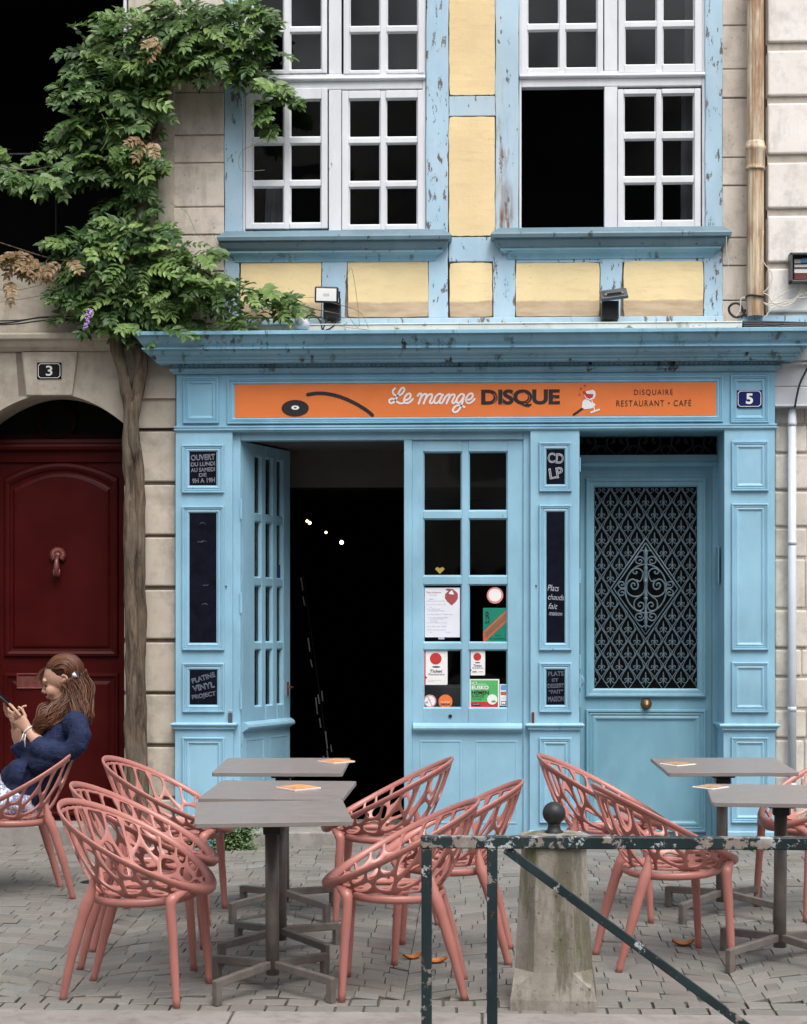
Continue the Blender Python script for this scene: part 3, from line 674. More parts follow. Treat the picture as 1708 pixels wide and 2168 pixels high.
# ================================================================ left house
lh = thing('stone_house', 'shaded limestone house with an arched red door, left of the blue shop', 'house', (WX(120), 0.1, 0))
YL = 0.06
xl = WX(-420, YL)
def vA(u): return 829 + 64 * ((u - 112) / 150) ** 2
def left_wall():
    mb = MB(); Y = YL + 0.0
    x262 = WX(262, Y); xo = WX(-38, Y)
    # spandrel above the arch
    N = 40; us = [-38 + 300 * i / N for i in range(N + 1)]; zt = WZ(740, Y)
    v = []
    for u in us: v += [(WX(u, Y), Y, WZ(vA(u), Y)), (WX(u, Y), Y, zt), (WX(u, Y), Y + 0.32, WZ(vA(u), Y))]
    f = []
    for i in range(N): a = 3 * i; f.append((a, a + 3, a + 4, a + 1)); f.append((a, a + 2, a + 5, a + 3))
    mb.add(v, f)
    mb.box(x262, WX(371.5, Y), Y, Y + 0.32, WZ(906, Y) + 0.01, zt)
    mb.box(xl, xo, Y, Y + 0.32, -0.6, zt)
    # upper wall below the dark opening and beside it
    mb.box(xl, WX(368, Y), Y + 0.04, Y + 0.3, WZ(700, Y), WZ(546, Y))
    mb.box(WX(268, Y), WX(333, Y), Y + 0.06, Y + 0.3, WZ(546, Y), WZ(-60, Y))
    mb.box(WX(333, Y), WX(366, Y), Y + 0.03, Y + 0.3, WZ(546, Y), WZ(-60, Y))
    mb.box(xl, WX(-260, Y), Y + 0.04, Y + 0.3, WZ(546, Y), WZ(-60, Y))
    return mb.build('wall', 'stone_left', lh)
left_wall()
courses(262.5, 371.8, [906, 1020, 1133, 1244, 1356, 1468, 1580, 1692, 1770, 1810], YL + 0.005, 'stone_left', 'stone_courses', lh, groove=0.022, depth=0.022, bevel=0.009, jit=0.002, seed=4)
mb = MB(); Y = YL      # keystone and its flanking joints
kz = WZ(740, Y)
mb.prism([(WX(57, Y), WZ(833, Y)), (WX(154, Y), WZ(833, Y)), (WX(166, Y), kz), (WX(48, Y), kz)], Y - 0.018, Y + 0.02)
mb.build('keystone', 'stone_left', lh, bevel=0.006)
mb = MB()
for (a, b, c) in ((34, 48, 42), (166, 176, 158), (12, 20, 20)):
    pass
mb.prism([(WX(40, Y), WZ(834, Y)), (WX(54, Y), WZ(833, Y)), (WX(45, Y), kz), (WX(33, Y), kz)], Y - 0.001, Y + 0.02)
mb.build('keystone_joint', 'joint', lh)
mb = MB(); zz = lambda v: WZ(v, YL - 0.06)     # string course above the door
prof = [(0.010, zz(697)), (0.075, zz(699)), (0.082, zz(703)), (0.080, zz(712)), (0.058, zz(714)), (0.055, zz(719)), (0.045, zz(727)), (0.020, zz(735)), (0.0, zz(736))]
mb.run(xl, WX(262, YL), YL, prof, YL + 0.06, ends=False); mb.box(WX(262, YL), WX(373, YL), YL - 0.02, YL + 0.1, zz(838), zz(700))
mb.build('string_course', 'stone_left', lh, bevel=0.003)
room(WX(-262, .25), WX(269, .25), WZ(548, .25), WZ(-60, .25), YL + 0.05, 1.6, lh)
mb = MB(); Y = 0.14
mb.box(WX(261, Y), WX(268.5, Y), Y - 0.01, Y + 0.05, WZ(546, Y), WZ(-60, Y)); mb.build('window_frame', 'white', lh, bevel=0.003)
mb = MB(); Y = 0.1
for v0 in (314,): mb.box(WX(-240, Y), WX(262, Y), Y, Y + 0.014, WZ(v0 + 3, Y), WZ(v0, Y))
for i in (0, 6): x = WX(-20 + i * 23, Y); mb.tube([(x, Y + 0.007, WZ(546, Y)), (x, Y + 0.007, WZ(316, Y))], 0.005, 6)
mb.build('balcony_rail', 'iron', lh)
# red door
YD = 0.32
def red_door():
    x0, x1 = WX(-60, YD), WX(268, YD); mb = MB()
    zt = WZ(973, YD); zb = WZ(1752, YD)
    mb.box(x0, x1, YD, YD + 0.06, zb, zt)
    d = mb.build('door', 'red', lh)
    # transom bar
    mb = MB(); q = lambda v: WZ(v, YD - 0.04)
    mb.run(x0, x1, YD, [(0.0, q(925)), (0.03, q(926)), (0.034, q(933)), (0.05, q(937)), (0.055, q(942)), (0.05, q(948)), (0.02, q(953)), (0.016, q(974)), (0, q(975))], YD + 0.06, ends=False)
    mb.build('transom_bar', 'red', d)
    # arched panel moulding, swept as nested outlines
    def outline(ins):
        a, b, c_, e = 8 + ins, 252 - ins, 1008 + ins * 1.2, 1392 - ins; pts = [(a, e), (b, e), (b, c_)]
        for i in range(1, 14): t = i / 14; u = b + (a - b) * t; pts.append((u, c_ - 33 * (1 - ((u - (a + b) / 2) / ((b - a) / 2)) ** 2)))
        pts.append((a, c_)); return [(WX(u, YD), WZ(v, YD)) for u, v in pts]
    mb = MB(); v = []; f = []; prof = [(0, 0.0), (3, 0.016), (8, 0.020), (13, 0.012), (15, 0.004), (19, 0.002), (22, 0.009), (26, 0.013)]; n = 0
    for k, (ins, h) in enumerate(prof):
        o = outline(ins); n = len(o); v += [(x, YD - h, z) for x, z in o]
    for k in range(len(prof) - 1):
        for i in range(n): f.append((k * n + i, k * n + (i + 1) % n, (k + 1) * n + (i + 1) % n, (k + 1) * n + i))
    f.append(tuple((len(prof) - 1) * n + i for i in range(n))); mb.add(v, f); mb.build('arched_panel', 'red', d)
    mb = MB(); mb.frame(rect(8, 252, 1424, 1728, YD), YD, [(0, 0), (0.006, 0.012), (0.02, 0.014), (0.03, 0.004), (0.05, 0.002), (0.07, 0.010)]); mb.build('lower_panel', 'red', d)
    mb = MB(); r_ = rect(36, 94, 1425, 1458, YD); mb.frame(r_, YD - 0.010, [(0, 0), (0.002, 0.008), (0.007, 0.008), (0.010, 0.003)]); mb.build('letter_flap', 'copper', d, bevel=0.001)
    # knocker: shell plate and a hand-shaped drop
    mb = MB(); c = P3(122, 1176, YD - 0.03); n = 17; 
    for i in range(n):
        a = rad(-38) + rad(256) * i / (n - 1); L = 0.050
        mb.tube([(c.x, c.y + 0.006, c.z), (c.x + math.cos(a) * L * 0.6, c.y - 0.005, c.z + math.sin(a) * L * 0.6), (c.x + math.cos(a) * L, c.y + 0.004, c.z + math.sin(a) * L)], [0.003, 0.0075, 0.006], 6)
    mb.ell((c.x, c.y - 0.004, c.z), (0.02, 0.014, 0.02))
    mb.tube([(c.x, c.y - 0.012, c.z - 0.01), (c.x, c.y - 0.03, c.z - 0.035), (c.x, c.y - 0.032, c.z - 0.075), (c.x + 0.001, c.y - 0.026, c.z - 0.105), (c.x + 0.003, c.y - 0.018, c.z - 0.125)], [0.010, 0.014, 0.019, 0.022, 0.012], 10)
    for i in range(4): mb.tube([(c.x - 0.017 + i * 0.0115, c.y - 0.034, c.z - 0.085), (c.x - 0.015 + i * 0.0105, c.y - 0.036, c.z - 0.118), (c.x - 0.012 + i * 0.009, c.y - 0.026, c.z - 0.131)], [0.006, 0.006, 0.004], 6)
    mb.build('door_knocker', 'copper', d)
    # fanlight: dark pane and an oval timber ring
    mb = MB(); N = 30; pts = [(WX(-60, YD), WZ(927, YD)), (WX(268, YD), WZ(927, YD))] + [(WX(268 - 328 * i / N, YD), WZ(825, YD)) for i in (0, N)]
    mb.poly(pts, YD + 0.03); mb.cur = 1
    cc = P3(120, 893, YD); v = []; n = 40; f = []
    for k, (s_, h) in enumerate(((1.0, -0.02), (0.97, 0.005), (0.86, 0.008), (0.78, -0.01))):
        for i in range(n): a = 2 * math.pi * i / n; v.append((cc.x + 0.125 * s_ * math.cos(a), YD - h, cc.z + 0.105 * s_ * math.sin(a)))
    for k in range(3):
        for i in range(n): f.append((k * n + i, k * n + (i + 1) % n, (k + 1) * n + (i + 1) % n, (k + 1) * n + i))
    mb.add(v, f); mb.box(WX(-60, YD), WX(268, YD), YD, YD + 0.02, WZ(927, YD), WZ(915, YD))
    mb.build('fanlight', ['dark', 'red_shaded'], lh)
red_door()
mb = MB(); mb.box(xl, WX(268, .0), 0.03, 0.5, -0.05, WZ(1752, 0.0)); mb.build('door_step', 'step', lh, bevel=0.01)
# ================================================================ right house
rh = thing('stone_house', 'pale stone house with horizontal wall grooves at the right edge of the photo', 'house', (WX(1700), 0.1, 0))
courses(1625, 1960, [-60, 106, 218, 341, 455, 566, 672], 0.04, 'stone_right', 'wall', rh, groove=0.045, depth=0.018, bevel=0.012, back='joint_light')
xr = WX(1960, .04)
mb = MB(); mb.box(WX(1616.5, .10), WX(1626, .10), 0.13, 0.3, WZ(690, .1), WZ(-60, .1)); mb.build('wall_gap', 'joint', rh)
courses(1640.5, 1960, [850, 902, 962, 1040, 1118, 1182, 1290, 1372, 1432, 1500, 1562, 1640, 1700, 1760, 1812], 0.10, 'rubble', 'rough_wall', rh, groove=0.014, depth=0.010, bevel=0.012, jit=0.006, seed=8, split=0.34, back='joint_light')
mb = MB(); q = lambda v: WZ(v, -0.01); x0 = WX(1640.8, 0)
mb.run(x0, xr, 0.03, [(0.02, q(742)), (0.035, q(744)), (0.035, q(766)), (0.02, q(768)), (0.03, q(774)), (0.01, q(778)), (0.01, q(819)), (0.004, q(820.5)), (0.004, q(822)), (0.012, q(823)), (0.012, q(859)), (0.03, q(860)), (0.03, q(863)), (0, q(864))], 0.15, ends=False)
mb.build('painted_fascia', 'fascia_grey', rh, bevel=0.002)
mb = MB(); mb.box(x0 + 0.0, xr, 0.05, 0.15, WZ(742, 0), WZ(690, 0)); mb.build('wall_band', 'rubble', rh)
# ================================================================ blue shopfront
shop = thing('shopfront', 'pale blue timber shopfront with cornice, panelled pilasters and a grilled entrance door', 'shopfront', (WX(1000), 0, 0))
XL, XR = WX(373.5), WX(1640)
BKW = 0.115        # back of the joinery
PROF = [(0, 0.0), (0.001, 0.012), (0.004, 0.017), (0.010, 0.017), (0.0125, 0.010), (0.019, 0.013), (0.0225, 0.006), (0.031, 0.010), (0.036, 0.009), (0.042, 0.003), (0.0465, 0.0015)]
def molding(r4, Y, parent, name='panel_moulding', mat='blue', w_=None, cap=True, hs_=1.0):
    k = (w_ / 0.0465) if w_ else 1.0
    mb = MB(); mb.frame(r4, Y, [(d * k, h * hs_) for d, h in PROF], cap=cap); return mb.build(name, mat, parent, bevel=0)
# cornice
mb = MB(); q = lambda v, p=0: WZ(v, -p)
prof = [(0.205, q(697, .2)), (0.222, q(699, .2)), (0.222, q(705.5, .2)), (0.205, q(706.5, .2)), (0.200, q(711, .2)), (0.182, q(722, .19)), (0.166, q(729, .17)), (0.164, q(731.5, .17)), (0.176, q(732.5, .17)), (0.176, q(735.5, .17)), (0.160, q(736.5, .16)),
        (0.156, q(741, .16)), (0.148, q(746, .15)), (0.128, q(750, .13)), (0.126, q(751.5, .13)), (0.122, q(752, .12)), (0.118, q(757, .12)), (0.108, q(758, .11)), (0.104, q(763.5, .1)), (0.090, q(766, .1)), (0.024, q(767, .03)),
        (0.020, q(776, .02)), (0.038, q(777, .03)), (0.038, q(781, .03)), (0.022, q(786, .02)), (0.016, q(788, .02)), (0.0, q(789, .0))]
mb.run(XL, XR, 0.0, prof, 0.14)
cor = mb.build('cornice', 'blue_cornice', shop)
mb = MB(); x = XL + 0.01; zc = (q(767, .02) + q(776, .02)) / 2
while x < XR - 0.005:
    mb.ell((x, -0.022, zc), (0.0115, 0.010, 0.0125), None, 10, 6); x += 0.029
mb.build('bead_row', 'blue_cornice', cor)
# zinc flashing and white cable trunking on top of the cornice
mb = MB(); mb.box(XL - 0.15, WX(1570, -.02), -0.03, 0.1, WZ(697.5, -.03), WZ(686.5, -.03)); mb.box(XL - 0.14, WX(1571, -.02), -0.035, 0.1, WZ(686.5, -.03) + 0.0005, WZ(683.5, -.03))
M['dirty_white'] = paint('mossy_white_trunking', (0.62, 0.61, 0.56, 1), chip=(0.20, 0.20, 0.10, 1), amt=0.60, stretch=(0.6, 1, 1), size=10, streak=(0.30, 0.29, 0.16, 1))
tr = mb.build('cable_trunking', 'dirty_white', shop, bevel=0.003)
# fascia board with its panels
mb = MB(); mb.box(XL, XR, 0.0, BKW, WZ(902, 0), WZ(785, 0))
fas = mb.build('fascia_board', 'blue_cornice', shop)
M['blue_fascia'] = paint('fascia_blue_paint', (0.215, 0.44, 0.59, 1), chip=(0.07, 0.085, 0.09, 1), amt=0.69, stretch=(0.3, 1, 1), size=16, fade=0.16)
fas.data.materials[0] = M['blue_fascia']
molding(rect(387.5, 464, 798, 897, -.001), -0.001, fas, mat='blue_fascia'); molding(rect(1545.5, 1627, 794, 896, -.001), -0.001, fas, mat='blue_fascia')
molding(rect(481, 1530, 798, 896, -.001), -0.001, fas, mat='blue_fascia', w_=0.042)
mb = MB(); q = lambda v: WZ(v, -.01)
mb.run(XL, XR, 0.0, [(0.0, q(898.8)), (0.012, q(899)), (0.012, q(902.5)), (0.006, q(903)), (0.006, q(904.5)), (0.014, q(905)), (0.014, q(908)), (0.008, q(909)), (0.002, q(911.5)), (0, q(912))], BKW)
mb.build('fascia_ledge', 'blue', shop)
# pilasters
def pilaster(u0, u1, boxes, base, ledge, tag_u, side=False):
    x0, x1 = WX(u0), WX(u1); mb = MB(); zt = WZ(912.5); zb = 0.0
    mb.box(x0, x1, 0.0, BKW if not side else 0.40, WZ(1541), zt); mb.box(x0 - 0.004, x1 + 0.003, 0.004, BKW if not side else 0.401, zb, WZ(1541) + 0.0006)
    p = mb.build('pilaster', 'blue', shop, bevel=0.002)
    for r_ in boxes: molding(rect(*r_, -.001), -0.001, p)
    molding(rect(*base, 0.003), 0.003, p)
    mb = MB(); q = lambda v: WZ(v, -.02); L0, L1 = x0 - 0.001, x1 + 0.001
    mb.run(L0, L1, 0.0, [(0.004, q(1530.5)), (0.022, q(1531.5)), (0.028, q(1534)), (0.028, q(1536)), (0.018, q(1539)), (0.012, q(1541)), (0.014, q(1543.5)), (0.004, q(1546))], BKW if not side else 0.36)
    mb.build('pilaster_ledge', 'blue', p)
    mb = MB(); mb.box(x0 - 0.012, x1 + 0.010, -0.010, BKW + 0.001, -0.02, WZ(1757)); mb.build('plinth', 'blue', p, bevel=0.006)
    return p
pilaster(371.5, 492, [(385, 474.5, 941, 1044), (385.5, 475, 1071, 1377), (386, 475.5, 1403, 1508)], (386, 476, 1560, 1742), None, 0)
pilaster(1122.6, 1226.5, [(1140.6, 1210, 936, 1041), (1140.6, 1210, 1068.7, 1377), (1140.6, 1210, 1402.5, 1508)], (1141, 1210, 1561, 1742), None, 0)
pr = pilaster(1533, 1640, [(1547.7, 1626.5, 933.5, 1040), (1547.7, 1626.5, 1065.5, 1376.6), (1547.7, 1626.5, 1401, 1508.5)], (1547, 1626.5, 1560, 1742), None, 0, side=True)
# frame of the shop doorway
YF = 0.035
mb = MB(); xa, xb, xc, xd = WX(492, YF), WX(509.5, YF), WX(1107.5, YF), WX(1122.6, YF)
mb.box(xa, xb, YF, YF + 0.08, 0, WZ(912, YF)); mb.box(xc, xd, YF, YF + 0.08, 0, WZ(912, YF)); mb.box(xb, xc, YF + 0.001, YF + 0.08, WZ(930.5, YF), WZ(912, YF))
mb.box(WX(855, YF), WX(872, YF), YF + 0.003, YF + 0.09, 0, WZ(930.5, YF))
mb.build('door_frame', 'blue', shop, bevel=0.004)
mb = MB(); mb.box(xb - 0.05, xd, YF + 0.03, 0.9, -0.06, WZ(1766, 0.0)); mb.build('threshold', 'step', shop, bevel=0.008)
ROWS = [(955.4, 1081.7), (1097, 1220), (1236.5, 1360.8), (1374.8, 1499.6)]
def leaf(L, cols, name, Tm, ledge=True, panels=2):
    """glazed door leaf built flat: s along X from 0 to L, face at y=0"""
    Y0 = 0.05
    z = lambda v: WZ(v, Y0); rz = sorted((z(b), z(a)) for a, b in ROWS); zt, zb = z(931), z(1772)
    mb = MB(); xs = [0] + [q for c in cols for q in c] + [L]
    zs = [z(1529.6)] + [q for c in rz for q in c] + [zt]
    for i in range(0, len(xs), 2):
        t = 0 if i in (0, len(xs) - 2) else 0.004
        mb.box(xs[i], xs[i + 1], t, 0.042, zs[0], zs[-1])
    for c in cols:
        for i in range(0, len(zs), 2):
            t = 0.0012 if i in (0, len(zs) - 2) else 0.0055; mb.box(c[0], c[1], t, 0.0405, zs[i], zs[i + 1])
    for c in cols:
        for r_ in rz: mb.frame((c[0] - 0.0005, c[1] + 0.0005, r_[0] - 0.0005, r_[1] + 0.0005), 0.006, [(0, 0), (0.008, -0.012), (0.009, -0.02)], cap=False)
    mb.box(0, L, 0.0008, 0.041, zb, zs[0] - 0.0005)
    w_ = L / panels
    for k in range(panels): mb.frame((w_ * k + 0.045, w_ * (k + 1) - 0.035, z(1744), z(1567)), 0.0, [(0, 0), (0.001, 0.002), (0.012, 0.002), (0.013, -0.004), (0.03, -0.002)])
    mb.v = [tuple(Tm @ Vector(p)) for p in mb.v]
    d = mb.build(name, 'blue', shop, bevel=0.0035)
    mb = MB()
    for c in cols:
        for r_ in rz: mb.quad(c[0] - 0.003, c[1] + 0.003, r_[0] - 0.003, r_[1] + 0.003, 0.026)
    mb.v = [tuple(Tm @ Vector(p)) for p in mb.v]; mb.build('pane', 'glass', d)
    mb = MB(); prof = [(0.0, z(1529.5)), (0.014, z(1531)), (0.034, z(1536)), (0.038, z(1541)), (0.034, z(1544.5)), (0.020, z(1546)), (0.004, z(1551))]
    v = []; 
    for p, zz in prof: v += [(0.006, 0.0, zz), (0.006, -p, zz), (L - 0.006, -p, zz), (L - 0.006, 0.0, zz)]
    n = len(prof); f = [(4 * k + i, 4 * k + 4 + i, 4 * k + 5 + i, 4 * k + 1 + i) for k in range(n - 1) for i in range(3)] + [(0, 1, 2, 3), (4 * n - 1, 4 * n - 2, 4 * n - 3, 4 * n - 4)]
    mb.add(v, f); mb.v = [tuple(Tm @ Vector(p)) for p in mb.v]; mb.build('weather_board', 'blue', d)
    return d
YLf = 0.05
x0, x1 = WX(872.2, YLf), WX(1107.3, YLf); Lf = x1 - x0
fx = lambda u: WX(u, YLf) - x0
fixed = leaf(Lf, [(fx(895.3), fx(977.7)), (fx(991.4), fx(1074.5))], 'fixed_door', Matrix.Translation((x0, YLf, 0)))
mb = MB(); mb.lathe((WX(953, YLf), YLf - 0.001, WZ(1516, YLf)), [(0.0, 0), (0.010, 0), (0.011, 0.002), (0.007, 0.002), (0.005, -0.001)], 16, 'Y'); mb.build('keyhole', 'black', fixed)
hp = Vector((WX(512, 0.06), 0.07, 0)); fe = P3(614, 1340, 0.72); dv = (fe - hp); dv.z = 0; Lo = dv.length; ang = math.atan2(dv.y, dv.x)
Tm = Matrix.Translation(hp) @ Matrix.Rotation(ang, 4, 'Z')
opn = leaf(Lo, [(Lo * .25, Lo * .41), (Lo * .49, Lo * .645), (Lo * .725, Lo * .86)], 'open_door', Tm)
mb = MB(); a = hp + dv * 0.93; b = a + Vector((0.012, 0.0, 0)); s_ = Vector((dv.y, -dv.x, 0)).normalized()
mb.bar(a + s_ * 0.004 + Vector((0, 0, WZ(1480))), a + s_ * 0.004 + Vector((0, 0, WZ(1450))), 0.02, 0.006, dv); mb.tube([a + s_ * 0.005 + Vector((0, 0, WZ(1462))), a + s_ * 0.04 + Vector((0, 0, WZ(1462))), a + s_ * 0.045 + Vector((0, 0, WZ(1462))) - dv * 0.13], 0.006, 8)
mb.build('door_handle', 'copper', opn)
for v in (1075, 1275, 1480): mb = MB(); mb.bar(Vector((xb + 0.004, YF - 0.004, WZ(v + 22, YF))), Vector((xb + 0.004, YF - 0.004, WZ(v - 22, YF))), 0.012, 0.012); mb.build('hinge', 'blue', opn)
# shop room
rx0, rx1 = xb - 0.02, WX(1226, YF)
mb = MB(); z1 = WZ(926, YF); Y1 = 5.2
mb.add([(rx0 - .5, .14, -.02), (rx1, .14, -.02), (rx1, Y1, -.02), (rx0 - .5, Y1, -.02), (rx0 - .5, .14, z1), (rx1, .14, z1), (rx1, Y1, z1), (rx0 - .5, Y1, z1)], [(0, 1, 2, 3), (2, 6, 7, 3), (1, 5, 6, 2), (0, 3, 7, 4)])
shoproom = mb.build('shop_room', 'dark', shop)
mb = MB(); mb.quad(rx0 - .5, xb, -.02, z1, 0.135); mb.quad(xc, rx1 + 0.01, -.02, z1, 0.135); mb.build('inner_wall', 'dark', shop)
mb = MB(); mb.add([(rx0 - .5, .1, z1), (rx1, .1, z1), (rx1, .95, z1), (rx0 - .5, .95, z1)], [(0, 3, 2, 1)]); mb.box(rx0 - .5, rx1, 0.95, 1.05, z1 - 0.22, z1 + .02)
mb.add([(rx0 - .5, 1.05, z1 - .01), (rx1, 1.05, z1 - .01), (rx1, Y1, z1 - .01), (rx0 - .5, Y1, z1 - .01)], [(0, 3, 2, 1)])
mb.build('ceiling', 'ceil', shoproom)
# entrance door in its recess
YE = 0.36
mb = MB(); xa2, xb2 = WX(1227), WX(1533.3); zt = WZ(911.5)
mb.box(xa2 - 0.05, xa2 + 0.002, BKW + 0.001, YE + 0.1, 0, zt); mb.box(xa2 + 0.002, xb2, 0.10, YE + 0.1, zt - 0.002, zt + 0.02)
rec = mb.build('recess', 'blue_door', shop)
def entrance():
    x0, x1 = WX(1215, YE), WX(1550, YE); z = lambda v: WZ(v, YE); mb = MB()
    gl = rect(1257.7, 1476, 1029.7, 1457.5, YE)
    lo = 0.0
    mb.box(x0, gl[0] - 0.01, YE, YE + 0.05, z(1790), z(990)); mb.box(gl[1] + 0.01, x1, YE, YE + 0.05, z(1790), z(990))
    mb.box(gl[0] - 0.01, gl[1] + 0.01, YE, YE + 0.05, gl[3] + 0.008, z(990)); mb.box(gl[0] - 0.01, gl[1] + 0.01, YE, YE + 0.05, z(1790), gl[2] - 0.008)
    mb.box(WX(1506, YE), x1, YE - 0.05, YE - 0.001, z(1790), z(990))
    d = mb.build('entrance_door', 'blue_door', shop)
    o = rect(1239, 1494.6, 1012, 1476, YE)
    mb = MB(); k = (gl[0] - o[0]); mb.frame(o, YE - 0.0005, [(0, 0), (0.002, 0.020), (0.010, 0.024), (k * .35, 0.022), (k * .45, 0.012), (k * .8, 0.010), (k, 0.002), (k, -0.03)], cap=False)
    mb.build('grille_moulding', 'blue_door', d)
    molding(rect(1239, 1494.6, 1501, 1762, YE - .0005), YE - 0.0005, d, 'lower_panel', 'blue_door', w_=0.075, hs_=1.3)
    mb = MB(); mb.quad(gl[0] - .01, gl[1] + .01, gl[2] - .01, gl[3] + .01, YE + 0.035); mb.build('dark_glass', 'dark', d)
    # transom beam and the scrolled fanlight above it
    mb = MB(); q = lambda v: WZ(v, YE - .06); mb.run(x0, x1, YE, [(0.02, q(963)), (0.05, q(964)), (0.052, q(978)), (0.066, q(980)), (0.07, q(984)), (0.06, q(988)), (0.03, q(991)), (0.01, q(996)), (0, q(1003))], YE + 0.05, ends=False); mb.build('transom_bar', 'blue_door', d)
    mb = MB(); mb.quad(x0, x1, z(966), z(905), YE + 0.06); mb.build('fanlight', 'dark', d)
    mb = MB(); xm = WX(1375, YE)
    for k in range(-2, 3):
        for s_ in (-1, 1):
            cx = xm + k * 0.17 * 1.15; zz = z(962)
            mb.tube(spline([(cx + s_ * .005, YE + .02, zz), (cx + s_ * .04, YE + .01, zz + .02), (cx + s_ * .065, YE + .01, zz + .055), (cx + s_ * .055, YE + .01, zz + .10), (cx + s_ * .025, YE + .01, zz + .105), (cx + s_ * .018, YE + .01, zz + .075), (cx + s_ * .04, YE + .01, zz + .065)], 4), (0.008, 0.012), 6)
            mb.tube(spline([(cx + s_ * .09, YE + .02, zz), (cx + s_ * .07, YE + .01, zz + .015), (cx + s_ * .075, YE + .01, zz + .04), (cx + s_ * .095, YE + .01, zz + .05)], 4), (0.007, 0.010), 6)
    mb.build('fanlight_scrollwork', 'iron', d)
    mb = MB(); c = P3(1367.5, 1490, YE); mb.lathe((c.x, YE, c.z), [(0.0, 0), (0.034, 0), (0.034, 0.004), (0.027, 0.006), (0.014, 0.010), (0.012, 0.026), (0.020, 0.034), (0.0255, 0.044), (0.024, 0.052), (0.014, 0.058), (0.0, 0.059)], 28, 'Y'); mb.build('door_knob', 'brass', d)
    # cast grille
    mb = MB(); Yg = YE + 0.012; cx0, cz0 = WX(1366.8, YE), z(1246.3)
    hw, hh = 0.0532, 0.0766
    U = 0.0002742; OW, OH = 4 * 0.0532, 4 * 0.0766
    inside = lambda x, zz, m=0.0: abs(x - cx0) / (OW + m) + abs(zz - cz0) / (OH + m * 1.4) < 1
    n = 26
    for i in range(-n, n):        # the two families of diagonals
        for s_ in (-1, 1):
            run_ = []; st = 240
            for t in range(st + 1):
                zz = gl[2] + (gl[3] - gl[2]) * t / st
                x = cx0 + hw * (2 * i) + s_ * (zz - cz0) * hw / hh
                ok = gl[0] < x < gl[1] and not inside(x, zz, -0.0005)
                if ok: run_.append((x, Yg, zz))
                if (not ok or t == st) and run_:
                    if len(run_) > 2: mb.tube([run_[0], run_[-1]], (0.0027, 0.0036), 5, caps=False)
                    run_ = []
    cell = [(-.03, .95), (-.27, .68), (-.52, .42), (-.71, .14), (-.77, -.08), (-.63, -.28), (-.38, -.33), (-.13, -.20), (-.10, -.05), (-.25, .02), (-.37, -.07), (-.28, -.15)]
    for r_ in range(-9, 10):
        for c_ in range(-4, 5):
            mx = cx0 + (2 * c_ + ((r_ + 1) % 2)) * hw; mz = cz0 + (r_ - .10) * hh
            # cell centres sit between the diagonals
            if not (gl[0] - 0.01 < mx < gl[1] + 0.01 and gl[2] - 0.005 < mz < gl[3] + 0.005) or inside(mx, mz, 0.0): continue
            for s_ in (-1, 1):
                pts = [(mx + s_ * a * hw, Yg - 0.002, mz + b * hh) for a, b in cell]
                pts = [p for p in pts if gl[0] + .002 < p[0] < gl[1] - .002 and gl[2] < p[2] < gl[3]]
                if len(pts) > 3: mb.tube(spline(pts, 3), [0.0027] * 1 * (3 * (len(pts) - 1) + 1), 5, caps=False)
            if gl[0] < mx < gl[1] and mz + .45 * hh < gl[3]:
                mb.lathe((mx, Yg - 0.004, mz), [(0.0005, -.55 * hh), (0.0042, -.32 * hh), (0.0028, -.2 * hh), (0.0055, .0 * hh), (0.0032, .06 * hh), (0.0072, .12 * hh), (0.0035, .20 * hh), (0.0055, .24 * hh), (0.0028, .32 * hh), (0.004, .35 * hh), (0.0005, .55 * hh)], 6)
    def crv(pts, r_=0.0045, sx=True, sz=False):
        for a in ((1, -1) if sx else (1,)):
            for b in ((1, -1) if sz else (1,)):
                mb.tube(spline([(cx0 + a * x * U, Yg - 0.006, cz0 - b * y * U) for x, y in pts], 5), r_, 6)
    for (a_, b_) in ((OW / U, OH / U), (OW / U * .905, OH / U * .905)):
        mb.tube([(cx0 + a_ * U * p, Yg - .003, cz0 + b_ * U * q_) for p, q_ in ((0, 1), (1, 0), (0, -1), (-1, 0), (0, 1))], 0.0045, 6)
    mb.tube([(cx0 + 457 * U * math.cos(t * math.pi / 24), Yg - .005, cz0 + 537 * U * math.sin(t * math.pi / 24)) for t in range(49)], 0.0052, 6)
    crv([(20, 40), (30, -150), (60, -350), (150, -440), (250, -430), (285, -370), (240, -325), (190, -350), (215, -385)])
    crv([(15, 0), (60, 100), (150, 165), (280, 170), (390, 100), (425, 0), (400, -130), (300, -205), (200, -160), (165, -60), (210, 10), (280, 5), (320, -60), (290, -120), (240, -100), (245, -60)], 0.005)
    crv([(60, -330), (80, -240), (110, -175), (160, -160), (200, -200)], 0.004)
    crv([(30, 80), (130, 170), (230, 250), (260, 370), (220, 460), (120, 490), (50, 430), (50, 340), (120, 305), (165, 350), (150, 395), (110, 385)])
    crv([(10, -560), (50, -660), (130, -705), (200, -680), (225, -610), (180, -555), (110, -560), (85, -610), (125, -640), (150, -610)], 0.0042, True, True)
    crv([(460, -15), (530, -10), (590, -50), (600, -110), (560, -150), (500, -140), (480, -95), (520, -70), (545, -95)], 0.0042, True, True)
    crv([(20, -800), (60, -840), (110, -830), (140, -800)], 0.004, True, True)
    mb.lathe((cx0, Yg - 0.008, cz0), [(r_ * 0.00028, y * U) for r_, y in ((2, -930), (28, -860), (20, -800), (42, -740), (30, -640), (42, -540), (24, -500), (24, -300), (44, -240), (48, -190), (20, -180), (48, -150), (30, -100), (20, 60), (46, 140), (48, 170), (26, 190), (34, 300), (44, 420), (48, 470), (26, 500), (44, 540), (28, 620), (44, 700), (48, 800), (30, 860), (3, 930))], 10)
    mb.build('grille', 'grille', d)
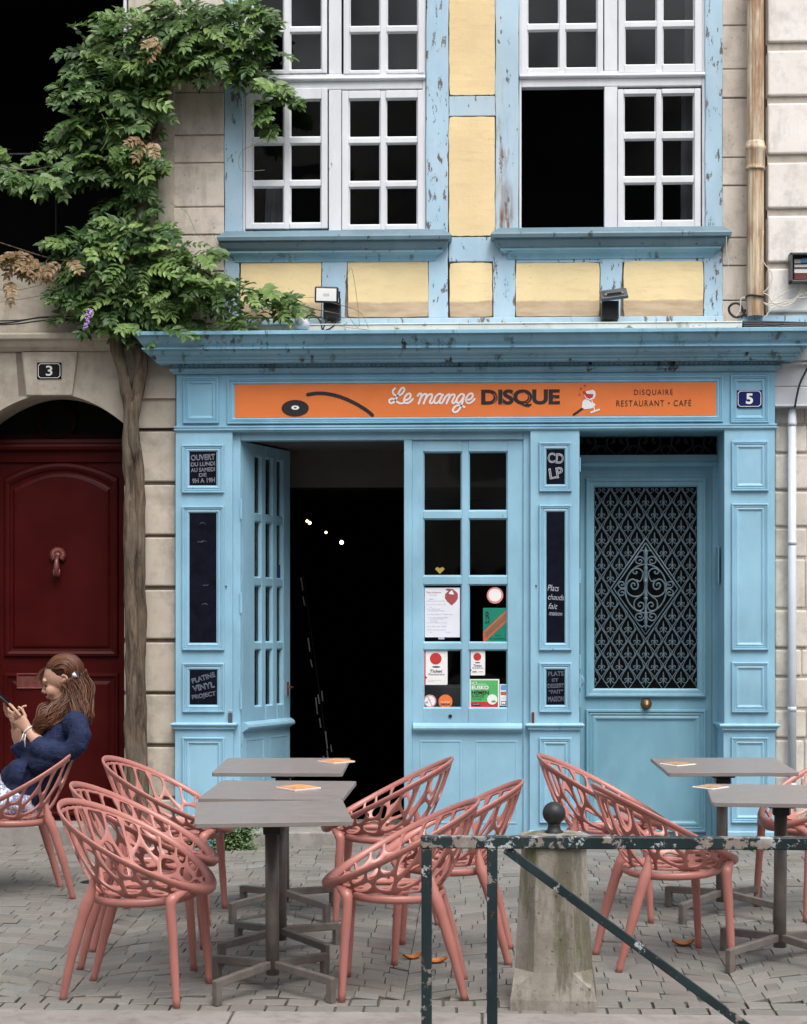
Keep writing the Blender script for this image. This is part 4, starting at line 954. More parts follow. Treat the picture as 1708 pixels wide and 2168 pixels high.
    mb = MB(); c = P3(1518, 1200, 0.2); mb.obox((WX(1533) - 0.016, 0.20, WZ(1198, .2)), (0.004, 0.0, 0), (0, 0.06, 0), (0, 0, 0.112)); mb.build('jamb_flap', 'blue_door', shop, bevel=0.003)
entrance()
mb = MB(); mb.box(WX(1227), WX(1533), 0.03, YE + 0.02, -0.05, WZ(1777, .2)); mb.build('door_step', 'step', shop, bevel=0.006)
mb = MB()       # hinges and hasps on the centre pilaster
for v in (983, 1218, 1400, 1440, 1480): mb.box(WX(1226.8), WX(1226.8) + 0.006, -0.004, 0.02, WZ(v + 16), WZ(v - 14))
mb.tube([(WX(1231), 0.0, WZ(1430)), (WX(1236), -.01, WZ(1440)), (WX(1231), 0, WZ(1452))], 0.003, 6)
mb.build('shutter_hinges', 'blue_fascia', shop)
for u, v in ((478.5, 1241), (1134.5, 1240)): mb = MB(); mb.disc(WX(u), WZ(v), 0.0055, -0.0015, 12); mb.quad(WX(u) - 0.002, WX(u) + 0.002, WZ(v + 6), WZ(v), -0.0014); mb.build('keyhole', 'black', shop)
# ================================================================ signs
def placed(name, label, cat, u, v, Y, group=None): return thing(name, label, cat, tuple(P3(u, v, Y)), group=group)
YS = -0.006
sg = placed('sign_board', 'long orange sign reading Le mange DISQUE in the blue fascia', 'sign', 1006, 847, YS)
so = rect(497, 1515, 811.5, 882, YS)
mb = MB(); mb.box(so[0], so[1], YS, YS + 0.008, so[2], so[3]); mb.build('board', 'orange', sg, bevel=0.001)
def sw(u, v): x, z = W(u, v, YS); return x, z
PX = 1 / 361.0
def strokes(lst, wd, mat, name, n=6, par=None, Y=None):
    mb = MB()
    for i, s_ in enumerate(lst): ribbon(mb, [W(u, v, (Y or YS)) for u, v in s_], wd, (Y or YS) - 0.002 - 0.00012 * i, n)
    return mb.build(name, mat, par or sg)
def z5(pts, sc=2.0829, fu=380, fv=700): return [((fu + x / sc) / 1.0621, (fv + y / sc) / 1.0621) for x, y in pts]
# script words, traced as one pen line per letter
S = [[(217, 103), (190, 128), (180, 165), (195, 205), (235, 228), (290, 225), (345, 190), (380, 135), (375, 100), (352, 92), (320, 115), (290, 165), (265, 220), (240, 280), (205, 335), (155, 362), (122, 345), (118, 310), (150, 285), (195, 290), (250, 335), (300, 362), (350, 362), (385, 345)],
     [(375, 308), (430, 300), (475, 270), (492, 228), (480, 198), (445, 198), (405, 232), (378, 285), (378, 335), (410, 360), (455, 352), (500, 322), (527, 285)],
     [(612, 232), (640, 200), (668, 195), (678, 215), (665, 270), (628, 368)], [(655, 290), (700, 225), (745, 200), (768, 215), (755, 265), (715, 368)], [(742, 300), (790, 230), (835, 205), (865, 215), (860, 255), (835, 310), (825, 345), (845, 365), (880, 345), (905, 310)],
     [(1040, 220), (1010, 200), (970, 208), (925, 255), (902, 310), (912, 352), (940, 362), (985, 325), (1020, 265), (1040, 215)], [(1052, 213), (1020, 270), (995, 330), (1005, 362), (1035, 355), (1065, 315), (1090, 260)],
     [(1060, 318), (1100, 250), (1150, 208), (1170, 215), (1160, 260), (1115, 368)], [(1145, 300), (1190, 230), (1235, 208), (1258, 220), (1250, 260), (1222, 315), (1215, 345), (1235, 365), (1265, 345), (1290, 305)],
     [(1420, 215), (1380, 203), (1340, 225), (1300, 280), (1292, 330), (1312, 360), (1350, 345), (1395, 290), (1422, 225)], [(1422, 225), (1405, 300), (1375, 400), (1330, 480), (1275, 520), (1238, 510), (1230, 470), (1262, 425), (1310, 400), (1370, 405), (1430, 430)],
     [(1450, 308), (1510, 300), (1555, 270), (1575, 225), (1560, 195), (1525, 198), (1485, 232), (1458, 285), (1460, 335), (1490, 362), (1535, 355), (1575, 325), (1608, 287)]]
strokes([z5(s_, 7.764, 860, 860) for s_ in S], 0.0112, 'print_white', 'script_lettering', 5)
def tb(x0, x1, y0, y1, Y=YS): a = rect(x0, x1, y0, y1, Y); return a
text('DISQUE', tb(1018.5, 1185, 824, 862), YS - 0.002, 'print_black', sg, 'bold_lettering', offset=0.040, space=0.95)
# worn record grooves inside the letters
mb = MB()
for (u, v, r_, a0, a1) in ((1041, 843, 9, -70, 70), (1041, 843, 13, -60, 50), (1090, 834, 6, 100, 250), (1113, 843, 8, -80, 60), (1113, 843, 12, 100, 170), (1138, 850, 7, 20, 120), (1063, 858, 4, 0, 180), (1168, 846, 6, -50, 50)):
    c = sw(u, v); pts = [(c[0] + r_ * PX * math.cos(rad(a0 + (a1 - a0) * i / 8)), c[1] + r_ * PX * math.sin(rad(a0 + (a1 - a0) * i / 8))) for i in range(9)]
    ribbon(mb, pts, 0.0022, YS - 0.0038, 1, smooth=False)
mb.build('groove_marks', 'orange', sg)
text('DISQUAIRE', tb(1342, 1424, 824.5, 838), YS - 0.002, 'print_black', sg, space=1.28)
text('RESTAURANT • CAFÉ', tb(1304.5, 1463, 844, 860), YS - 0.002, 'print_black', sg, space=1.22)
# drawn record, the figure's black arm and gloved wine glass (the rest of the cartoon figure is left out)
mb = MB(); c = sw(625, 864); mb.disc(c[0], c[1], 17.5 * PX, YS - 0.003, 40, rx=29 * PX); mb.cur = 1; mb.disc(c[0], c[1] + 1 * PX, 4.6 * PX, YS - 0.0032, 24, rx=8.5 * PX); mb.cur = 0; mb.disc(c[0], c[1] + 1 * PX, 1.6 * PX, YS - 0.0034, 16, rx=3 * PX); mb.build('record_drawing', ['print_black', 'print_white'], sg)
strokes([z5([(650, 390), (690, 384), (740, 386), (800, 400), (860, 425), (920, 460), (952, 486)])], 0.021, 'print_black', 'arm_drawing', 8)
mb = MB(); g6 = lambda x, y: W((1070 + x / 5.51) / 1.0621, (850 + y / 5.51) / 1.0621, YS)
mb.poly([g6(*p) for p in [(1340, 200), (1360, 165), (1450, 145), (1478, 170), (1482, 215), (1465, 255), (1420, 275), (1370, 260), (1345, 230)]][::-1], YS - 0.0030)
mb.poly([g6(*p) for p in [(1320, 290), (1350, 262), (1400, 275), (1425, 300), (1470, 315), (1480, 335), (1440, 375), (1350, 388), (1310, 365)]][::-1], YS - 0.0026)
mb.cur = 1; mb.poly([g6(*p) for p in [(1318, 165), (1350, 162), (1375, 195), (1455, 200), (1445, 240), (1405, 258), (1365, 240), (1345, 205)]][::-1], YS - 0.0034)
for (x, y, r_) in ((1350, 95, 13), (1300, 130, 13), (1283, 205, 12)): c = g6(x, y); mb.disc(c[0], c[1], r_ * 0.00046, YS - 0.003, 12)
mb.cur = 0; ribbon(mb, [g6(1436, 275), g6(1448, 320), g6(1470, 395)], 0.006, YS - 0.0022, 4); ribbon(mb, [g6(1425, 425), g6(1475, 408), g6(1525, 390)], 0.0095, YS - 0.0024, 4)
mb.cur = 2; ribbon(mb, [g6(1315, 380), g6(1260, 420), g6(1212, 452)], 0.0135, YS - 0.0020, 4)
mb.build('wine_glass_drawing', ['print_white', 'print_red', 'print_black'], sg)
# enamel house numbers
def plaque(u0, u1, v0, v1, Y, num, mat, label, bold):
    r_ = rect(u0, u1, v0, v1, Y); p = placed('house_number_plaque', label, 'house number', (u0 + u1) / 2, (v0 + v1) / 2, Y)
    mb = MB(); mb.box(r_[0], r_[1], Y, Y + 0.006, r_[2], r_[3]); mb.build('plate', mat, p, bevel=0.003)
    mb = MB(); x0, x1, z0, z1 = r_; 
    def oct_(i, c): a, b, d, e = x0 + i, x1 - i, z0 + i * 0.9, z1 - i * 0.9; return [(a + c, d), (b - c, d), (b, d + c), (b, e - c), (b - c, e), (a + c, e), (a, e - c), (a, d + c)]
    A = oct_(0.007, 0.013); B = oct_(0.0105, 0.012); v = [(x, Y - 0.001, z) for x, z in A] + [(x, Y - 0.001, z) for x, z in B]
    mb.add(v, [(i, (i + 1) % 8, (i + 1) % 8 + 8, i + 8) for i in range(8)]); mb.build('border', 'print_white', p)
    w_ = (x1 - x0); cx = (x0 + x1) / 2
    text(num, (cx - w_ * 0.135, cx + w_ * 0.135, z0 + (z1 - z0) * 0.20, z0 + (z1 - z0) * 0.80), Y - 0.001, 'print_white', p, 'numeral', offset=bold)
plaque(78, 130, 767, 802.5, 0.035, '3', 'enamel_black', 'black enamel plaque numbered 3 on the keystone over the red door', 0.012)
plaque(1559, 1613.5, 825, 863, -0.012, '5', 'enamel_blue', 'blue enamel plaque numbered 5 on the right end of the blue fascia', 0.035)
# blackboards in the pilaster panels
def board(u0, u1, v0, v1, label):
    Y = -0.0045; r_ = rect(u0 - 1, u1 + 1, v0 - 1, v1 + 1, Y); p = placed('chalkboard', label, 'chalkboard', (u0 + u1) / 2, (v0 + v1) / 2, Y, 'chalkboards in the pilaster panels')
    mb = MB(); mb.box(r_[0], r_[1], Y, Y + 0.0018, r_[2], r_[3]); mb.build('board', 'chalkboard', p); return p
def ct(p, s_, u0, u1, v0, v1, rot=0, ol=0.035, mat='chalk', shear=0, off=0):
    text(s_, rect(u0, u1, v0, v1, -0.005), -0.0055, mat, p, 'chalk_writing', outline=ol, rot=rot, shear=shear, offset=off)
p = board(402, 457, 955, 1026, 'small blackboard with opening hours chalked on it, top of the left pilaster')
for s_, a, b, c_, d_ in (('OUVERT', 404, 455, 962, 974), ('DU LUNDI', 404, 455, 978, 986.5), ('AU SAMEDI', 404, 455, 990, 998.5), ('DE', 421, 437, 1001.5, 1009), ('9H A 19H', 407, 455, 1012, 1022)):
    ct(p, s_, a, b, c_, d_, rad(2.5), 0.02)
p = board(402, 457, 1085, 1359, 'tall blank blackboard in the middle of the left pilaster')
mb = MB(); rs = random.Random(5)
for k in range(5):
    u = rs.uniform(412, 440); v = rs.choice((1110, 1145, 1236, 1242, 1280)) + rs.uniform(-3, 3); ribbon(mb, [W(u + dx, v + rs.uniform(-1.5, 1.5), -0.005) for dx in (0, 4, 8, 12)], 0.0015, -0.0050 - 0.0001 * k, 3)
mb.build('chalk_smudges', 'chalk_dim', p)
p = board(402.5, 458.5, 1418, 1490, 'small blackboard reading PLATINE VINYL PROJECT, low on the left pilaster')
ct(p, 'PLATINE', 405, 456, 1429, 1440, rad(17), 0.032, 'chalk_dim'); ct(p, 'VINYL', 407, 454, 1447, 1460, rad(12), 0.032, 'chalk_dim'); ct(p, 'PROJECT', 406, 457, 1467, 1479, rad(10), 0.032, 'chalk_dim')
p = board(1157.5, 1195, 950.5, 1024, 'small blackboard reading CD LP, top of the middle pilaster')
ct(p, 'CD', 1159, 1193, 959, 981, rad(-6), 0.028); ct(p, 'LP', 1162, 1192, 990, 1013, rad(8), 0.028)
p = board(1157.5, 1195, 1082, 1359, 'tall narrow blackboard reading Plats chauds fait maison on the middle pilaster')
for s_, a, b, c_, d_ in (('Plats', 1159, 1183, 1238, 1251), ('chauds', 1160, 1194, 1258, 1270), ('fait', 1161, 1180, 1277, 1289), ('maison', 1162, 1190, 1294, 1303)): ct(p, s_, a, b, c_, d_, rad(-3), 0, 'chalk', shear=0.25, off=-0.004)
p = board(1157.5, 1195.5, 1418, 1490.5, 'small crowded blackboard reading PLATS ET DESSERT FAIT MAISON, low on the middle pilaster')
for s_, a, b, c_, d_ in (('PLATS', 1160, 1193, 1421, 1431), ('ET', 1168, 1182, 1436, 1443), ('DESSERT', 1159, 1194, 1447, 1456), ('“FAIT”', 1161, 1192, 1460, 1468), ('MAISON', 1160, 1194, 1474, 1485)): ct(p, s_, a, b, c_, d_, rad(2), 0.026, 'chalk_dim')
# ================================================================ stickers and papers on the fixed door
YG = YLf + 0.020
def z7(x, y): return ((920 + x / 6.57) / 1.0621, (1290 + y / 6.57) / 1.0621)
def zr(x0, x1, y0, y1): a = z7(x0, y0); b = z7(x1, y1); return rect(a[0], b[0], a[1], b[1], YG)
def sticker(name, label, cat, x0, x1, y0, y1, mat, rr=0.0, disc=False):
    a = z7(x0, y0); b = z7(x1, y1); p = thing(name, label, cat, tuple(P3((a[0] + b[0]) / 2, (a[1] + b[1]) / 2, YG))); r_ = zr(x0, x1, y0, y1); mb = MB()
    if disc: mb.prism([((r_[0] + r_[1]) / 2 + (r_[1] - r_[0]) / 2 * math.cos(2 * math.pi * i / 32), (r_[2] + r_[3]) / 2 + (r_[3] - r_[2]) / 2 * math.sin(2 * math.pi * i / 32)) for i in range(32)], YG, YG + 0.0006)
    else:
        pts = []
        for cx, cz, a0 in ((r_[1] - rr, r_[3] - rr, 0), (r_[0] + rr, r_[3] - rr, 90), (r_[0] + rr, r_[2] + rr, 180), (r_[1] - rr, r_[2] + rr, 270)):
            for i in range(5): pts.append((cx + rr * math.cos(rad(a0 + i * 22.5)), cz + rr * math.sin(rad(a0 + i * 22.5))))
        mb.prism(pts, YG, YG + 0.0006)
    mb.build('sheet', mat, p); return p
def sq(p, name, x0, x1, y0, y1, mat, k=1):
    r_ = zr(x0, x1, y0, y1); mb = MB(); mb.quad(*r_, YG - 0.0006 * k); return mb.build(name, mat, p)
def sp(p, name, pts, mat, k=1):
    mb = MB(); mb.poly([W(*z7(x, y), YG) for x, y in pts][::-1], YG - 0.0006 * k); return mb.build(name, mat, p)
def sd_(p, name, x, y, r_, mat, k=1, ry=None, r0=None):
    c = W(*z7(x, y), YG); q_ = 1 / 6.57 / 1.0621 / 359; mb = MB()
    if r0: mb.ring(c[0], c[1], r0 * q_, r_ * q_, YG - 0.0006 * k)
    else: mb.disc(c[0], c[1], (ry or r_) * q_, YG - 0.0006 * k, 32, rx=r_ * q_)
    return mb.build(name, mat, p)
def st(p, s_, x0, x1, y0, y1, mat, k=2, **kw): return text(s_, zr(x0, x1, y0, y1), YG - 0.0006 * k, mat, p, **kw)
p = sticker('menu_sheet', 'white printed menu sheet with a dark red neckerchief drawing, taped inside the glazed door', 'menu', 230, 748, 205, 937, 'paper')
st(p, 'Fêtes de Bayonne', 258, 470, 262, 292, 'print_wine', offset=0.0); st(p, 'Menu 2023', 300, 408, 304, 322, 'print_grey')
rs = random.Random(2)
for y, a, b in ((365, 300, 365), (390, 258, 530), (442, 258, 540), (482, 300, 340), (508, 258, 455), (534, 275, 530), (586, 258, 640), (634, 258, 565), (656, 290, 510), (686, 300, 420), (712, 258, 555), (765, 258, 545), (816, 258, 545)):
    w_ = b - a; st(p, ' '.join(''.join(rs.choice('aeinorstlum') for _ in range(rs.randint(3, 7))) for _ in range(max(1, int(w_ / 60)))), a, b, y, y + 17, 'print_grey')
st(p, '25€', 300, 330, 855, 870, 'print_grey'); st(p, 'Bon appétit', 540, 620, 855, 872, 'print_grey')
mb = MB(); out = [(528, 242), (560, 218), (640, 224), (690, 262), (716, 290), (720, 360), (690, 410), (628, 468), (560, 410), (525, 360), (530, 300), (580, 250)]
sp(p, 'neckerchief_drawing', out, 'print_wine', 1); sp(p, 'neckerchief_gap', [(628, 238), (662, 296), (650, 306), (600, 302), (580, 288)], 'paper', 2)
mb = MB(); r_ = zr(430, 520, 938, 968); mb.quad(*r_, YG - 0.0003); mb.build('tape', 'print_grey', p)
p = sticker('round_sticker', 'round white sticker with a pink rim, high on the right side of the glazed door', 'sticker', 1145, 1388, 195, 440, 'print_pink', disc=True)
sd_(p, 'white_disc', 1265, 314, 96, 'print_white')
p = sticker('poster', 'small dark green poster with an orange diagonal band and letter R on the glass', 'poster', 1090, 1452, 503, 1015, 'print_teal')
sp(p, 'band', [(1090, 860), (1452, 520), (1452, 690), (1110, 1012), (1090, 1012)], 'print_vermilion'); 
for i in range(5): 
    t = i / 4; mb = MB(); ribbon(mb, [W(*z7(1118 + j * 3.4, 940 - 20 * i + 14 - j * 3.15 + (8 if j % 2 else -8)), YG) for j in range(0, 96)], 0.0014, YG - 0.0011, 1, smooth=False); mb.build('band_pattern', 'print_teal', p)
st(p, 'R', 1128, 1190, 558, 672, 'print_black', offset=0.01); st(p, '64', 1124, 1186, 684, 735, 'print_black', offset=0.01); st(p, 'du 10', 1275, 1345, 895, 920, 'print_black'); st(p, '28 septembre', 1185, 1420, 945, 975, 'print_black')
def voucher(x0, x1, y0, y1, edge, l2, label, k):
    p = sticker('sticker', label, 'sticker', x0, x1, y0, y1, 'print_white', rr=0.006)
    w_ = x1 - x0; h_ = y1 - y0
    sq(p, 'side_strip', x0, x0 + w_ * 0.09, y0 + 4, y1 - 2, edge); sp(p, 'strip_point', [(x0 + w_ * 0.08, y0 + h_ * 0.74), (x0 + w_ * 0.16, y0 + h_ * 0.79), (x0 + w_ * 0.08, y0 + h_ * 0.84)], edge)
    sd_(p, 'red_ball', x0 + w_ * 0.51, y0 + h_ * 0.25, w_ * 0.245, 'print_red'); sd_(p, 'shadow_mark', x0 + w_ * 0.53, y0 + h_ * 0.485, w_ * 0.17, 'print_navy', 1, ry=w_ * 0.035)
    st(p, 'Ticket', x0 + w_ * 0.27, x0 + w_ * 0.79, y0 + h_ * 0.56, y0 + h_ * 0.65, 'print_black', shear=0.25, offset=0.015); st(p, l2, x0 + w_ * 0.2, x0 + w_ * 0.88, y0 + h_ * 0.665, y0 + h_ * 0.725, 'print_navy', shear=0.25)
    sq(p, 'rule', x0 + w_ * 0.2, x0 + w_ * 0.75, y0 + h_ * 0.865, y0 + h_ * 0.872, 'print_grey'); sq(p, 'rule', x0 + w_ * 0.2, x0 + w_ * 0.45, y0 + h_ * 0.90, y0 + h_ * 0.906, 'print_grey')
    return p
voucher(210, 565, 1125, 1640, 'print_red', 'Restaurant', 'larger white voucher sticker with a red ball and a red left edge, reading Ticket Restaurant', 1)
p = voucher(885, 1120, 1135, 1500, 'print_navy', 'Kadéos', 'smaller white voucher sticker with a red ball and a navy left edge', 1)
sq(p, 'red_bar', 935, 995, 1440, 1455, 'print_wine'); sq(p, 'grey_bar', 1025, 1085, 1440, 1452, 'print_grey')
p = sticker('sticker', 'square green and red sticker reading ICI EUSKO HEMEN EUSKOZ on the glass', 'sticker', 890, 1330, 1555, 1990, 'print_white')
sq(p, 'green_field', 908, 1310, 1572, 1890, 'print_green'); sq(p, 'red_field', 908, 1310, 1890, 1975, 'print_red')
st(p, 'ICI', 922, 998, 1594, 1638, 'print_white', offset=0.012); st(p, 'PAYEZ EN', 1010, 1130, 1620, 1640, 'print_white'); st(p, 'EUSKO', 922, 1172, 1650, 1708, 'print_white', offset=0.03); st(p, 'HEMEN', 922, 1176, 1726, 1784, 'print_black', offset=0.03); st(p, 'EUSKOZ', 925, 1108, 1794, 1826, 'print_black', offset=0.02); st(p, 'ORDAINDU', 925, 1080, 1840, 1860, 'print_black')
sq(p, 'black_tag', 932, 1050, 1912, 1950, 'print_black', 2); st(p, 'EUSKAL MONETA', 938, 1044, 1918, 1932, 'print_white', 3)
sd_(p, 'badge', 1226, 1855, 76, 'print_white', 3); sd_(p, 'badge_leaf', 1245, 1885, 34, 'print_green', 4, ry=18)
p = sticker('sticker', 'narrow white strip of bank card logos beside the green sticker', 'sticker', 1338, 1443, 1630, 1945, 'print_white')
sq(p, 'blue_mark', 1350, 1430, 1642, 1718, 'print_sky'); sq(p, 'brown_mark', 1352, 1430, 1742, 1790, 'print_wine'); sd_(p, 'ring_mark', 1376, 1766, 16, 'print_vermilion', 2); sd_(p, 'ring_mark', 1404, 1766, 16, 'orange', 3)
st(p, 'VISA', 1364, 1420, 1826, 1846, 'print_grey'); sq(p, 'dark_mark', 1356, 1430, 1880, 1932, 'print_navy'); sd_(p, 'ring_mark', 1378, 1906, 18, 'print_white', 2); sd_(p, 'ring_mark', 1406, 1906, 18, 'print_white', 3)
p = sticker('no_smoking_sticker', 'round white sticker with a red ring and slash, bottom left corner of the glazed door', 'sticker', 212, 398, 1785, 1975, 'print_white', disc=True)
sd_(p, 'red_ring', 305, 1880, 92, 'print_pink', 1, r0=78); mb = MB(); ribbon(mb, [W(*z7(272, 1812), YG), W(*z7(338, 1948), YG)], 0.0045, YG - 0.0012, 1, smooth=False); mb.build('red_slash', 'print_pink', p)
mb = MB(); ribbon(mb, [W(*z7(245, 1888), YG), W(*z7(325, 1856), YG)], 0.002, YG - 0.0008, 1, smooth=False); mb.build('cigarette_mark', 'print_grey', p); sq(p, 'blue_mark', 240, 276, 1892, 1912, 'print_sky')
p = sticker('round_sticker', 'round orange sticker reading mange DISQUE at the foot of the glazed door', 'sticker', 432, 638, 1783, 1990, 'orange', disc=True)
st(p, 'Le mange', 462, 604, 1878, 1912, 'print_white', shear=0.3); st(p, 'DISQUE', 466, 602, 1914, 1946, 'print_black', offset=0.03)
# things standing just inside the glass
mb = MB(); YI = 0.22
mb.box(WX(890, YI), WX(1068, YI), YI, YI + 0.35, WZ(1545, YI), WZ(1452, YI)); o = mb.build('counter_box', 'white_plastic', None, bevel=0.012); M['inside_grey'] = simple('grey_box_inside', (0.30, 0.31, 0.33, 1), 0.5); o.data.materials[0] = M['inside_grey']
tag(o, 'pale grey plastic box standing behind the bottom panes of the glazed door', 'box')
mb = MB(); YB = 2.6
mb.box(WX(868, YB), WX(990, YB), YB, YB + 0.3, -0.02, WZ(1222, YB)); mb.cur = 1; mb.box(WX(868, YB), WX(986, YB), YB - 0.01, YB + 0.31, WZ(1222, YB), WZ(1217, YB)); mb.cur = 1
c = P3(931, 1206, YB); mb.prism([(c.x, c.z - 0.03), (c.x + 0.035, c.z + 0.005), (c.x + 0.02, c.z + 0.02), (c.x, c.z + 0.01), (c.x - 0.02, c.z + 0.02), (c.x - 0.035, c.z + 0.005)], YB - 0.02, YB)
o = mb.build('bar_counter', ['dark', 'glow']); tag(o, 'dim bar counter with a self-glowing gold top, seen through the panes of the glazed door', 'counter')
for i, (u, v, r_, Y) in enumerate(((650, 1103, 5, 2.4), (655.5, 1107, 6, 2.5), (690, 1127, 5, 3.4), (723, 1148, 8, 3.0))):
    p = P3(u, v, Y); mb = MB(); q_ = r_ * (Y + 11.4) / 4100
    t = thing('pendant_lamp', ['small lit bulb hanging nearest the open door, left of a touching pair', 'larger lit bulb, right of the touching pair near the open door', 'small lit bulb hanging alone between the pair and the biggest bulb', 'biggest and lowest lit bulb in the dark shop'][i], 'lamp', tuple(p), group='lit bulbs inside the shop')
    mb.ell(p, (q_ * .52,) * 3, None, 14, 8); mb.build('bulb', 'bulb', t); mb = MB(); mb.tube([p + Vector((0, 0, q_ * .6)), p + Vector((0, 0, 0.05))], 0.003, 6); mb.build('cord', 'black', t)

YR = 2.2; rk = thing('glint_rack', 'made-up slanting metal rack with short white rods for glints, in the dark shop doorway', 'rack', tuple(P3(665, 1600, YR)))
mb = MB(); mb.bar(P3(640, 1205, YR), P3(700, 1640, YR), 0.008, 0.008); mb.build('rail', 'iron', rk)  # slanting bar of the made-up glint rack
for (u0, v0, u1, v1) in ((637, 1222, 641, 1250), (641, 1262, 645, 1282), (652, 1350, 656, 1380), (657, 1396, 661, 1412), (668, 1476, 672, 1512), (673, 1470, 676, 1490), (681, 1462, 683, 1484), (676, 1520, 679, 1540), (684, 1600, 688, 1622), (692, 1588, 694, 1606), (700, 1576, 702, 1592), (689, 1548, 693, 1585)):
    mb = MB(); mb.bar(P3(u0, v0, YR - .02), P3(u1, v1, YR - .02), 0.010, 0.008); mb.build('glint_rod', 'print_white', rk)  # white rods stand in for glints off a stair rail
# ================================================================ coral armchairs
def chair_map(r_, a):
    r0 = 0.56; ca, sa = math.cos(a), math.sin(a)
    Bx, By, Bz = 0.055 + 0.185 * ca, 0.195 * sa, 0.428
    if r_ <= r0:
        k = r_ / r0; return Vector((0.055 + 0.185 * ca * k, By * k, 0.414 + 0.014 * k ** 3))
    k = (r_ - r0) / (1 - r0)
    Rx, Ry = 0.005 + 0.300 * ca, 0.283 * sa; Rz = 0.452 + (0.305 - Rx) / 0.6 * 0.315
    kh = k ** 0.85; kv = k ** (1.0 + 0.35 * (1 - abs(sa)))
    return Vector((Bx + (Rx - Bx) * kh, By + (Ry - By) * kh, Bz + (Rz - Bz) * kv))
def cmap(x, y):
    return chair_map(min(1.0, math.hypot(x, y)), math.atan2(y, x))
def clip(poly, nx, ny, c):
    out = []; n = len(poly)
    for i in range(n):
        a = poly[i]; b = poly[(i + 1) % n]; da = a[0] * nx + a[1] * ny - c; db = b[0] * nx + b[1] * ny - c
        if da <= 0: out.append(a)
        if (da < 0 < db) or (db < 0 < da): t = da / (da - db); out.append((a[0] + (b[0] - a[0]) * t, a[1] + (b[1] - a[1]) * t))
    return out
def chair_shell():
    rs = random.Random(21); seeds = []
    def ringf(r_, n, ph, ja, jr, front_skip=0):
        h = n // 2
        for i in range(h):
            a = math.pi * (i + 0.5 + ph) / h
            if a > math.pi: continue
            a += rs.uniform(-ja, ja); q_ = r_ + rs.uniform(-jr, jr)
            for s_ in (1, -1): seeds.append((q_ * math.cos(a), s_ * q_ * math.sin(a)))
    ringf(0.895, 24, 0.0, 0.06, 0.03); ringf(0.70, 13, 0.25, 0.15, 0.05); ringf(0.52, 9, -0.1, 0.14, 0.03); ringf(0.27, 4, 0.1, 0.1, 0.03)
    NC = 40; cells = []
    def sc_at(x, y, nx, ny):
        e = 0.01; return max(0.12, (cmap(x + nx * e, y + ny * e) - cmap(x - nx * e, y - ny * e)).length / (2 * e))
    mb = MB(); mb.smooth = True; key = {}; V = []
    def vid(p):
        k = (round(p[0], 4), round(p[1], 4))
        if k not in key: key[k] = len(V); V.append(p)
        return key[k]
    F = []
    for i, s_ in enumerate(seeds):
        big = [(-1.5, -1.5), (1.5, -1.5), (1.5, 1.5), (-1.5, 1.5)]; cell = big; inner = big
        for j, q_ in enumerate(seeds):
            if i == j: continue
            dx, dy = q_[0] - s_[0], q_[1] - s_[1]; L = math.hypot(dx, dy)
            if L > 0.75: continue
            nx, ny = dx / L, dy / L; mx, my = (s_[0] + q_[0]) / 2, (s_[1] + q_[1]) / 2; c_ = mx * nx + my * ny
            cell = clip(cell, nx, ny, c_)
        for k in range(NC):
            a = 2 * math.pi * k / NC; cell = clip(cell, math.cos(a), math.sin(a), 0.975)
        if len(cell) < 3: continue
        inner = cell
        for j, q_ in enumerate(seeds):
            if i == j: continue
            dx, dy = q_[0] - s_[0], q_[1] - s_[1]; L = math.hypot(dx, dy)
            if L > 0.75: continue
            nx, ny = dx / L, dy / L; mx, my = (s_[0] + q_[0]) / 2, (s_[1] + q_[1]) / 2
            rr_ = math.hypot(mx, my); wid = 0.027 if rr_ < 0.52 else 0.0175
            if rr_ > .82: wid = 0.0125
            if mx > 0.45: wid *= 0.8
            inner = clip(inner, nx, ny, mx * nx + my * ny - wid / 2 / sc_at(mx, my, nx, ny) if inner else 0)
            if not inner: break
        if inner:
            for k in range(NC):
                a = 2 * math.pi * k / NC; inner = clip(inner, math.cos(a), math.sin(a), 0.963)
                if not inner: break
        solid = (not inner) or len(inner) < 3
        # shared samples along the cell border
        out = []; n = len(cell)
        for k in range(n):
            a = cell[k]; b = cell[(k + 1) % n]; flip = (round(a[0], 4), round(a[1], 4)) > (round(b[0], 4), round(b[1], 4))
            if math.hypot(a[0] - b[0], a[1] - b[1]) < 1e-4: continue
            p_, q2 = (b, a) if flip else (a, b); m = max(1, int(math.ceil((cmap(*a) - cmap(*b)).length / 0.016)))
            seg_ = [(p_[0] + (q2[0] - p_[0]) * t / m, p_[1] + (q2[1] - p_[1]) * t / m) for t in range(m + 1)]
            if flip: seg_ = seg_[::-1]
            out += seg_[:-1]
        if solid: F.append(tuple(vid(p) for p in out)); continue
        for _ in range(1):      # round the corners of the opening
            q3 = []
            for k in range(len(inner)):
                a = inner[k]; b = inner[(k + 1) % len(inner)]
                q3 += [(a[0] * .75 + b[0] * .25, a[1] * .75 + b[1] * .25), (a[0] * .25 + b[0] * .75, a[1] * .25 + b[1] * .75)]
            inner = q3
        gx = sum(p[0] for p in inner) / len(inner); gy = sum(p[1] for p in inner) / len(inner)
        inn = []
        for p in out:
            dx, dy = p[0] - gx, p[1] - gy; best = None
            for k in range(len(inner)):
                a = inner[k]; b = inner[(k + 1) % len(inner)]; ex, ey = b[0] - a[0], b[1] - a[1]
                den = dx * ey - dy * ex
                if abs(den) < 1e-12: continue
                t = ((a[0] - gx) * ey - (a[1] - gy) * ex) / den; u_ = ((a[0] - gx) * dy - (a[1] - gy) * dx) / den
                if t > 0 and -1e-6 <= u_ <= 1 + 1e-6: best = t if best is None else min(best, t)
            t = min(best or 0.5, 0.97); inn.append((gx + dx * t, gy + dy * t))
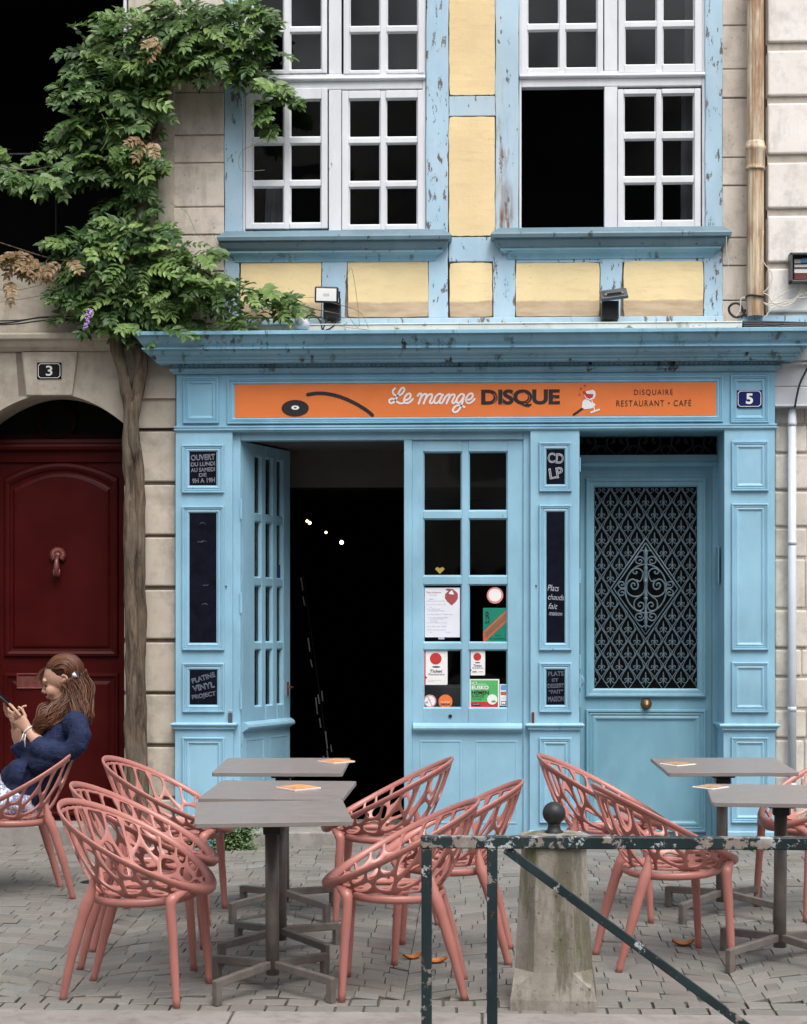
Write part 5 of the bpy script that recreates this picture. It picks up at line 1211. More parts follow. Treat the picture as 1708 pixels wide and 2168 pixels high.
        o_ = [vid(p) for p in out]; i_ = [len(V) + k for k in range(len(inn))]; V.extend(inn); n = len(o_)
        F += [(o_[k], o_[(k + 1) % n], i_[(k + 1) % n], i_[k]) for k in range(n)]
    F = [f for f in F if len(set(f)) == len(f)]
    mb.add([cmap(*p) for p in V], F)
    o = mb.build('shell', 'coral')
    md = o.modifiers.new('s', 'SOLIDIFY'); md.thickness = 0.0095; md.offset = 0
    md = o.modifiers.new('b', 'BEVEL'); md.width = 0.0026; md.segments = 2; md.limit_method = 'ANGLE'; md.angle_limit = rad(50)
    dg = bpy.context.evaluated_depsgraph_get(); me = bpy.data.meshes.new_from_object(o.evaluated_get(dg)); o.modifiers.clear(); old = o.data; o.data = me; bpy.data.meshes.remove(old); me.name = 'shell'
    me.polygons.foreach_set('use_smooth', [True] * len(me.polygons))
    return o
def make_chair():
    t = bpy.data.objects.new('armchair', None); C.objects.link(t); t['category'] = 'chair'
    sh = chair_shell(); sh.parent = t
    mb = MB(); n = 64; pts = []; rr = []
    vv = []; sg_ = 12      # a flat band along the top of the shell, swelling to a round lip at the nose
    for i in range(n):
        a = 2 * math.pi * i / n; f = max(0, math.cos(a)) ** 5; p = chair_map(1.0, a) + Vector((0.008 * f, 0, -0.012 * f))
        tg = (chair_map(1.0, a + .02) - chair_map(1.0, a - .02)).normalized(); up_ = (chair_map(1.0, a) - chair_map(.93, a)); up_ = (up_ - tg * up_.dot(tg)).normalized(); nn_ = tg.cross(up_)
        wa, wb = 0.0140 + .012 * f, 0.0068 + 0.019 * f
        for k in range(sg_): b_ = 2 * math.pi * k / sg_; vv.append(p + up_ * (wa * math.cos(b_) - .003) + nn_ * (wb * math.sin(b_)))
    mb.smooth = True; mb.add(vv, [(i * sg_ + k, i * sg_ + (k + 1) % sg_, ((i + 1) % n) * sg_ + (k + 1) % sg_, ((i + 1) % n) * sg_ + k) for i in range(n) for k in range(sg_)]); mb.build('rim', 'coral', t)
    mb = MB(); pts = []
    for i in range(n + 1):
        a = 2 * math.pi * i / n; p = chair_map(0.60, a); p.z = 0.405 + 0.006 * math.cos(a); pts.append(p)
    mb.tube(pts, (0.017, 0.012), 8, caps=False); mb.build('seat_frame', 'coral', t)
    for s_ in (1, -1):
        mb = MB(); mb.tube(spline([(0.268, s_ * 0.130, 0.452), (0.235, s_ * 0.185, 0.432), (0.222, s_ * 0.205, 0.40), (0.232, s_ * 0.208, 0.25), (0.246, s_ * 0.214, 0.0)], 5), [0.012] * 3 + [0.018] * 3 + [0.0225] * 4 + [0.0200] * 5 + [0.0175] * 3 + [0.0150] * 3, 14); mb.build('leg', 'coral', t)
        mb = MB(); mb.tube(spline([(-0.108, s_ * 0.160, 0.505), (-0.118, s_ * 0.173, 0.43), (-0.148, s_ * 0.180, 0.34), (-0.195, s_ * 0.182, 0.18), (-0.240, s_ * 0.170, 0.0)], 5), [0.008] * 2 + [0.014] * 2 + [0.020] * 2 + [0.0245] * 4 + [0.0215] * 5 + [0.018] * 3 + [0.0155] * 3, 14); mb.build('leg', 'coral', t)
    return t
def street_rot(theta):
    m = Matrix.Rotation(TILT, 4, 'X') @ Matrix.Rotation(theta, 4, 'Z'); return m.to_euler()
STN = 0.008       # top of the setts above the sheet
def on_street(u, d):
    p = G(u, d); p.z += STN; return p
chairs = [(285, 7.77, -9, 'coral openwork armchair in the very front, left of the nearest grey table'), (300, 8.37, 3, 'coral openwork armchair left of the middle table, half hidden behind the front left one'), (352, 9.33, -3, 'coral openwork armchair left of the farthest left table, nearest the tree trunk'),
          (858, 7.82, 181, 'coral openwork armchair right of the nearest grey table, crossed by the railing end'), (962, 8.44, 178, 'coral openwork armchair right of the middle table, between the railing post and the glazed door'), (828, 9.3, 178, 'coral openwork armchair right of the farthest left table, before the dark doorway'),
          (1398, 8.33, 13, 'coral openwork armchair behind the railing, facing the nearer right-hand table'), (1268, 9.38, -4, 'coral openwork armchair behind the bollard, in front of the grilled door'), (1742, 9.45, 205, 'coral openwork armchair cut by the right edge, behind the right-hand tables'),
          (42, 9.86, 203, 'coral openwork armchair the seated woman sits in, at the left edge')]
proto = make_chair()
for i, (u, d, th, lb) in enumerate(chairs):
    loc = on_street(u, d); ro = street_rot(rad(th))
    if i == 0: o = proto; o.location = loc; o.rotation_euler = ro; o['label'] = lb; o['group'] = 'coral armchairs at the tables'
    else: o = dup(proto, loc, ro, lb, 'coral armchairs at the tables')
# ================================================================ tables
def make_table():
    t = bpy.data.objects.new('cafe_table', None); C.objects.link(t); t['category'] = 'table'
    mb = MB(); h = 0.305; c = 0.012; pts = []
    for cx, cy, a0 in ((h - c, h - c, 0), (-h + c, h - c, 90), (-h + c, -h + c, 180), (h - c, -h + c, 270)):
        for i in range(4): pts.append((cx + c * math.cos(rad(a0 + 30 * i)), cy + c * math.sin(rad(a0 + 30 * i))))
    n = len(pts); mb.add([(x, y, 0.712) for x, y in pts] + [(x, y, 0.730) for x, y in pts], [tuple(range(n - 1, -1, -1)), tuple(range(n, 2 * n))] + [(i, (i + 1) % n, (i + 1) % n + n, i + n) for i in range(n)])
    mb.build('tabletop', 'table', t, bevel=0.0015)
    mb = MB(); mb.box(-0.055, 0.055, -0.045, 0.045, 0.672, 0.7115); mb.box(-0.035, 0.035, -0.035, 0.035, 0.64, 0.6715); mb.build('top_bracket', 'black', t, bevel=0.004)
    mb = MB(); mb.tube([(0, 0, 0.07), (0, 0, 0.645)], 0.0275, 20); mb.build('column', 'table_leg', t)
    for sx in (1, -1):
        for sy in (1, -1):
            mb = MB(); a = Vector((sx * 0.012, sy * 0.012, 0.112)); b = Vector((sx * 0.228, sy * 0.228, 0.088)); mb.bar(a, b, 0.027, 0.033)
            mb.obox((sx * 0.222, sy * 0.222, 0.052), Vector((sx, sy, 0)).normalized() * 0.016, Vector((-sy, sx, 0)).normalized() * 0.014, (0, 0, 0.050)); mb.build('foot', 'table_leg', t, bevel=0.004)
    return t
tabs = [(577, 7.80, 8, 'nearest grey square cafe table, in front on the left, nothing on it'), (594, 8.47, -2, 'middle grey cafe table on the left, an orange menu block near its far edge'), (601, 9.37, 0.5, 'farthest grey cafe table on the left, a clear block hanging over its right edge'),
        (1527, 9.34, 3, 'farther grey cafe table on the right, in front of the grilled door'), (1650, 8.30, -4, 'nearer grey cafe table cut by the right edge, behind the railing')]
tp = make_table(); tobj = []
for i, (u, d, th, lb) in enumerate(tabs):
    loc = on_street(u, d); ro = street_rot(rad(th))
    if i == 0: o = tp; o.location = loc; o.rotation_euler = ro; o['label'] = lb; o['group'] = 'grey square cafe tables'
    else: o = dup(tp, loc, ro, lb, 'grey square cafe tables')
    tobj.append(o)
M['acrylic'] = simple('pink_tinted_acrylic', (0.75, 0.60, 0.55, 1), 0.12, var=0.05); M['wood_card'] = simple('orange_wood_card', (0.62, 0.30, 0.13, 1), 0.5, var=0.2, scale=30); M['kraft'] = simple('kraft_card', (0.40, 0.25, 0.14, 1), 0.6, var=0.25, scale=30)
def on_table(u, v):
    """point of the picture on the plane of the table tops"""
    d = 4551.0 / (v - 1135.0); p = G(u, d); p.z += STN; p += Matrix.Rotation(TILT, 3, 'X') @ Vector((0, 0, 0.7302)); return p
for (u, v, w_, th, mt, m2, lb) in ((713, 1615, 0.082, 42, 'acrylic', 'wood_card', 'clear square menu block overhanging the farthest left table'), (633, 1671, 0.088, 42, 'acrylic', 'wood_card', 'glowing orange square menu block on the middle left table'),
                               (1433, 1621, 0.078, 38, 'print_white', 'kraft', 'kraft square menu card on the farther right table'), (1502, 1670, 0.072, 45, 'print_white', 'kraft', 'kraft square menu card on the corner of the nearer right table')):
    t = thing('menu_block', lb, 'menu', tuple(on_table(u, v)), tuple(street_rot(rad(th))), 'square menu blocks on the tables')
    mb = MB(); mb.box(-w_ * .8, w_ * .8, -w_ * .8, w_ * .8, 0, 0.008 if mt == 'acrylic' else 0.004); o = mb.build('base', mt, None, bevel=0.0015); o.parent = t
    mb = MB(); mb.box(-w_ * .68, w_ * .68, -w_ * .68, w_ * .68, 0.0042 if mt != 'acrylic' else 0.0082, 0.006 if mt != 'acrylic' else 0.0105); o = mb.build('card', m2, None); o.parent = t
# ================================================================ bollard
def local(o, parent): o.parent = parent; return o
bp = on_street(1172, 7.62); bp.z -= 0.006
bol = thing('bollard', 'mossy tapered stone bollard topped by a dark iron ball, behind the railing', 'bollard', tuple(bp), tuple(street_rot(rad(-3))))
def oct_ring(h, z, c): return [(h, -h + c, z), (h, h - c, z), (h - c, h, z), (-h + c, h, z), (-h, h - c, z), (-h, -h + c, z), (-h + c, -h, z), (h - c, -h, z)]
mb = MB(); L = [(0.168, -0.05, 0.002), (0.166, 0.05, 0.003), (0.160, 0.085, 0.004), (0.150, 0.155, 0.075), (0.125, 0.635, 0.058)]
v = []
for h, z, c in L: v += oct_ring(h, z, c)
f = [(8 * k + i, 8 * k + (i + 1) % 8, 8 * k + 8 + (i + 1) % 8, 8 * k + 8 + i) for k in range(len(L) - 1) for i in range(8)] + [tuple(8 * (len(L) - 1) + i for i in range(8))]
mb.add(v, f); local(mb.build('shaft', 'bollard', bevel=0.006), bol)
mb = MB(); L = [(0.118, 0.6352, 0.05), (0.142, 0.640, 0.055), (0.143, 0.652, 0.055), (0.125, 0.664, 0.05), (0.07, 0.676, 0.03)]; v = []
for h, z, c in L: v += oct_ring(h, z, c)
f = [(8 * k + i, 8 * k + (i + 1) % 8, 8 * k + 8 + (i + 1) % 8, 8 * k + 8 + i) for k in range(len(L) - 1) for i in range(8)] + [tuple(8 * (len(L) - 1) + i for i in range(8)), tuple(range(7, -1, -1))]
mb.add(v, f); local(mb.build('cap', 'bollard', bevel=0.004), bol)
mb = MB(); mb.lathe((0, 0, 0.674), [(0.034, -0.004), (0.036, 0.006), (0.027, 0.014), (0.023, 0.03), (0.025, 0.040)] + [(0.0455 * math.sin(rad(a)), 0.078 - 0.0455 * math.cos(rad(a))) for a in range(32, 181, 12)], 26); local(mb.build('ball_finial', 'iron'), bol)
# ================================================================ railing
RD = 6.2; A = G(892, RD)
rl = thing('railing', 'dark green iron street railing with peeling white paint, in the front right', 'railing', tuple(A))
Yr = A.y; up = lambda v: W(950, v, Yr)[1]
mb = MB(); zt, zb = up(1768.5), up(1795); x0 = WX(890.5, Yr)
v = []; n = 40; xe = WX(1990, Yr); rs = random.Random(3)
mb.box(x0, xe, Yr - 0.018, Yr + 0.022, zb, zt); mb.build('top_bar', 'rail', rl, bevel=0.004)
for u0, u1, lb in ((892, 914, ''), (1030.5, 1053, ''), (1838, 1860, '')):
    mb = MB(); mb.box(WX(u0, Yr), WX(u1, Yr), Yr - 0.015, Yr + 0.017, A.z - 0.15, zb - 0.0005); mb.build('post', 'rail', rl, bevel=0.003)
mb = MB(); a = P3(1070, 1797, Yr); b = P3(1600, 2188, Yr); mb.bar(a + (a - b).normalized() * 0.0, b + (b - a).normalized() * 0.35, 0.020, 0.029, (0, 0, 1)); mb.build('brace', 'rail', rl, bevel=0.003)
# ================================================================ downpipe, pale pipe, cables, lamps
YP = 0.02
pp = thing('downpipe', 'rust-streaked cream iron downpipe with a moulded collar, right of the upstairs windows', 'pipe', tuple(P3(1598, 670, YP)))
x = WX(1598.5, YP); z = lambda v: WZ(v, YP)
mb = MB(); n = 22; v = []; seg = 48
zs = [z(674), z(500), z(366), z(300), z(120), z(-60)]
for zz in zs:
    for k in range(seg):
        a = 2 * math.pi * k / seg; r_ = 0.0475 + 0.0022 * math.cos(a * 16); v.append((x + r_ * math.cos(a), YP + r_ * math.sin(a), zz))
mb.smooth = True; mb.add(v, [(i * seg + k, i * seg + (k + 1) % seg, (i + 1) * seg + (k + 1) % seg, (i + 1) * seg + k) for i in range(len(zs) - 1) for k in range(seg)]); mb.smooth = False
mb.build('pipe', 'rust', pp)
for v0 in (366, 4):
    mb = MB(); q = lambda dv: (dv) / 361.0
    mb.lathe((x, YP, z(v0)), [(0.050, -.002), (0.058, 0.0), (0.060, .008), (0.054, .014), (0.056, .030), (0.056, q(38)), (0.062, q(42)), (0.064, q(48)), (0.057, q(50)), (0.055, q(56)), (0.051, q(60))], 28); mb.build('collar', 'rust', pp)
mb = MB(); mb.tube([(x + 0.055 * math.cos(a), YP - 0.0 + 0.055 * math.sin(a), z(633) + 0.004 * math.sin(a * 2)) for a in [2 * math.pi * i / 20 for i in range(21)]], 0.0055, 6); mb.build('strap', 'black', pp)
YQ = 0.05
wp = thing('pale_pipe', 'slim pale blue-grey pipe on the rough stone wall, right of the shopfront', 'pipe', tuple(P3(1676, 1300, YQ)))
mb = MB(); mb.tube([(WX(1676.5, YQ), YQ, 0.0), (WX(1676.5, YQ), YQ, WZ(866, YQ))], 0.0245, 20); mb.build('pipe', 'pipe', wp)
for v0 in (1150, 1500, 1660, 900):
    mb = MB(); mb.tube([(WX(1676.5, YQ), YQ, WZ(v0 + 5, YQ)), (WX(1676.5, YQ), YQ, WZ(v0 - 5, YQ))], 0.0262, 20); mb.build('sleeve', 'pipe', wp)
def cable(name, lb, paths, r_, mat, cat='cable', group=None):
    mb = MB()
    for p in paths: mb.tube(spline(p, 8), r_, 6)
    return tag(mb.build(name, mat), lb, cat, group)
Yc = 0.0
zc_ = lambda x, y, Y=Yc, fu=1600, fv=520, s_=7.982: P3((fu + x / s_) / 1.0621, (fv + y / s_) / 1.0621, Y)
cable('cable_loops', 'cream cables looping from the grey junction box to the downpipe', [[zc_(1590, 940), zc_(1600, 1050), zc_(1480, 1220), zc_(1300, 1250), zc_(1150, 1310), zc_(1000, 1330), zc_(900, 1250)],
    [zc_(1630, 940), zc_(1640, 1060), zc_(1500, 1240), zc_(1330, 1340), zc_(1200, 1340), zc_(1080, 1270), zc_(1010, 1150), zc_(915, 1110)], [zc_(1480, 1015), zc_(1300, 1110), zc_(1090, 1250), zc_(1000, 1300), zc_(900, 1260)],
    [zc_(1708, 1090), zc_(1560, 1170), zc_(1450, 1260), zc_(1180, 1340), zc_(1040, 1430), zc_(960, 1540)], [zc_(1708, 1180), zc_(1560, 1200), zc_(1300, 1290), zc_(1100, 1290), zc_(990, 1310)],
    [zc_(930, 0), zc_(900, 220), zc_(905, 480), zc_(960, 600), zc_(1060, 720), zc_(1085, 850), zc_(1040, 980), zc_(925, 1100)],
    [zc_(440, 1520), zc_(510, 1400), zc_(520, 1230), zc_(570, 1185), zc_(600, 1190)]], 0.0032, 'cable_white')
cable('thin_wire', 'thin grey wire hanging down the stone strip left of the downpipe', [[zc_(265, 100), zc_(262, 300), zc_(295, 560), zc_(280, 680), zc_(240, 830), zc_(130, 1000), zc_(0, 1150)]], 0.0022, 'fascia_grey')
YZ = 0.02
cable('coiled_cable', 'thick black cable ring at the foot of the downpipe', [[zc_(600, 1400, YZ), zc_(560, 1500, YZ), zc_(430, 1540, YZ), zc_(330, 1470, YZ), zc_(310, 1370, YZ), zc_(380, 1300, YZ), zc_(470, 1295, YZ), zc_(530, 1350, YZ), zc_(560, 1440, YZ), zc_(620, 1520, YZ)]], 0.0075, 'black')
cable('cable_bundle', 'bundle of black cables lying on the right end of the blue cornice', [[P3(1571, 681 + k * 4.2, -0.01 - 0.004 * k), P3(1620, 681 + k * 4.0, -0.01), P3(1660, 682 + k * 2.4 + (k % 2), -0.01), P3(1730, 684 + k * 2.4, -0.01)] for k in range(5)], 0.0055, 'black')
mb = MB(); mb.box(WX(1572, .0), WX(1800, .0), 0.0, 0.12, WZ(696, 0), WZ(690.5, 0)); mb.cur = 1; mb.box(WX(1568, .02), WX(1800, .02), 0.03, 0.12, WZ(690, .02), WZ(671.5, .02)); o = mb.build('cornice_flashing', ['blue', 'timber']); tag(o, 'blue-grey metal flashing behind the black cables above the right end of the cornice', 'flashing')
cable('wall_cables', 'black cables strung along the left wall below the dark opening', [[P3(-60, 686, .03), P3(20, 683, .03), P3(80, 673, .03), P3(130, 674, .03), P3(200, 684, .02)], [P3(-60, 680, .03), P3(40, 678, .03), P3(90, 671, .03), P3(150, 670, .03), P3(210, 676, .02)], [P3(-60, 689, .03), P3(30, 686, .03), P3(100, 678, .03), P3(180, 680, .03)]], 0.0045, 'black')
cable('fascia_cable', 'black and white cable slanting down over the grey painted fascia', [[P3(1722, 740, -.03), P3(1708, 780, -.04), P3(1692, 815, -.04), P3(1682, 862, -.03)]], 0.006, 'black')
jb = thing('junction_box', 'open grey junction box full of wiring, right edge above the shop', 'junction box', tuple(P3(1690, 565, 0)))
r_ = rect(1671.5, 1760, 536, 598, -0.02)
mb = MB(); mb.box(r_[0], r_[1], 0.028, 0.035, r_[2], r_[3]); mb.box(r_[0], r_[0] + .012, -0.05, 0.028, r_[2], r_[3]); mb.box(r_[0], r_[1], -0.05, 0.028, r_[3] - .012, r_[3]); mb.box(r_[0], r_[1], -0.05, 0.028, r_[2], r_[2] + .01); mb.build('case', 'grey_metal', jb, bevel=0.002)
mb = MB(); mb.box(r_[0] + .03, r_[1], 0.0, 0.027, r_[2] + .06, r_[3] - .03); mb.cur = 1; mb.box(r_[0] + .03, r_[1], -0.003, 0.0, r_[2] + .085, r_[2] + .093); mb.box(r_[0] + .03, r_[1], -0.003, 0.0, r_[2] + .11, r_[2] + .116); mb.cur = 2; mb.box(r_[0] + .07, r_[0] + .12, -0.012, 0.0, r_[2] + .118, r_[2] + .142); mb.cur = 3; mb.box(r_[0] + .03, r_[1], -0.002, 0.027, r_[2] + .022, r_[2] + .058); mb.build('terminals', ['print_white', 'black', 'print_sky', 'copper'], jb)
def flood(u0, u1, v0, v1, ub0, ub1, vb0, vb1, lb, off=False, tl=0):
    Y = -0.05; t = thing('floodlight', lb, 'floodlight', tuple(P3((ub0 + ub1) / 2, vb1, 0.0)), group='floodlights above the cornice')
    b = rect(ub0, ub1, vb0, vb1, 0.0); mb = MB(); mb.box(b[0], b[1], 0.0, 0.10, b[2], b[3]); mb.build('mount_box', 'black', t, bevel=0.006)
    c = P3((u0 + u1) / 2, (v0 + v1) / 2, Y); w_, h_ = (WX(u1, Y) - WX(u0, Y)) / 2, (WZ(v0, Y) - WZ(v1, Y)) / 2
    if not off:
        m = Matrix.Translation(c) @ Matrix.Rotation(rad(2.0), 4, 'Y') @ Matrix.Rotation(rad(6), 4, 'X')
        mb = MB(); mb.box(-w_, w_, -0.012, 0.028, -h_, h_); mb.v = [tuple(m @ Vector(p)) for p in mb.v]; mb.build('housing', 'black', t, bevel=0.009, seg=4)
        mb = MB(); g = 0.0105; mb.frame((-w_ + g, w_ - g, -h_ + g, h_ - g), -0.0125, [(0, 0), (0.014, 0.0006)]); mb.v = [tuple(m @ Vector(p)) for p in mb.v]; mb.build('reflector', 'flood', t)
        mb = MB(); mb.quad(-0.018, 0.018, -0.008, 0.006, -0.0140); mb.v = [tuple(m @ Vector(p)) for p in mb.v]; mb.build('led', 'acrylic', t)
        mb = MB(); a = c + Vector((w_ + 0.002, 0.01, 0.0)); mb.box(a.x, a.x + 0.008, a.y - 0.012, a.y + 0.012, a.z - 0.02, a.z + 0.02); mb.tube([a + Vector((0.006, 0, -0.02)), a + Vector((0.004, 0.03, -0.07))], 0.006, 6); mb.build('bracket', 'black', t)
    else:
        m = Matrix.Translation(c) @ Matrix.Rotation(rad(-7), 4, 'Y') @ Matrix.Rotation(rad(-52), 4, 'X')
        mb = MB(); mb.box(-w_, w_, -0.010, 0.012, -h_ * 1.25, h_ * 1.25); mb.v = [tuple(m @ Vector(p)) for p in mb.v]; mb.build('housing', 'grey_metal', t, bevel=0.004)
        mb = MB(); mb.frame((-w_ * .8, w_ * .8, -h_ * .95, h_ * .95), -0.010, [(0, 0), (0.006, 0.010), (0.020, 0.016), (0.030, 0.016)]); mb.box(-w_ * .5, w_ * .55, -0.032, -0.026, -h_ * .9, -h_ * .4); mb.v = [tuple(m @ Vector(p)) for p in mb.v]; mb.build('back_cover', 'grey_metal', t, bevel=0.002)
        mb = MB()
        for xx in (b[0] + .008, b[1] - .008): mb.ell((xx, -0.001, b[2] + 0.010), (0.004, 0.002, 0.004), None, 8, 5)
        mb.build('bolt', 'copper', t)
    return t
flood(666, 716, 607, 641, 684, 719.5, 640, 674, 'black floodlight with its bright white face towards the street, on the left of the cornice')
flood(1270, 1328, 610, 637, 1273.5, 1310, 636, 675, 'dark grey floodlight tipped face down, on the right of the cornice', off=True)
zf = lambda x, y, Y=-0.03: P3((680 + x / 14.23) / 1.0621, (620 + y / 14.23) / 1.0621, Y)
cable('lamp_cable', 'black cable curving below the left floodlight', [[zf(90, 1350), zf(200, 1270), zf(330, 1250), zf(480, 1340), zf(590, 1520), zf(640, 1730), zf(700, 1600), zf(790, 1310)], [zf(700, 1750), zf(850, 1700), zf(1000, 1600), zf(1080, 1450), zf(1080, 1330)]], 0.0042, 'black')
t = thing('spot_lamp', 'small round white spot lamp lying on the cornice left of the floodlight', 'lamp', tuple(P3(643, 690, -.06)))
mb = MB(); c = P3(641, 686, -.06); m = Matrix.Translation(c) @ Matrix.Rotation(rad(-28), 4, 'Z')
mb.lathe((0, 0, 0), [(0.0, 0.045), (0.030, 0.045), (0.034, 0.040), (0.034, 0.0), (0.028, -0.03), (0.0, -0.035)], 24, 'Y'); mb.v = [tuple(m @ Vector(p)) for p in mb.v]; mb.build('body', 'white_plastic', t, bevel=0.001)
mb = MB(); mb.lathe((0, -0.0455, 0), [(0.0, 0.001), (0.016, 0.001), (0.016, -0.001)], 20, 'Y'); mb.v = [tuple(m @ Vector(p)) for p in mb.v]; mb.build('lens', 'fascia_grey', t)
# small fittings on the pilasters
t = thing('key_safe', 'small chrome key lock at the foot of the left pilaster panels', 'lock', tuple(P3(487, 1520, -.01))); mb = MB(); r_ = rect(483, 491.5, 1508, 1532, -.01); mb.box(r_[0], r_[1], -0.016, 0.0, r_[2], r_[3]); mb.build('body', 'grey_metal', t, bevel=0.004)
mb = MB(); xm = (r_[0] + r_[1]) / 2; mb.tube([(xm - .007, -.008, r_[3]), (xm - .007, -.008, r_[3] + .010), (xm, -.008, r_[3] + .016), (xm + .007, -.008, r_[3] + .010), (xm + .007, -.008, r_[3])], 0.002, 6); mb.build('shackle', 'pipe', t)
mb = MB(); r_ = rect(1125.5, 1131, 1507, 1533, -.01); mb.box(r_[0], r_[1], -0.012, 0.0, r_[2], r_[3]); o = mb.build('rusty_latch', 'copper', bevel=0.002); tag(o, 'small rusty latch on the left edge of the middle pilaster', 'latch')
o = None
mb = MB(); r_ = rect(594, 601, 1193, 1227, 0.5); 
c0 = hp + dv * 0.80; s_ = Vector((dv.y, -dv.x, 0)).normalized(); cz = WZ(1210, .5); dd = dv.normalized()
mb.obox(c0 + s_ * -0.018 + Vector((0, 0, cz)), dd * 0.03, s_ * 0.0006, (0, 0, 0.047)); o = mb.build('door_sticker', 'print_navy'); tag(o, 'narrow navy blue sticker on a pane of the open door', 'sticker')
mb = MB(); c = on_street(193, 7544 / (1869 - 1135.)); mb.lathe((0, 0, 0), [(0.0, 0.004), (0.052, 0.004), (0.058, 0.002), (0.060, -0.004)], 24); o = mb.build('drain_cover', 'iron'); o.location = c; o.rotation_euler = (TILT, 0, 0); tag(o, 'small round dark metal cover in the paving behind the front left chairs', 'drain cover')
# fallen leaves and weeds
M['leaf_dry'] = simple('dry_orange_leaf', (0.46, 0.15, 0.03, 1), 0.6, var=0.4, scale=30); M['leaf_brown'] = simple('pale_brown_leaf', (0.22, 0.13, 0.06, 1), 0.6, var=0.3, scale=20)
for i, (u, v, L, ro, mt, lb) in enumerate(((872, 2036, 0.085, 20, 'leaf_dry', 'curled orange fallen leaf on the paving, left one of the pair near the railing'), (920, 2044, 0.11, 4, 'leaf_dry', 'flat orange fallen leaf just left of the second railing post'), (1446, 2008, 0.10, 0, 'leaf_dry', 'orange and black fallen leaf on the paving between the right chair legs'))):
    mb = MB(); n = 10; vv = []; mb.smooth = True
    for k in range(n + 1):
        t = k / n; w_ = 0.26 * L * math.sin(math.pi * min(1, t * 1.02)) ** 0.8 + 0.001; x = (t - .5) * L; cz = 0.018 * (2 * t - 1) ** 2
        vv += [(x, -w_, cz + 0.010), (x, -w_ * .5, cz + .001), (x, 0, cz), (x, w_ * .5, cz + .002), (x, w_, cz + 0.014)]
    mb.add(vv, [(5 * k + j, 5 * k + 5 + j, 5 * k + 6 + j, 5 * k + j + 1) for k in range(n) for j in range(4)])
    o = mb.build('fallen_leaf', mt); o.location = on_street(u, 7544 / (v - 1135.)) + Vector((0, 0, 0.004)); o.rotation_euler = street_rot(rad(ro)); tag(o, lb, 'leaf', 'fallen leaves on the paving')
def leaflet(mb, base, d, up, L, w_):
    s_ = d.cross(up).normalized(); up2 = s_.cross(d).normalized()
    a, b, c = base + d * L * .32, base + d * L * .7, base + d * L - up2 * L * .12
    v = [base, a + s_ * w_ * .5 + up2 * w_ * .14, b + s_ * w_ * .36 + up2 * w_ * .06, c, b - s_ * w_ * .36 + up2 * w_ * .06, a - s_ * w_ * .5 + up2 * w_ * .14, a - up2 * w_ * .04, b - up2 * w_ * .06]
    mb.add(v, [(0, 6, 1), (6, 7, 2, 1), (7, 3, 2), (0, 5, 6), (6, 5, 4, 7), (7, 4, 3)])
def weed(name, u, v, Y, h, n, spread, lb, seed):
    rs = random.Random(seed); mb = MB(); x = WX(u, Y); c = Vector((x, Y, SL * Y + .0))
    for i in range(n):
        a = rs.uniform(0, 2 * math.pi); d = Vector((math.cos(a) * rs.uniform(.2, 1) * spread, -abs(math.sin(a)) * spread * .35, rs.uniform(.15, 1) * h))
        L0 = d.length; steps = max(3, int(L0 / 0.022))
        for k in range(1, steps + 1):
            t = k / steps; p = c + d * t + Vector((0, 0, -0.25 * h * t * t)); b = rs.uniform(.25, 1)
            for q_ in range(2):
                mb.tint = (b,) * 3 + (1,); dd_ = Vector((rs.uniform(-1, 1), rs.uniform(-1, .3), rs.uniform(-.3, .8))).normalized(); leaflet(mb, p, dd_, Vector((rs.uniform(-.3, .3), -.5, 1)).normalized(), rs.uniform(.018, .032), rs.uniform(.010, .016))
    o = mb.build(name, 'weed'); return tag(o, lb, 'weed', 'weeds along the foot of the houses')
weed('weed_clump', 396, 1797, -0.06, .26, 130, .16, 'ferny green weeds at the wall between trunk and shopfront', 1)
weed('weed_clump', 498, 1799, -0.10, .22, 210, .19, 'bushy green weeds at the foot of the left pilaster beside the doorway', 2)
weed('weed_clump', 1588, 1800, -0.04, .055, 30, .13, 'low green weeds under the right pilaster', 3)
weed('weed_clump', 1700, 1795, -0.02, .30, 70, .14, 'taller leafy weeds at the foot of the rough wall, right edge', 4)
# ================================================================ wisteria
wist = thing('wisteria', 'twisted wisteria trunk climbing the wall beside the red door, with masses of green leaves above', 'climbing plant', tuple(P3(290, 1790, -0.03)))
def stem(pts, rr, Y, parent, name, seg=18, amp=0.26, seed=1):
    P = [P3(u, v, yy if yy is not None else Y) for u, v, yy in pts]; S_ = spline(P, 9); n = len(S_)
    R_ = [rr[min(int(i / (n - 1) * (len(rr) - 1)), len(rr) - 2)] * (1 - (i / (n - 1) * (len(rr) - 1)) % 1) + rr[min(int(i / (n - 1) * (len(rr) - 1)) + 1, len(rr) - 1)] * ((i / (n - 1) * (len(rr) - 1)) % 1) for i in range(n)]
    mb = MB(); mb.tube(S_, R_, seg); vv = []
    for i, p in enumerate(mb.v):
        k = min(i // seg, n - 1); c = S_[k]; p = Vector(p); d = p - c
        f = 1 + amp * 2 * mnoise.noise(Vector((p.x * 16, p.y * 16, p.z * 3.5 + seed))) + amp * mnoise.noise(Vector((p.x * 42, p.y * 42, p.z * 9 + seed)))
        vv.append(tuple(c + d * f))
    mb.v = vv; return mb.build(name, 'bark', parent)
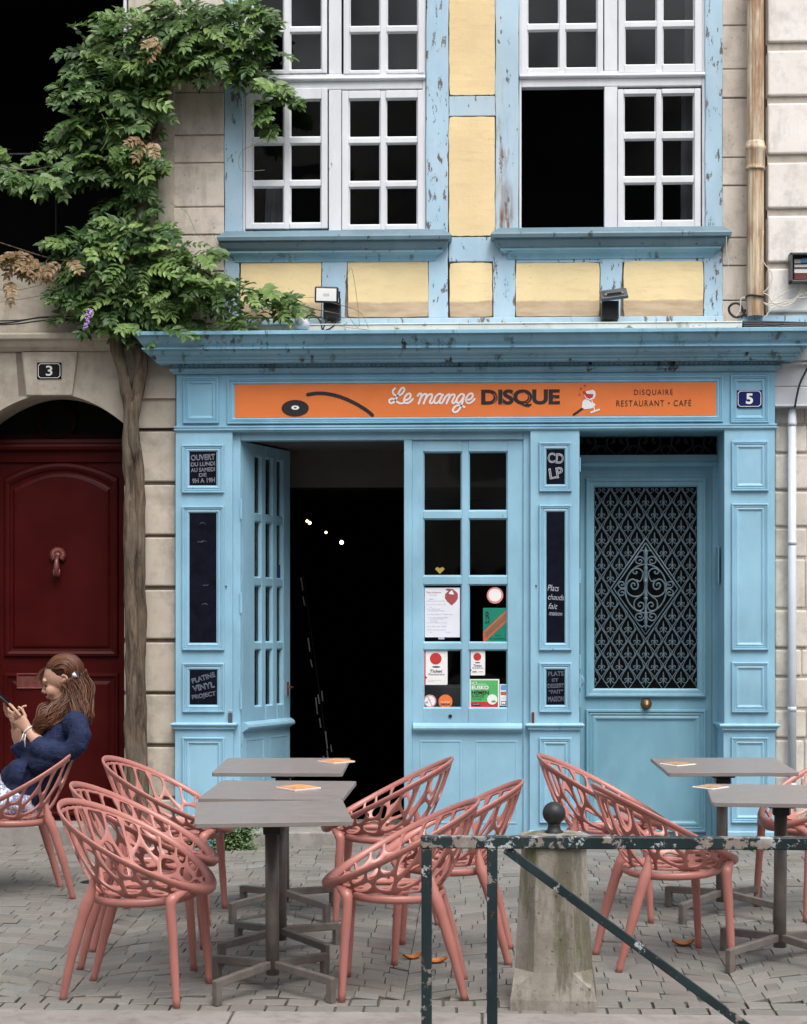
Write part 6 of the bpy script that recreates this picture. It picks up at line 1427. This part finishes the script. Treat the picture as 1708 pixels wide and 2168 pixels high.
stem([(281, 1812, -.03), (283, 1650, -.03), (281, 1500, -.03), (281, 1380, -.04), (279, 1284, -.04), (275, 1150, -.04), (273, 1000, -.04), (276, 900, -.04), (270, 830, -.04), (257, 780, -.03), (247, 735, -.03), (248, 690, -.03), (262, 600, -.03), (285, 500, -.04), (300, 440, -.04), (300, 380, -.03), (330, 290, -.02), (350, 200, .0), (352, 120, .0), (380, 60, 0), (420, 20, 0)],
     [.050, .041, .042, .039, .037, .038, .037, .034, .036, .034, .03, .024, .022, .020, .016], -.03, wist, 'trunk', seed=1)
stem([(304, 1812, -.02), (302, 1650, -.02), (300, 1500, -.02), (297, 1380, -.02), (299, 1284, -.03), (298, 1150, -.03), (294, 1000, -.03), (284, 930, -.05), (284, 880, -.05), (292, 820, -.03), (298, 760, -.03), (292, 700, -.03), (300, 620, -.03), (330, 560, -.05), (345, 520, -.05)],
     [.036, .030, .030, .032, .030, .030, .032, .034, .036, .040, .042, .036, .026, .016], -.03, wist, 'trunk', seed=7)
for bi, pts in enumerate(([(300, 640), (250, 590), (180, 560), (100, 545), (20, 520), (-40, 500)], [(330, 560), (400, 560), (480, 600), (560, 620), (650, 650), (720, 665)], [(300, 380), (240, 350), (150, 345), (60, 360), (-20, 350)], [(345, 220), (280, 180), (200, 130), (140, 100)], [(352, 120), (430, 90), (500, 100), (560, 170), (600, 220)], [(345, 170), (300, 240), (220, 270), (150, 280)], [(590, 640), (650, 660), (720, 690), (800, 700)], [(560, 640), (610, 630), (670, 630)], [(700, 640), (760, 660), (780, 695)])):
    r0 = 0.010 if bi < 6 else 0.0022; n = len(pts)
    stem([(u, v, -0.06 - 0.012 * i) for i, (u, v) in enumerate(pts)], [r0, r0 * .7, r0 * .35, .0016 if bi > 5 else .003], 0, wist, 'branch', 6, .1, bi)
cl = [(270, 560, 150, 88, 150), (185, 525, 78, 42, 50), (225, 635, 105, 52, 72), (350, 615, 105, 68, 88), (440, 600, 75, 40, 34), (515, 615, 75, 24, 20), (595, 640, 40, 14, 6), (450, 690, 70, 18, 20), (330, 692, 90, 18, 34), (145, 590, 32, 36, 14), (405, 540, 60, 45, 16), (280, 480, 80, 28, 40),
      (300, 385, 42, 62, 42), (300, 320, 60, 32, 28), (240, 335, 60, 30, 24), (175, 350, 62, 34, 36), (95, 370, 66, 30, 34), (20, 372, 40, 30, 20), (8, 320, 18, 40, 5), (205, 255, 85, 42, 60), (160, 295, 52, 22, 18), (230, 180, 82, 50, 56), (180, 110, 50, 42, 26), (300, 55, 95, 48, 64), (215, 60, 50, 22, 14),
      (400, 60, 105, 58, 92), (455, 110, 85, 44, 56), (500, 40, 58, 48, 40), (400, 15, 110, 30, 40), (535, 115, 48, 36, 26), (575, 180, 42, 34, 20), (602, 218, 30, 18, 8), (550, 50, 32, 50, 20), (340, 120, 90, 48, 66), (290, 215, 70, 46, 48), (520, 150, 50, 32, 16), (570, 265, 24, 18, 3), (300, 260, 50, 30, 18), (330, 150, 60, 50, 30), (590, 630, 60, 26, 14), (640, 652, 26, 10, 4), (120, 500, 30, 18, 5), (500, 655, 50, 26, 10), (405, 715, 50, 14, 8), (130, 195, 26, 20, 5), (560, 225, 46, 22, 8), (95, 330, 34, 14, 4), (255, 420, 34, 30, 8), (520, 690, 26, 14, 4)]
def compound(mb, p, d, L, up, rs, b, sz=1.0):
    n = rs.randint(4, 6); q_ = p.copy(); dd_ = d.copy(); pts = [p.copy()]
    for k in range(n):
        dd_ = (dd_ + Vector((0, 0, -0.13))).normalized(); q_ = q_ + dd_ * (L / (n + .5)); pts.append(q_.copy())
        s_ = dd_.cross(up).normalized()
        for e in (1, -1):
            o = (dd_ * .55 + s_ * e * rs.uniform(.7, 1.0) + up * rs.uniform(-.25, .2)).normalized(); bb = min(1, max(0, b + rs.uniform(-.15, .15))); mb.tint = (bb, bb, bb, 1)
            leaflet(mb, q_, o, (up + Vector((rs.uniform(-.3, .3), rs.uniform(-.3, .3), rs.uniform(-.2, .2)))).normalized(), rs.uniform(.050, .072) * sz * (1 - .25 * k / n), rs.uniform(.024, .033) * sz)
    leaflet(mb, q_, dd_, up, .055 * sz, .025 * sz)
    v = []
    for k, pt in enumerate(pts): s_ = Vector((.0011, 0, .0006)); v += [pt - s_, pt + s_]
    mb.tint = (.8, .8, .8, 1); mb.add(v, [(2 * k, 2 * k + 1, 2 * k + 3, 2 * k + 2) for k in range(len(pts) - 1)])
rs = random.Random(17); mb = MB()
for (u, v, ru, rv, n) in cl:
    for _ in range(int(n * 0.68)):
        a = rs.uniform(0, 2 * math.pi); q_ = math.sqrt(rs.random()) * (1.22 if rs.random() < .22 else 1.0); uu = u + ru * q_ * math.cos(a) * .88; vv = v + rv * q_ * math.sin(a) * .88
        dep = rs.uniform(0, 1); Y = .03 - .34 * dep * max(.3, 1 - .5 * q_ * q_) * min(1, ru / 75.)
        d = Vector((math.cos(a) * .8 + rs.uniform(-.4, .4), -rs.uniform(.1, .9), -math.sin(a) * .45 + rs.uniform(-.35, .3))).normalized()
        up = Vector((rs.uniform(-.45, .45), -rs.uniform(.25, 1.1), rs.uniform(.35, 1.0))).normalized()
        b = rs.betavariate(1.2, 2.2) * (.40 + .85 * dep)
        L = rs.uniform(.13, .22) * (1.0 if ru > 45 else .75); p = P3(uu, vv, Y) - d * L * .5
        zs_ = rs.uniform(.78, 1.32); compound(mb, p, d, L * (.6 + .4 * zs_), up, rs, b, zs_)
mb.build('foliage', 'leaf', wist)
M['vine'] = simple('thin_green_vine', (0.16, 0.20, 0.07, 1), 0.6)
M['leaf_bronze'] = leafmat('young_bronze_leaf', (0.16, 0.085, 0.035, 1), (0.30, 0.20, 0.10, 1))
mb = MB()
for (u, v, ru, rv, n) in ((40, 548, 55, 22, 13), (120, 555, 45, 14, 8), (15, 590, 18, 12, 3), (340, 95, 10, 18, 2), (318, 300, 22, 10, 3)):
    for _ in range(n):
        a = rs.uniform(0, 6.28); p = P3(u + ru * math.cos(a) * rs.random(), v + rv * math.sin(a) * rs.random(), -.30); d = Vector((rs.uniform(-1, .4), -.4, rs.uniform(-.9, .1))).normalized()
        compound(mb, p, d, rs.uniform(.10, .17), Vector((rs.uniform(-.4, .4), -.8, .6)).normalized(), rs, rs.random(), .85)
mb.build('bronze_foliage', 'leaf_bronze', wist)
mb = MB(); M['lilac'] = simple('lilac_petals', (0.42, 0.25, 0.62, 1), 0.6, var=0.25, scale=40)
for i in range(46):
    t = i / 45.; p = P3(190 - 10 * t + rs.uniform(-7, 7) * (1 - .6 * t), 655 + 42 * t, -.34 + rs.uniform(-.015, .015)); mb.ell(p, (rs.uniform(.005, .009), .005, rs.uniform(.004, .008)), None, 6, 4)
mb.build('flower', 'lilac', wist)
for pts in ([(395, 0), (378, 40), (360, 95), (358, 130), (375, 140), (415, 133)], [(215, 240), (230, 275), (222, 305), (212, 320)], [(575, 275), (560, 295), (530, 310), (512, 320), (505, 345), (515, 362), (560, 360)], [(150, 560), (110, 610), (90, 625), (0, 640)], [(155, 540), (130, 560), (100, 600)], [(735, 665), (760, 690), (745, 570), (730, 600)], [(360, 430), (395, 450), (420, 500), (450, 495), (465, 540)], [(100, 600), (30, 615), (-20, 610)]):
    mb = MB(); mb.tube(spline([P3(u, v, -.22) for u, v in pts], 6), .0016, 5); mb.build('tendril', 'vine', wist)
# ================================================================ seated woman
YW = -1.50
def PP(x, y, dy=0.0): return P3(x / 5.006, 1355.8 + y / 5.006, YW + dy)
def remeshed(mb, name, mat, parent, vox, smooth=3, fac=0.5):
    o = mb.build(name, mat, parent)
    md = o.modifiers.new('r', 'REMESH'); md.mode = 'VOXEL'; md.voxel_size = vox; md.use_smooth_shade = True
    if smooth: md = o.modifiers.new('s', 'SMOOTH'); md.iterations = smooth; md.factor = fac
    return o
woman = thing('person', 'seated woman with long brown hair and navy blouse, looking at a phone', 'person', tuple(PP(300, 1800)))
TH = rad(-14)                                  # head looks slightly down, facing left
Hc = PP(652, 430, 0.0)
Rh = Matrix.Rotation(rad(-16), 3, 'Y')
def hd(f, s_, z): return Hc + Rh @ Vector((-f, s_, z))
mb = MB(); rotm = Rh
mb.ell(hd(-.012, 0, .028), (.096, .074, .090), rotm, 24, 16)          # skull
mb.ell(hd(.040, 0, -.030), (.050, .056, .072), rotm, 20, 14)          # face
mb.ell(hd(.036, 0, -.070), (.046, .047, .036), rotm, 18, 12)          # jaw
mb.ell(hd(.074, 0, -.098), (.016, .018, .014), rotm, 12, 8)           # chin
mb.ell(hd(.074, 0, .022), (.020, .050, .022), rotm, 14, 10)           # brow
mb.tube([hd(.080, 0, .012), hd(.093, 0, -.008), hd(.1055, 0, -.026), hd(.098, 0, -.036)], [.008, .009, .0115, .008], 10)   # nose
for s_ in (1, -1): mb.ell(hd(.092, s_ * .011, -.034), (.010, .007, .007), rotm, 10, 6)
mb.ell(hd(.084, 0, -.055), (.010, .021, .0062), rotm, 12, 8); mb.ell(hd(.082, 0, -.067), (.010, .018, .0065), rotm, 12, 8)   # lips
for s_ in (1, -1): mb.ell(hd(.055, s_ * .040, -.034), (.030, .020, .030), rotm, 12, 8)      # cheeks
for s_ in (1, -1):
    ear = [hd(-.034 - .016 * math.sin(a) * .9, s_ * .074, -.006 + .030 * math.cos(a)) for a in [rad(x_) for x_ in range(-30, 230, 20)]]
    mb.tube(ear, .0062, 8); mb.ell(hd(-.032, s_ * .070, -.012), (.014, .005, .022), rotm, 10, 8)
mb.tube([hd(.0, 0, -.06), hd(-.02, 0, -.10), PP(720, 760, 0), PP(770, 830, 0)], [.048, .047, .050, .07], 16)   # neck
# near forearm and hand
mb.tube([PP(560, 1190, -.175), PP(430, 1110, -.15), PP(350, 1010, -.12), PP(300, 950, -.105)], [.043, .038, .030, .0265], 14)
mb.tube([PP(300, 950, -.105), PP(255, 895, -.10), PP(205, 830, -.095)], [(.026, .019), (.034, .017), (.037, .015)], 12)
# far forearm and hand
mb.tube([PP(300, 1230, .06), PP(235, 1130, .05), PP(180, 1010, .03), PP(165, 930, .02)], [.038, .035, .028, .025], 12)
mb.tube([PP(165, 930, .02), PP(150, 850, .0), PP(120, 770, -.01)], [(.024, .018), (.032, .016), (.034, .014)], 12)
def finger(pts, r0): mb.tube([PP(*p) for p in pts], [r0, r0 * .95, r0 * .88, r0 * .72][:len(pts)], 10)
# near hand: fingers curl round the lower end of the phone
finger([(215, 800, -.115), (170, 745, -.115), (120, 690, -.100), (95, 668, -.085)], .0088)
finger([(205, 820, -.098), (150, 775, -.105), (100, 745, -.095), (85, 712, -.080)], .0088)
finger([(195, 850, -.080), (145, 815, -.095), (105, 800, -.085), (90, 772, -.070)], .0084)
finger([(205, 880, -.070), (160, 860, -.085), (118, 850, -.078), (105, 828, -.065)], .0074)
finger([(270, 880, -.075), (268, 800, -.060), (235, 730, -.055), (190, 700, -.06)], .0095)
# far hand: thumb across the screen, fingers behind
finger([(150, 800, .0), (200, 740, -.02), (250, 700, -.03), (282, 690, -.035)], .0088)
finger([(120, 780, .01), (75, 730, .01), (50, 690, -.0), (40, 660, -.01)], .0085)
finger([(115, 800, .02), (70, 765, .02), (50, 730, .01), (45, 700, .0)], .0085)
finger([(120, 820, .03), (80, 800, .03), (62, 775, .02), (60, 745, .01)], .0080)
body = remeshed(mb, 'body', 'skin', woman, .0034, 3, .4)
# features
M['eye_white'] = simple('eye_white', (0.62, 0.58, 0.55, 1), .3, var=.02); M['lip'] = simple('lips', (0.46, 0.16, 0.14, 1), .4, var=.05)
for s_ in (1, -1):
    mb = MB(); mb.ell(hd(.072, s_ * .031, -.001), (.0100, .0110, .0035), rotm, 12, 8); e = mb.build('eye', 'eye_white', woman)
    mb = MB(); mb.ell(hd(.0795, s_ * .033, -.003), (.0045, .005, .0045), rotm, 8, 6); mb.tube([hd(.066, s_ * .047, -.001), hd(.080, s_ * .038, .000), hd(.0855, s_ * .026, .001)], .0022, 6); mb.build('pupil', 'print_black', e)
    mb = MB(); mb.tube([hd(.066, s_ * .050, .018), hd(.082, s_ * .038, .022), hd(.089, s_ * .018, .019)], [.0018, .0028, .0026], 6); mb.build('eyebrow', 'hair', woman)
mb = MB(); mb.tube([hd(.087, -.017, -.0595), hd(.0955, 0, -.0575), hd(.087, .017, -.0595)], [.0022, .0052, .0022], 8); mb.tube([hd(.085, -.015, -.064), hd(.0925, 0, -.0665), hd(.085, .015, -.064)], [.002, .005, .002], 8); mb.build('lips', 'lip', woman)
# blouse
mb = MB()
mb.tube([PP(250, 1660, 0), PP(330, 1500, 0), PP(440, 1350, 0), PP(560, 1200, 0), PP(660, 1050, 0), PP(730, 920, 0), PP(760, 850, 0)], [(.13, .15), (.125, .145), (.115, .14), (.115, .15), (.115, .165), (.09, .16), (.06, .10)], 22)
for s_, dx in ((-1, 0), (1, -60)):
    mb.ell(PP(800 + dx, 900, s_ * .135), (.070, .070, .075), None, 16, 12)
mb.tube([PP(815, 900, -.155), PP(850, 1010, -.185), PP(810, 1110, -.20), PP(740, 1180, -.20)], [.058, .058, .054, .050], 18)
mb.tube([PP(760, 1160, -.20), PP(660, 1200, -.20), PP(540, 1190, -.185), PP(440, 1150, -.165), PP(370, 1095, -.15)], [.050, .054, .060, .056, .050], 18)
mb.tube([PP(640, 1240, -.185), PP(520, 1290, -.17), PP(400, 1300, -.15), PP(330, 1260, -.13)], [.05, .06, .055, .03], 14)      # hanging sleeve
mb.tube([PP(740, 930, .15), PP(560, 1120, .16), PP(400, 1220, .10), PP(260, 1190, .06), PP(175, 1080, .045)], [.066, .062, .058, .054, .048], 16)
mb.tube([PP(330, 1420, -.10), PP(200, 1400, -.08), PP(90, 1440, -.02)], [.08, .075, .05], 14)
vv = []
for p in mb.v:
    q_ = Vector(p); f = mnoise.noise(q_ * 17) * .004 + mnoise.noise(Vector((q_.x * 60, q_.y * 20, q_.z * 28))) * .003; vv.append((p[0] + f, p[1] - f, p[2] + f * .6))
mb.v = vv
bl = remeshed(mb, 'blouse', 'blouse', woman, .0065, 4, .5)
tx = bpy.data.textures.new('folds', 'CLOUDS'); tx.noise_scale = .028; tx.noise_depth = 4
md = bl.modifiers.new('d', 'DISPLACE'); md.texture = tx; md.strength = .008; md.mid_level = .5; md.texture_coords = 'GLOBAL'
# skirt over the thighs
mb = MB()
mb.tube([PP(400, 1690, 0), PP(280, 1720, 0), PP(120, 1690, 0), PP(-60, 1640, 0), PP(-260, 1610, 0)], [(.085, .15), (.10, .185), (.095, .19), (.09, .18), (.08, .17)], 22)
mb.tube([PP(-220, 1620, 0), PP(-330, 1800, 0), PP(-380, 2200, 0), PP(-380, 2500, 0)], [(.13, .17), (.10, .17), (.10, .17), (.11, .18)], 20)
sk = remeshed(mb, 'skirt', 'skirt', woman, .008, 3); md = sk.modifiers.new('d', 'DISPLACE'); md.texture = tx; md.strength = .02; md.texture_coords = 'GLOBAL'
mb = MB()
for s_ in (-.09, .09):
    mb.tube([PP(-350, 2400, s_), PP(-360, 2700, s_), PP(-365, 2760, s_)], [.045, .032, .034], 12); mb.tube([PP(-330, 2790, s_), PP(-420, 2800, s_), PP(-520, 2815, s_)], [(.03, .032), (.028, .036), (.016, .03)], 12)
remeshed(mb, 'feet', 'skin', woman, .006)
# hair: a cap and long loose locks
mb = MB()
mb.ell(hd(-.030, 0, .045), (.094, .078, .084), rotm, 24, 16); mb.ell(hd(-.068, 0, .0), (.058, .074, .085), rotm, 20, 14)
mb.tube([hd(-.055, -.035, -.02), hd(-.070, -.05, -.10), PP(830, 800, -.09), PP(800, 870, -.10)], [.048, .040, .03, .012], 12)
mb.tube([hd(-.06, .02, -.02), hd(-.09, .02, -.10), PP(890, 780, .03), PP(905, 850, .03)], [.05, .04, .028, .01], 12)
mb.tube([hd(-.03, -.062, -.05), hd(-.03, -.066, -.10), PP(590, 780, -.09), PP(470, 860, -.10), PP(420, 940, -.105)], [.014, .024, .034, .03, .012], 12)
mb.tube([hd(-.01, .05, -.05), hd(.005, .04, -.12), PP(500, 790, .0), PP(410, 880, -.04)], [.02, .032, .032, .012], 12)
hair = remeshed(mb, 'hair', 'hair', woman, .006, 3, .5)
mb = MB(); rs = random.Random(31)
def lock(pts, r_):
    b_ = rs.betavariate(1.6, 2.0); mb.tint = (b_, b_, b_, 1); mb.tube(spline(pts, 5), [r_ * (.5 + .5 * math.sin(math.pi * min(1, .15 + .95 * i / (5 * (len(pts) - 1))))) for i in range(5 * (len(pts) - 1) + 1)], 5)
HC = Vector((-.030, 0, .045))
for i in range(520):      # over the crown, combed back
    w_ = math.sin(rs.uniform(-1.5, 1.5)) * .985; k_ = math.sqrt(max(0.02, 1 - w_ * w_)); a0 = rad(rs.uniform(20, 55) + 12 * abs(w_)); a1 = rad(rs.uniform(185, 235)); o_ = rs.uniform(.985, 1.05); dr = rs.uniform(-.12, .12)
    pts = []
    for t_ in (0, .25, .5, .75, 1):
        a = a0 + (a1 - a0) * t_; ww = max(-.99, min(.99, w_ + dr * math.sin(t_ * 3.1))); kk = math.sqrt(1 - ww * ww) if abs(ww) < .97 else k_
        pts.append(hd(HC.x + .097 * o_ * math.cos(a) * kk, .081 * o_ * ww, HC.z + .088 * o_ * math.sin(a) * kk))
    lock(pts, rs.uniform(.0014, .0030))
def mass(cs, rads_, n, jit=.25):
    for i in range(n):
        th = rs.uniform(0, 6.283); pts = []; dth = rs.uniform(-.6, .6); o_ = rs.uniform(.8, 1.28); wv = rs.uniform(0, 6)
        for k, (c, r_) in enumerate(zip(cs, rads_)):
            ax = (cs[min(k + 1, len(cs) - 1)] - cs[max(k - 1, 0)]).normalized(); n1 = Vector((0, 1, 0)); n2 = ax.cross(n1).normalized(); t_ = th + dth * k
            pts.append(c + n1 * math.cos(t_) * r_ * o_ + n2 * math.sin(t_) * r_ * o_ + n2 * .011 * math.sin(wv * .3 + k * 2.4) + ax * rs.uniform(-.01, .02) * (k == len(cs) - 1))
        lock(pts, rs.uniform(.0014, .0032))
mass([hd(-.055, -.035, -.0), hd(-.070, -.055, -.08), PP(845, 760, -.09), PP(825, 850, -.10), PP(800, 905, -.12)], [.052, .045, .040, .032, .02], 170)
mass([hd(-.06, .02, -.0), hd(-.09, .02, -.08), PP(895, 740, .0), PP(915, 820, .0), PP(925, 870, .0)], [.055, .048, .038, .026, .016], 120)
mass([hd(-.03, -.06, -.03), hd(-.035, -.064, -.09), PP(625, 760, -.09), PP(520, 830, -.105), PP(440, 910, -.11), PP(405, 965, -.115)], [.020, .030, .040, .042, .034, .02], 210)
mass([hd(-.01, .05, -.05), hd(.005, .04, -.12), PP(500, 770, -.02), PP(430, 860, -.05), PP(385, 935, -.07)], [.025, .034, .040, .034, .02], 120)
for i in range(30):       # wispy fringe blown forward
    s_ = rs.uniform(-1, 1) * .04; lock([hd(.045, s_, .09), hd(.085, s_, .075 + rs.uniform(-.01, .01)), hd(.105 + rs.uniform(-.01, .02), s_ * 1.2, .045), hd(.098 + rs.uniform(-.01, .03), s_ * 1.4, .02 + rs.uniform(-.01, .012))], rs.uniform(.0008, .0018))
mb.build('locks', 'hair', hair)
mb = MB(); mb.tube([hd(-.088, -.082, .02), hd(-.094, -.082, -.004)], [.008, .009], 8); mb.ell(hd(-.09, -.088, .008), (.011, .006, .009), None, 10, 6); mb.build('hair_clip', 'pipe', woman)
mb = MB(); c = PP(305, 955, -.107); ax = (PP(350, 1010, -.12) - PP(255, 895, -.10)).normalized(); s1 = ax.cross(Vector((0, 1, 0))).normalized(); s2 = ax.cross(s1)
mb.tube([c + s1 * .031 * math.cos(rad(a)) + s2 * .030 * math.sin(rad(a)) for a in range(0, 361, 20)], .0042, 8); mb.tube([c + Vector((-.02, -.03, -.012)), PP(235, 1030, -.14), PP(208, 1075, -.14)], .0028, 6); mb.tube([c + Vector((-.01, -.03, -.015)), PP(262, 1060, -.14), PP(268, 1130, -.14)], .0028, 6); mb.build('bracelet', 'white_plastic', woman)
# phone held in both hands
ph = thing('phone', 'dark smartphone held up in both hands by the seated woman', 'phone', tuple(PP(70, 640, -.05)))
a = PP(128, 690, -.05); b = PP(-20, 562, -.05); ax = (b - a).normalized(); yv = Vector((0, 1, 0)); nn = ax.cross(yv).normalized()
mb = MB(); mb.obox((a + b) / 2, ax * ((b - a).length / 2), yv * .036, nn * .0048); mb.build('case', 'black', ph, bevel=.003)
mb = MB(); mb.obox((a + b) / 2 - nn * .0052, ax * ((b - a).length / 2 - .004), yv * .033, nn * .0006); mb.build('screen', 'glass', ph)
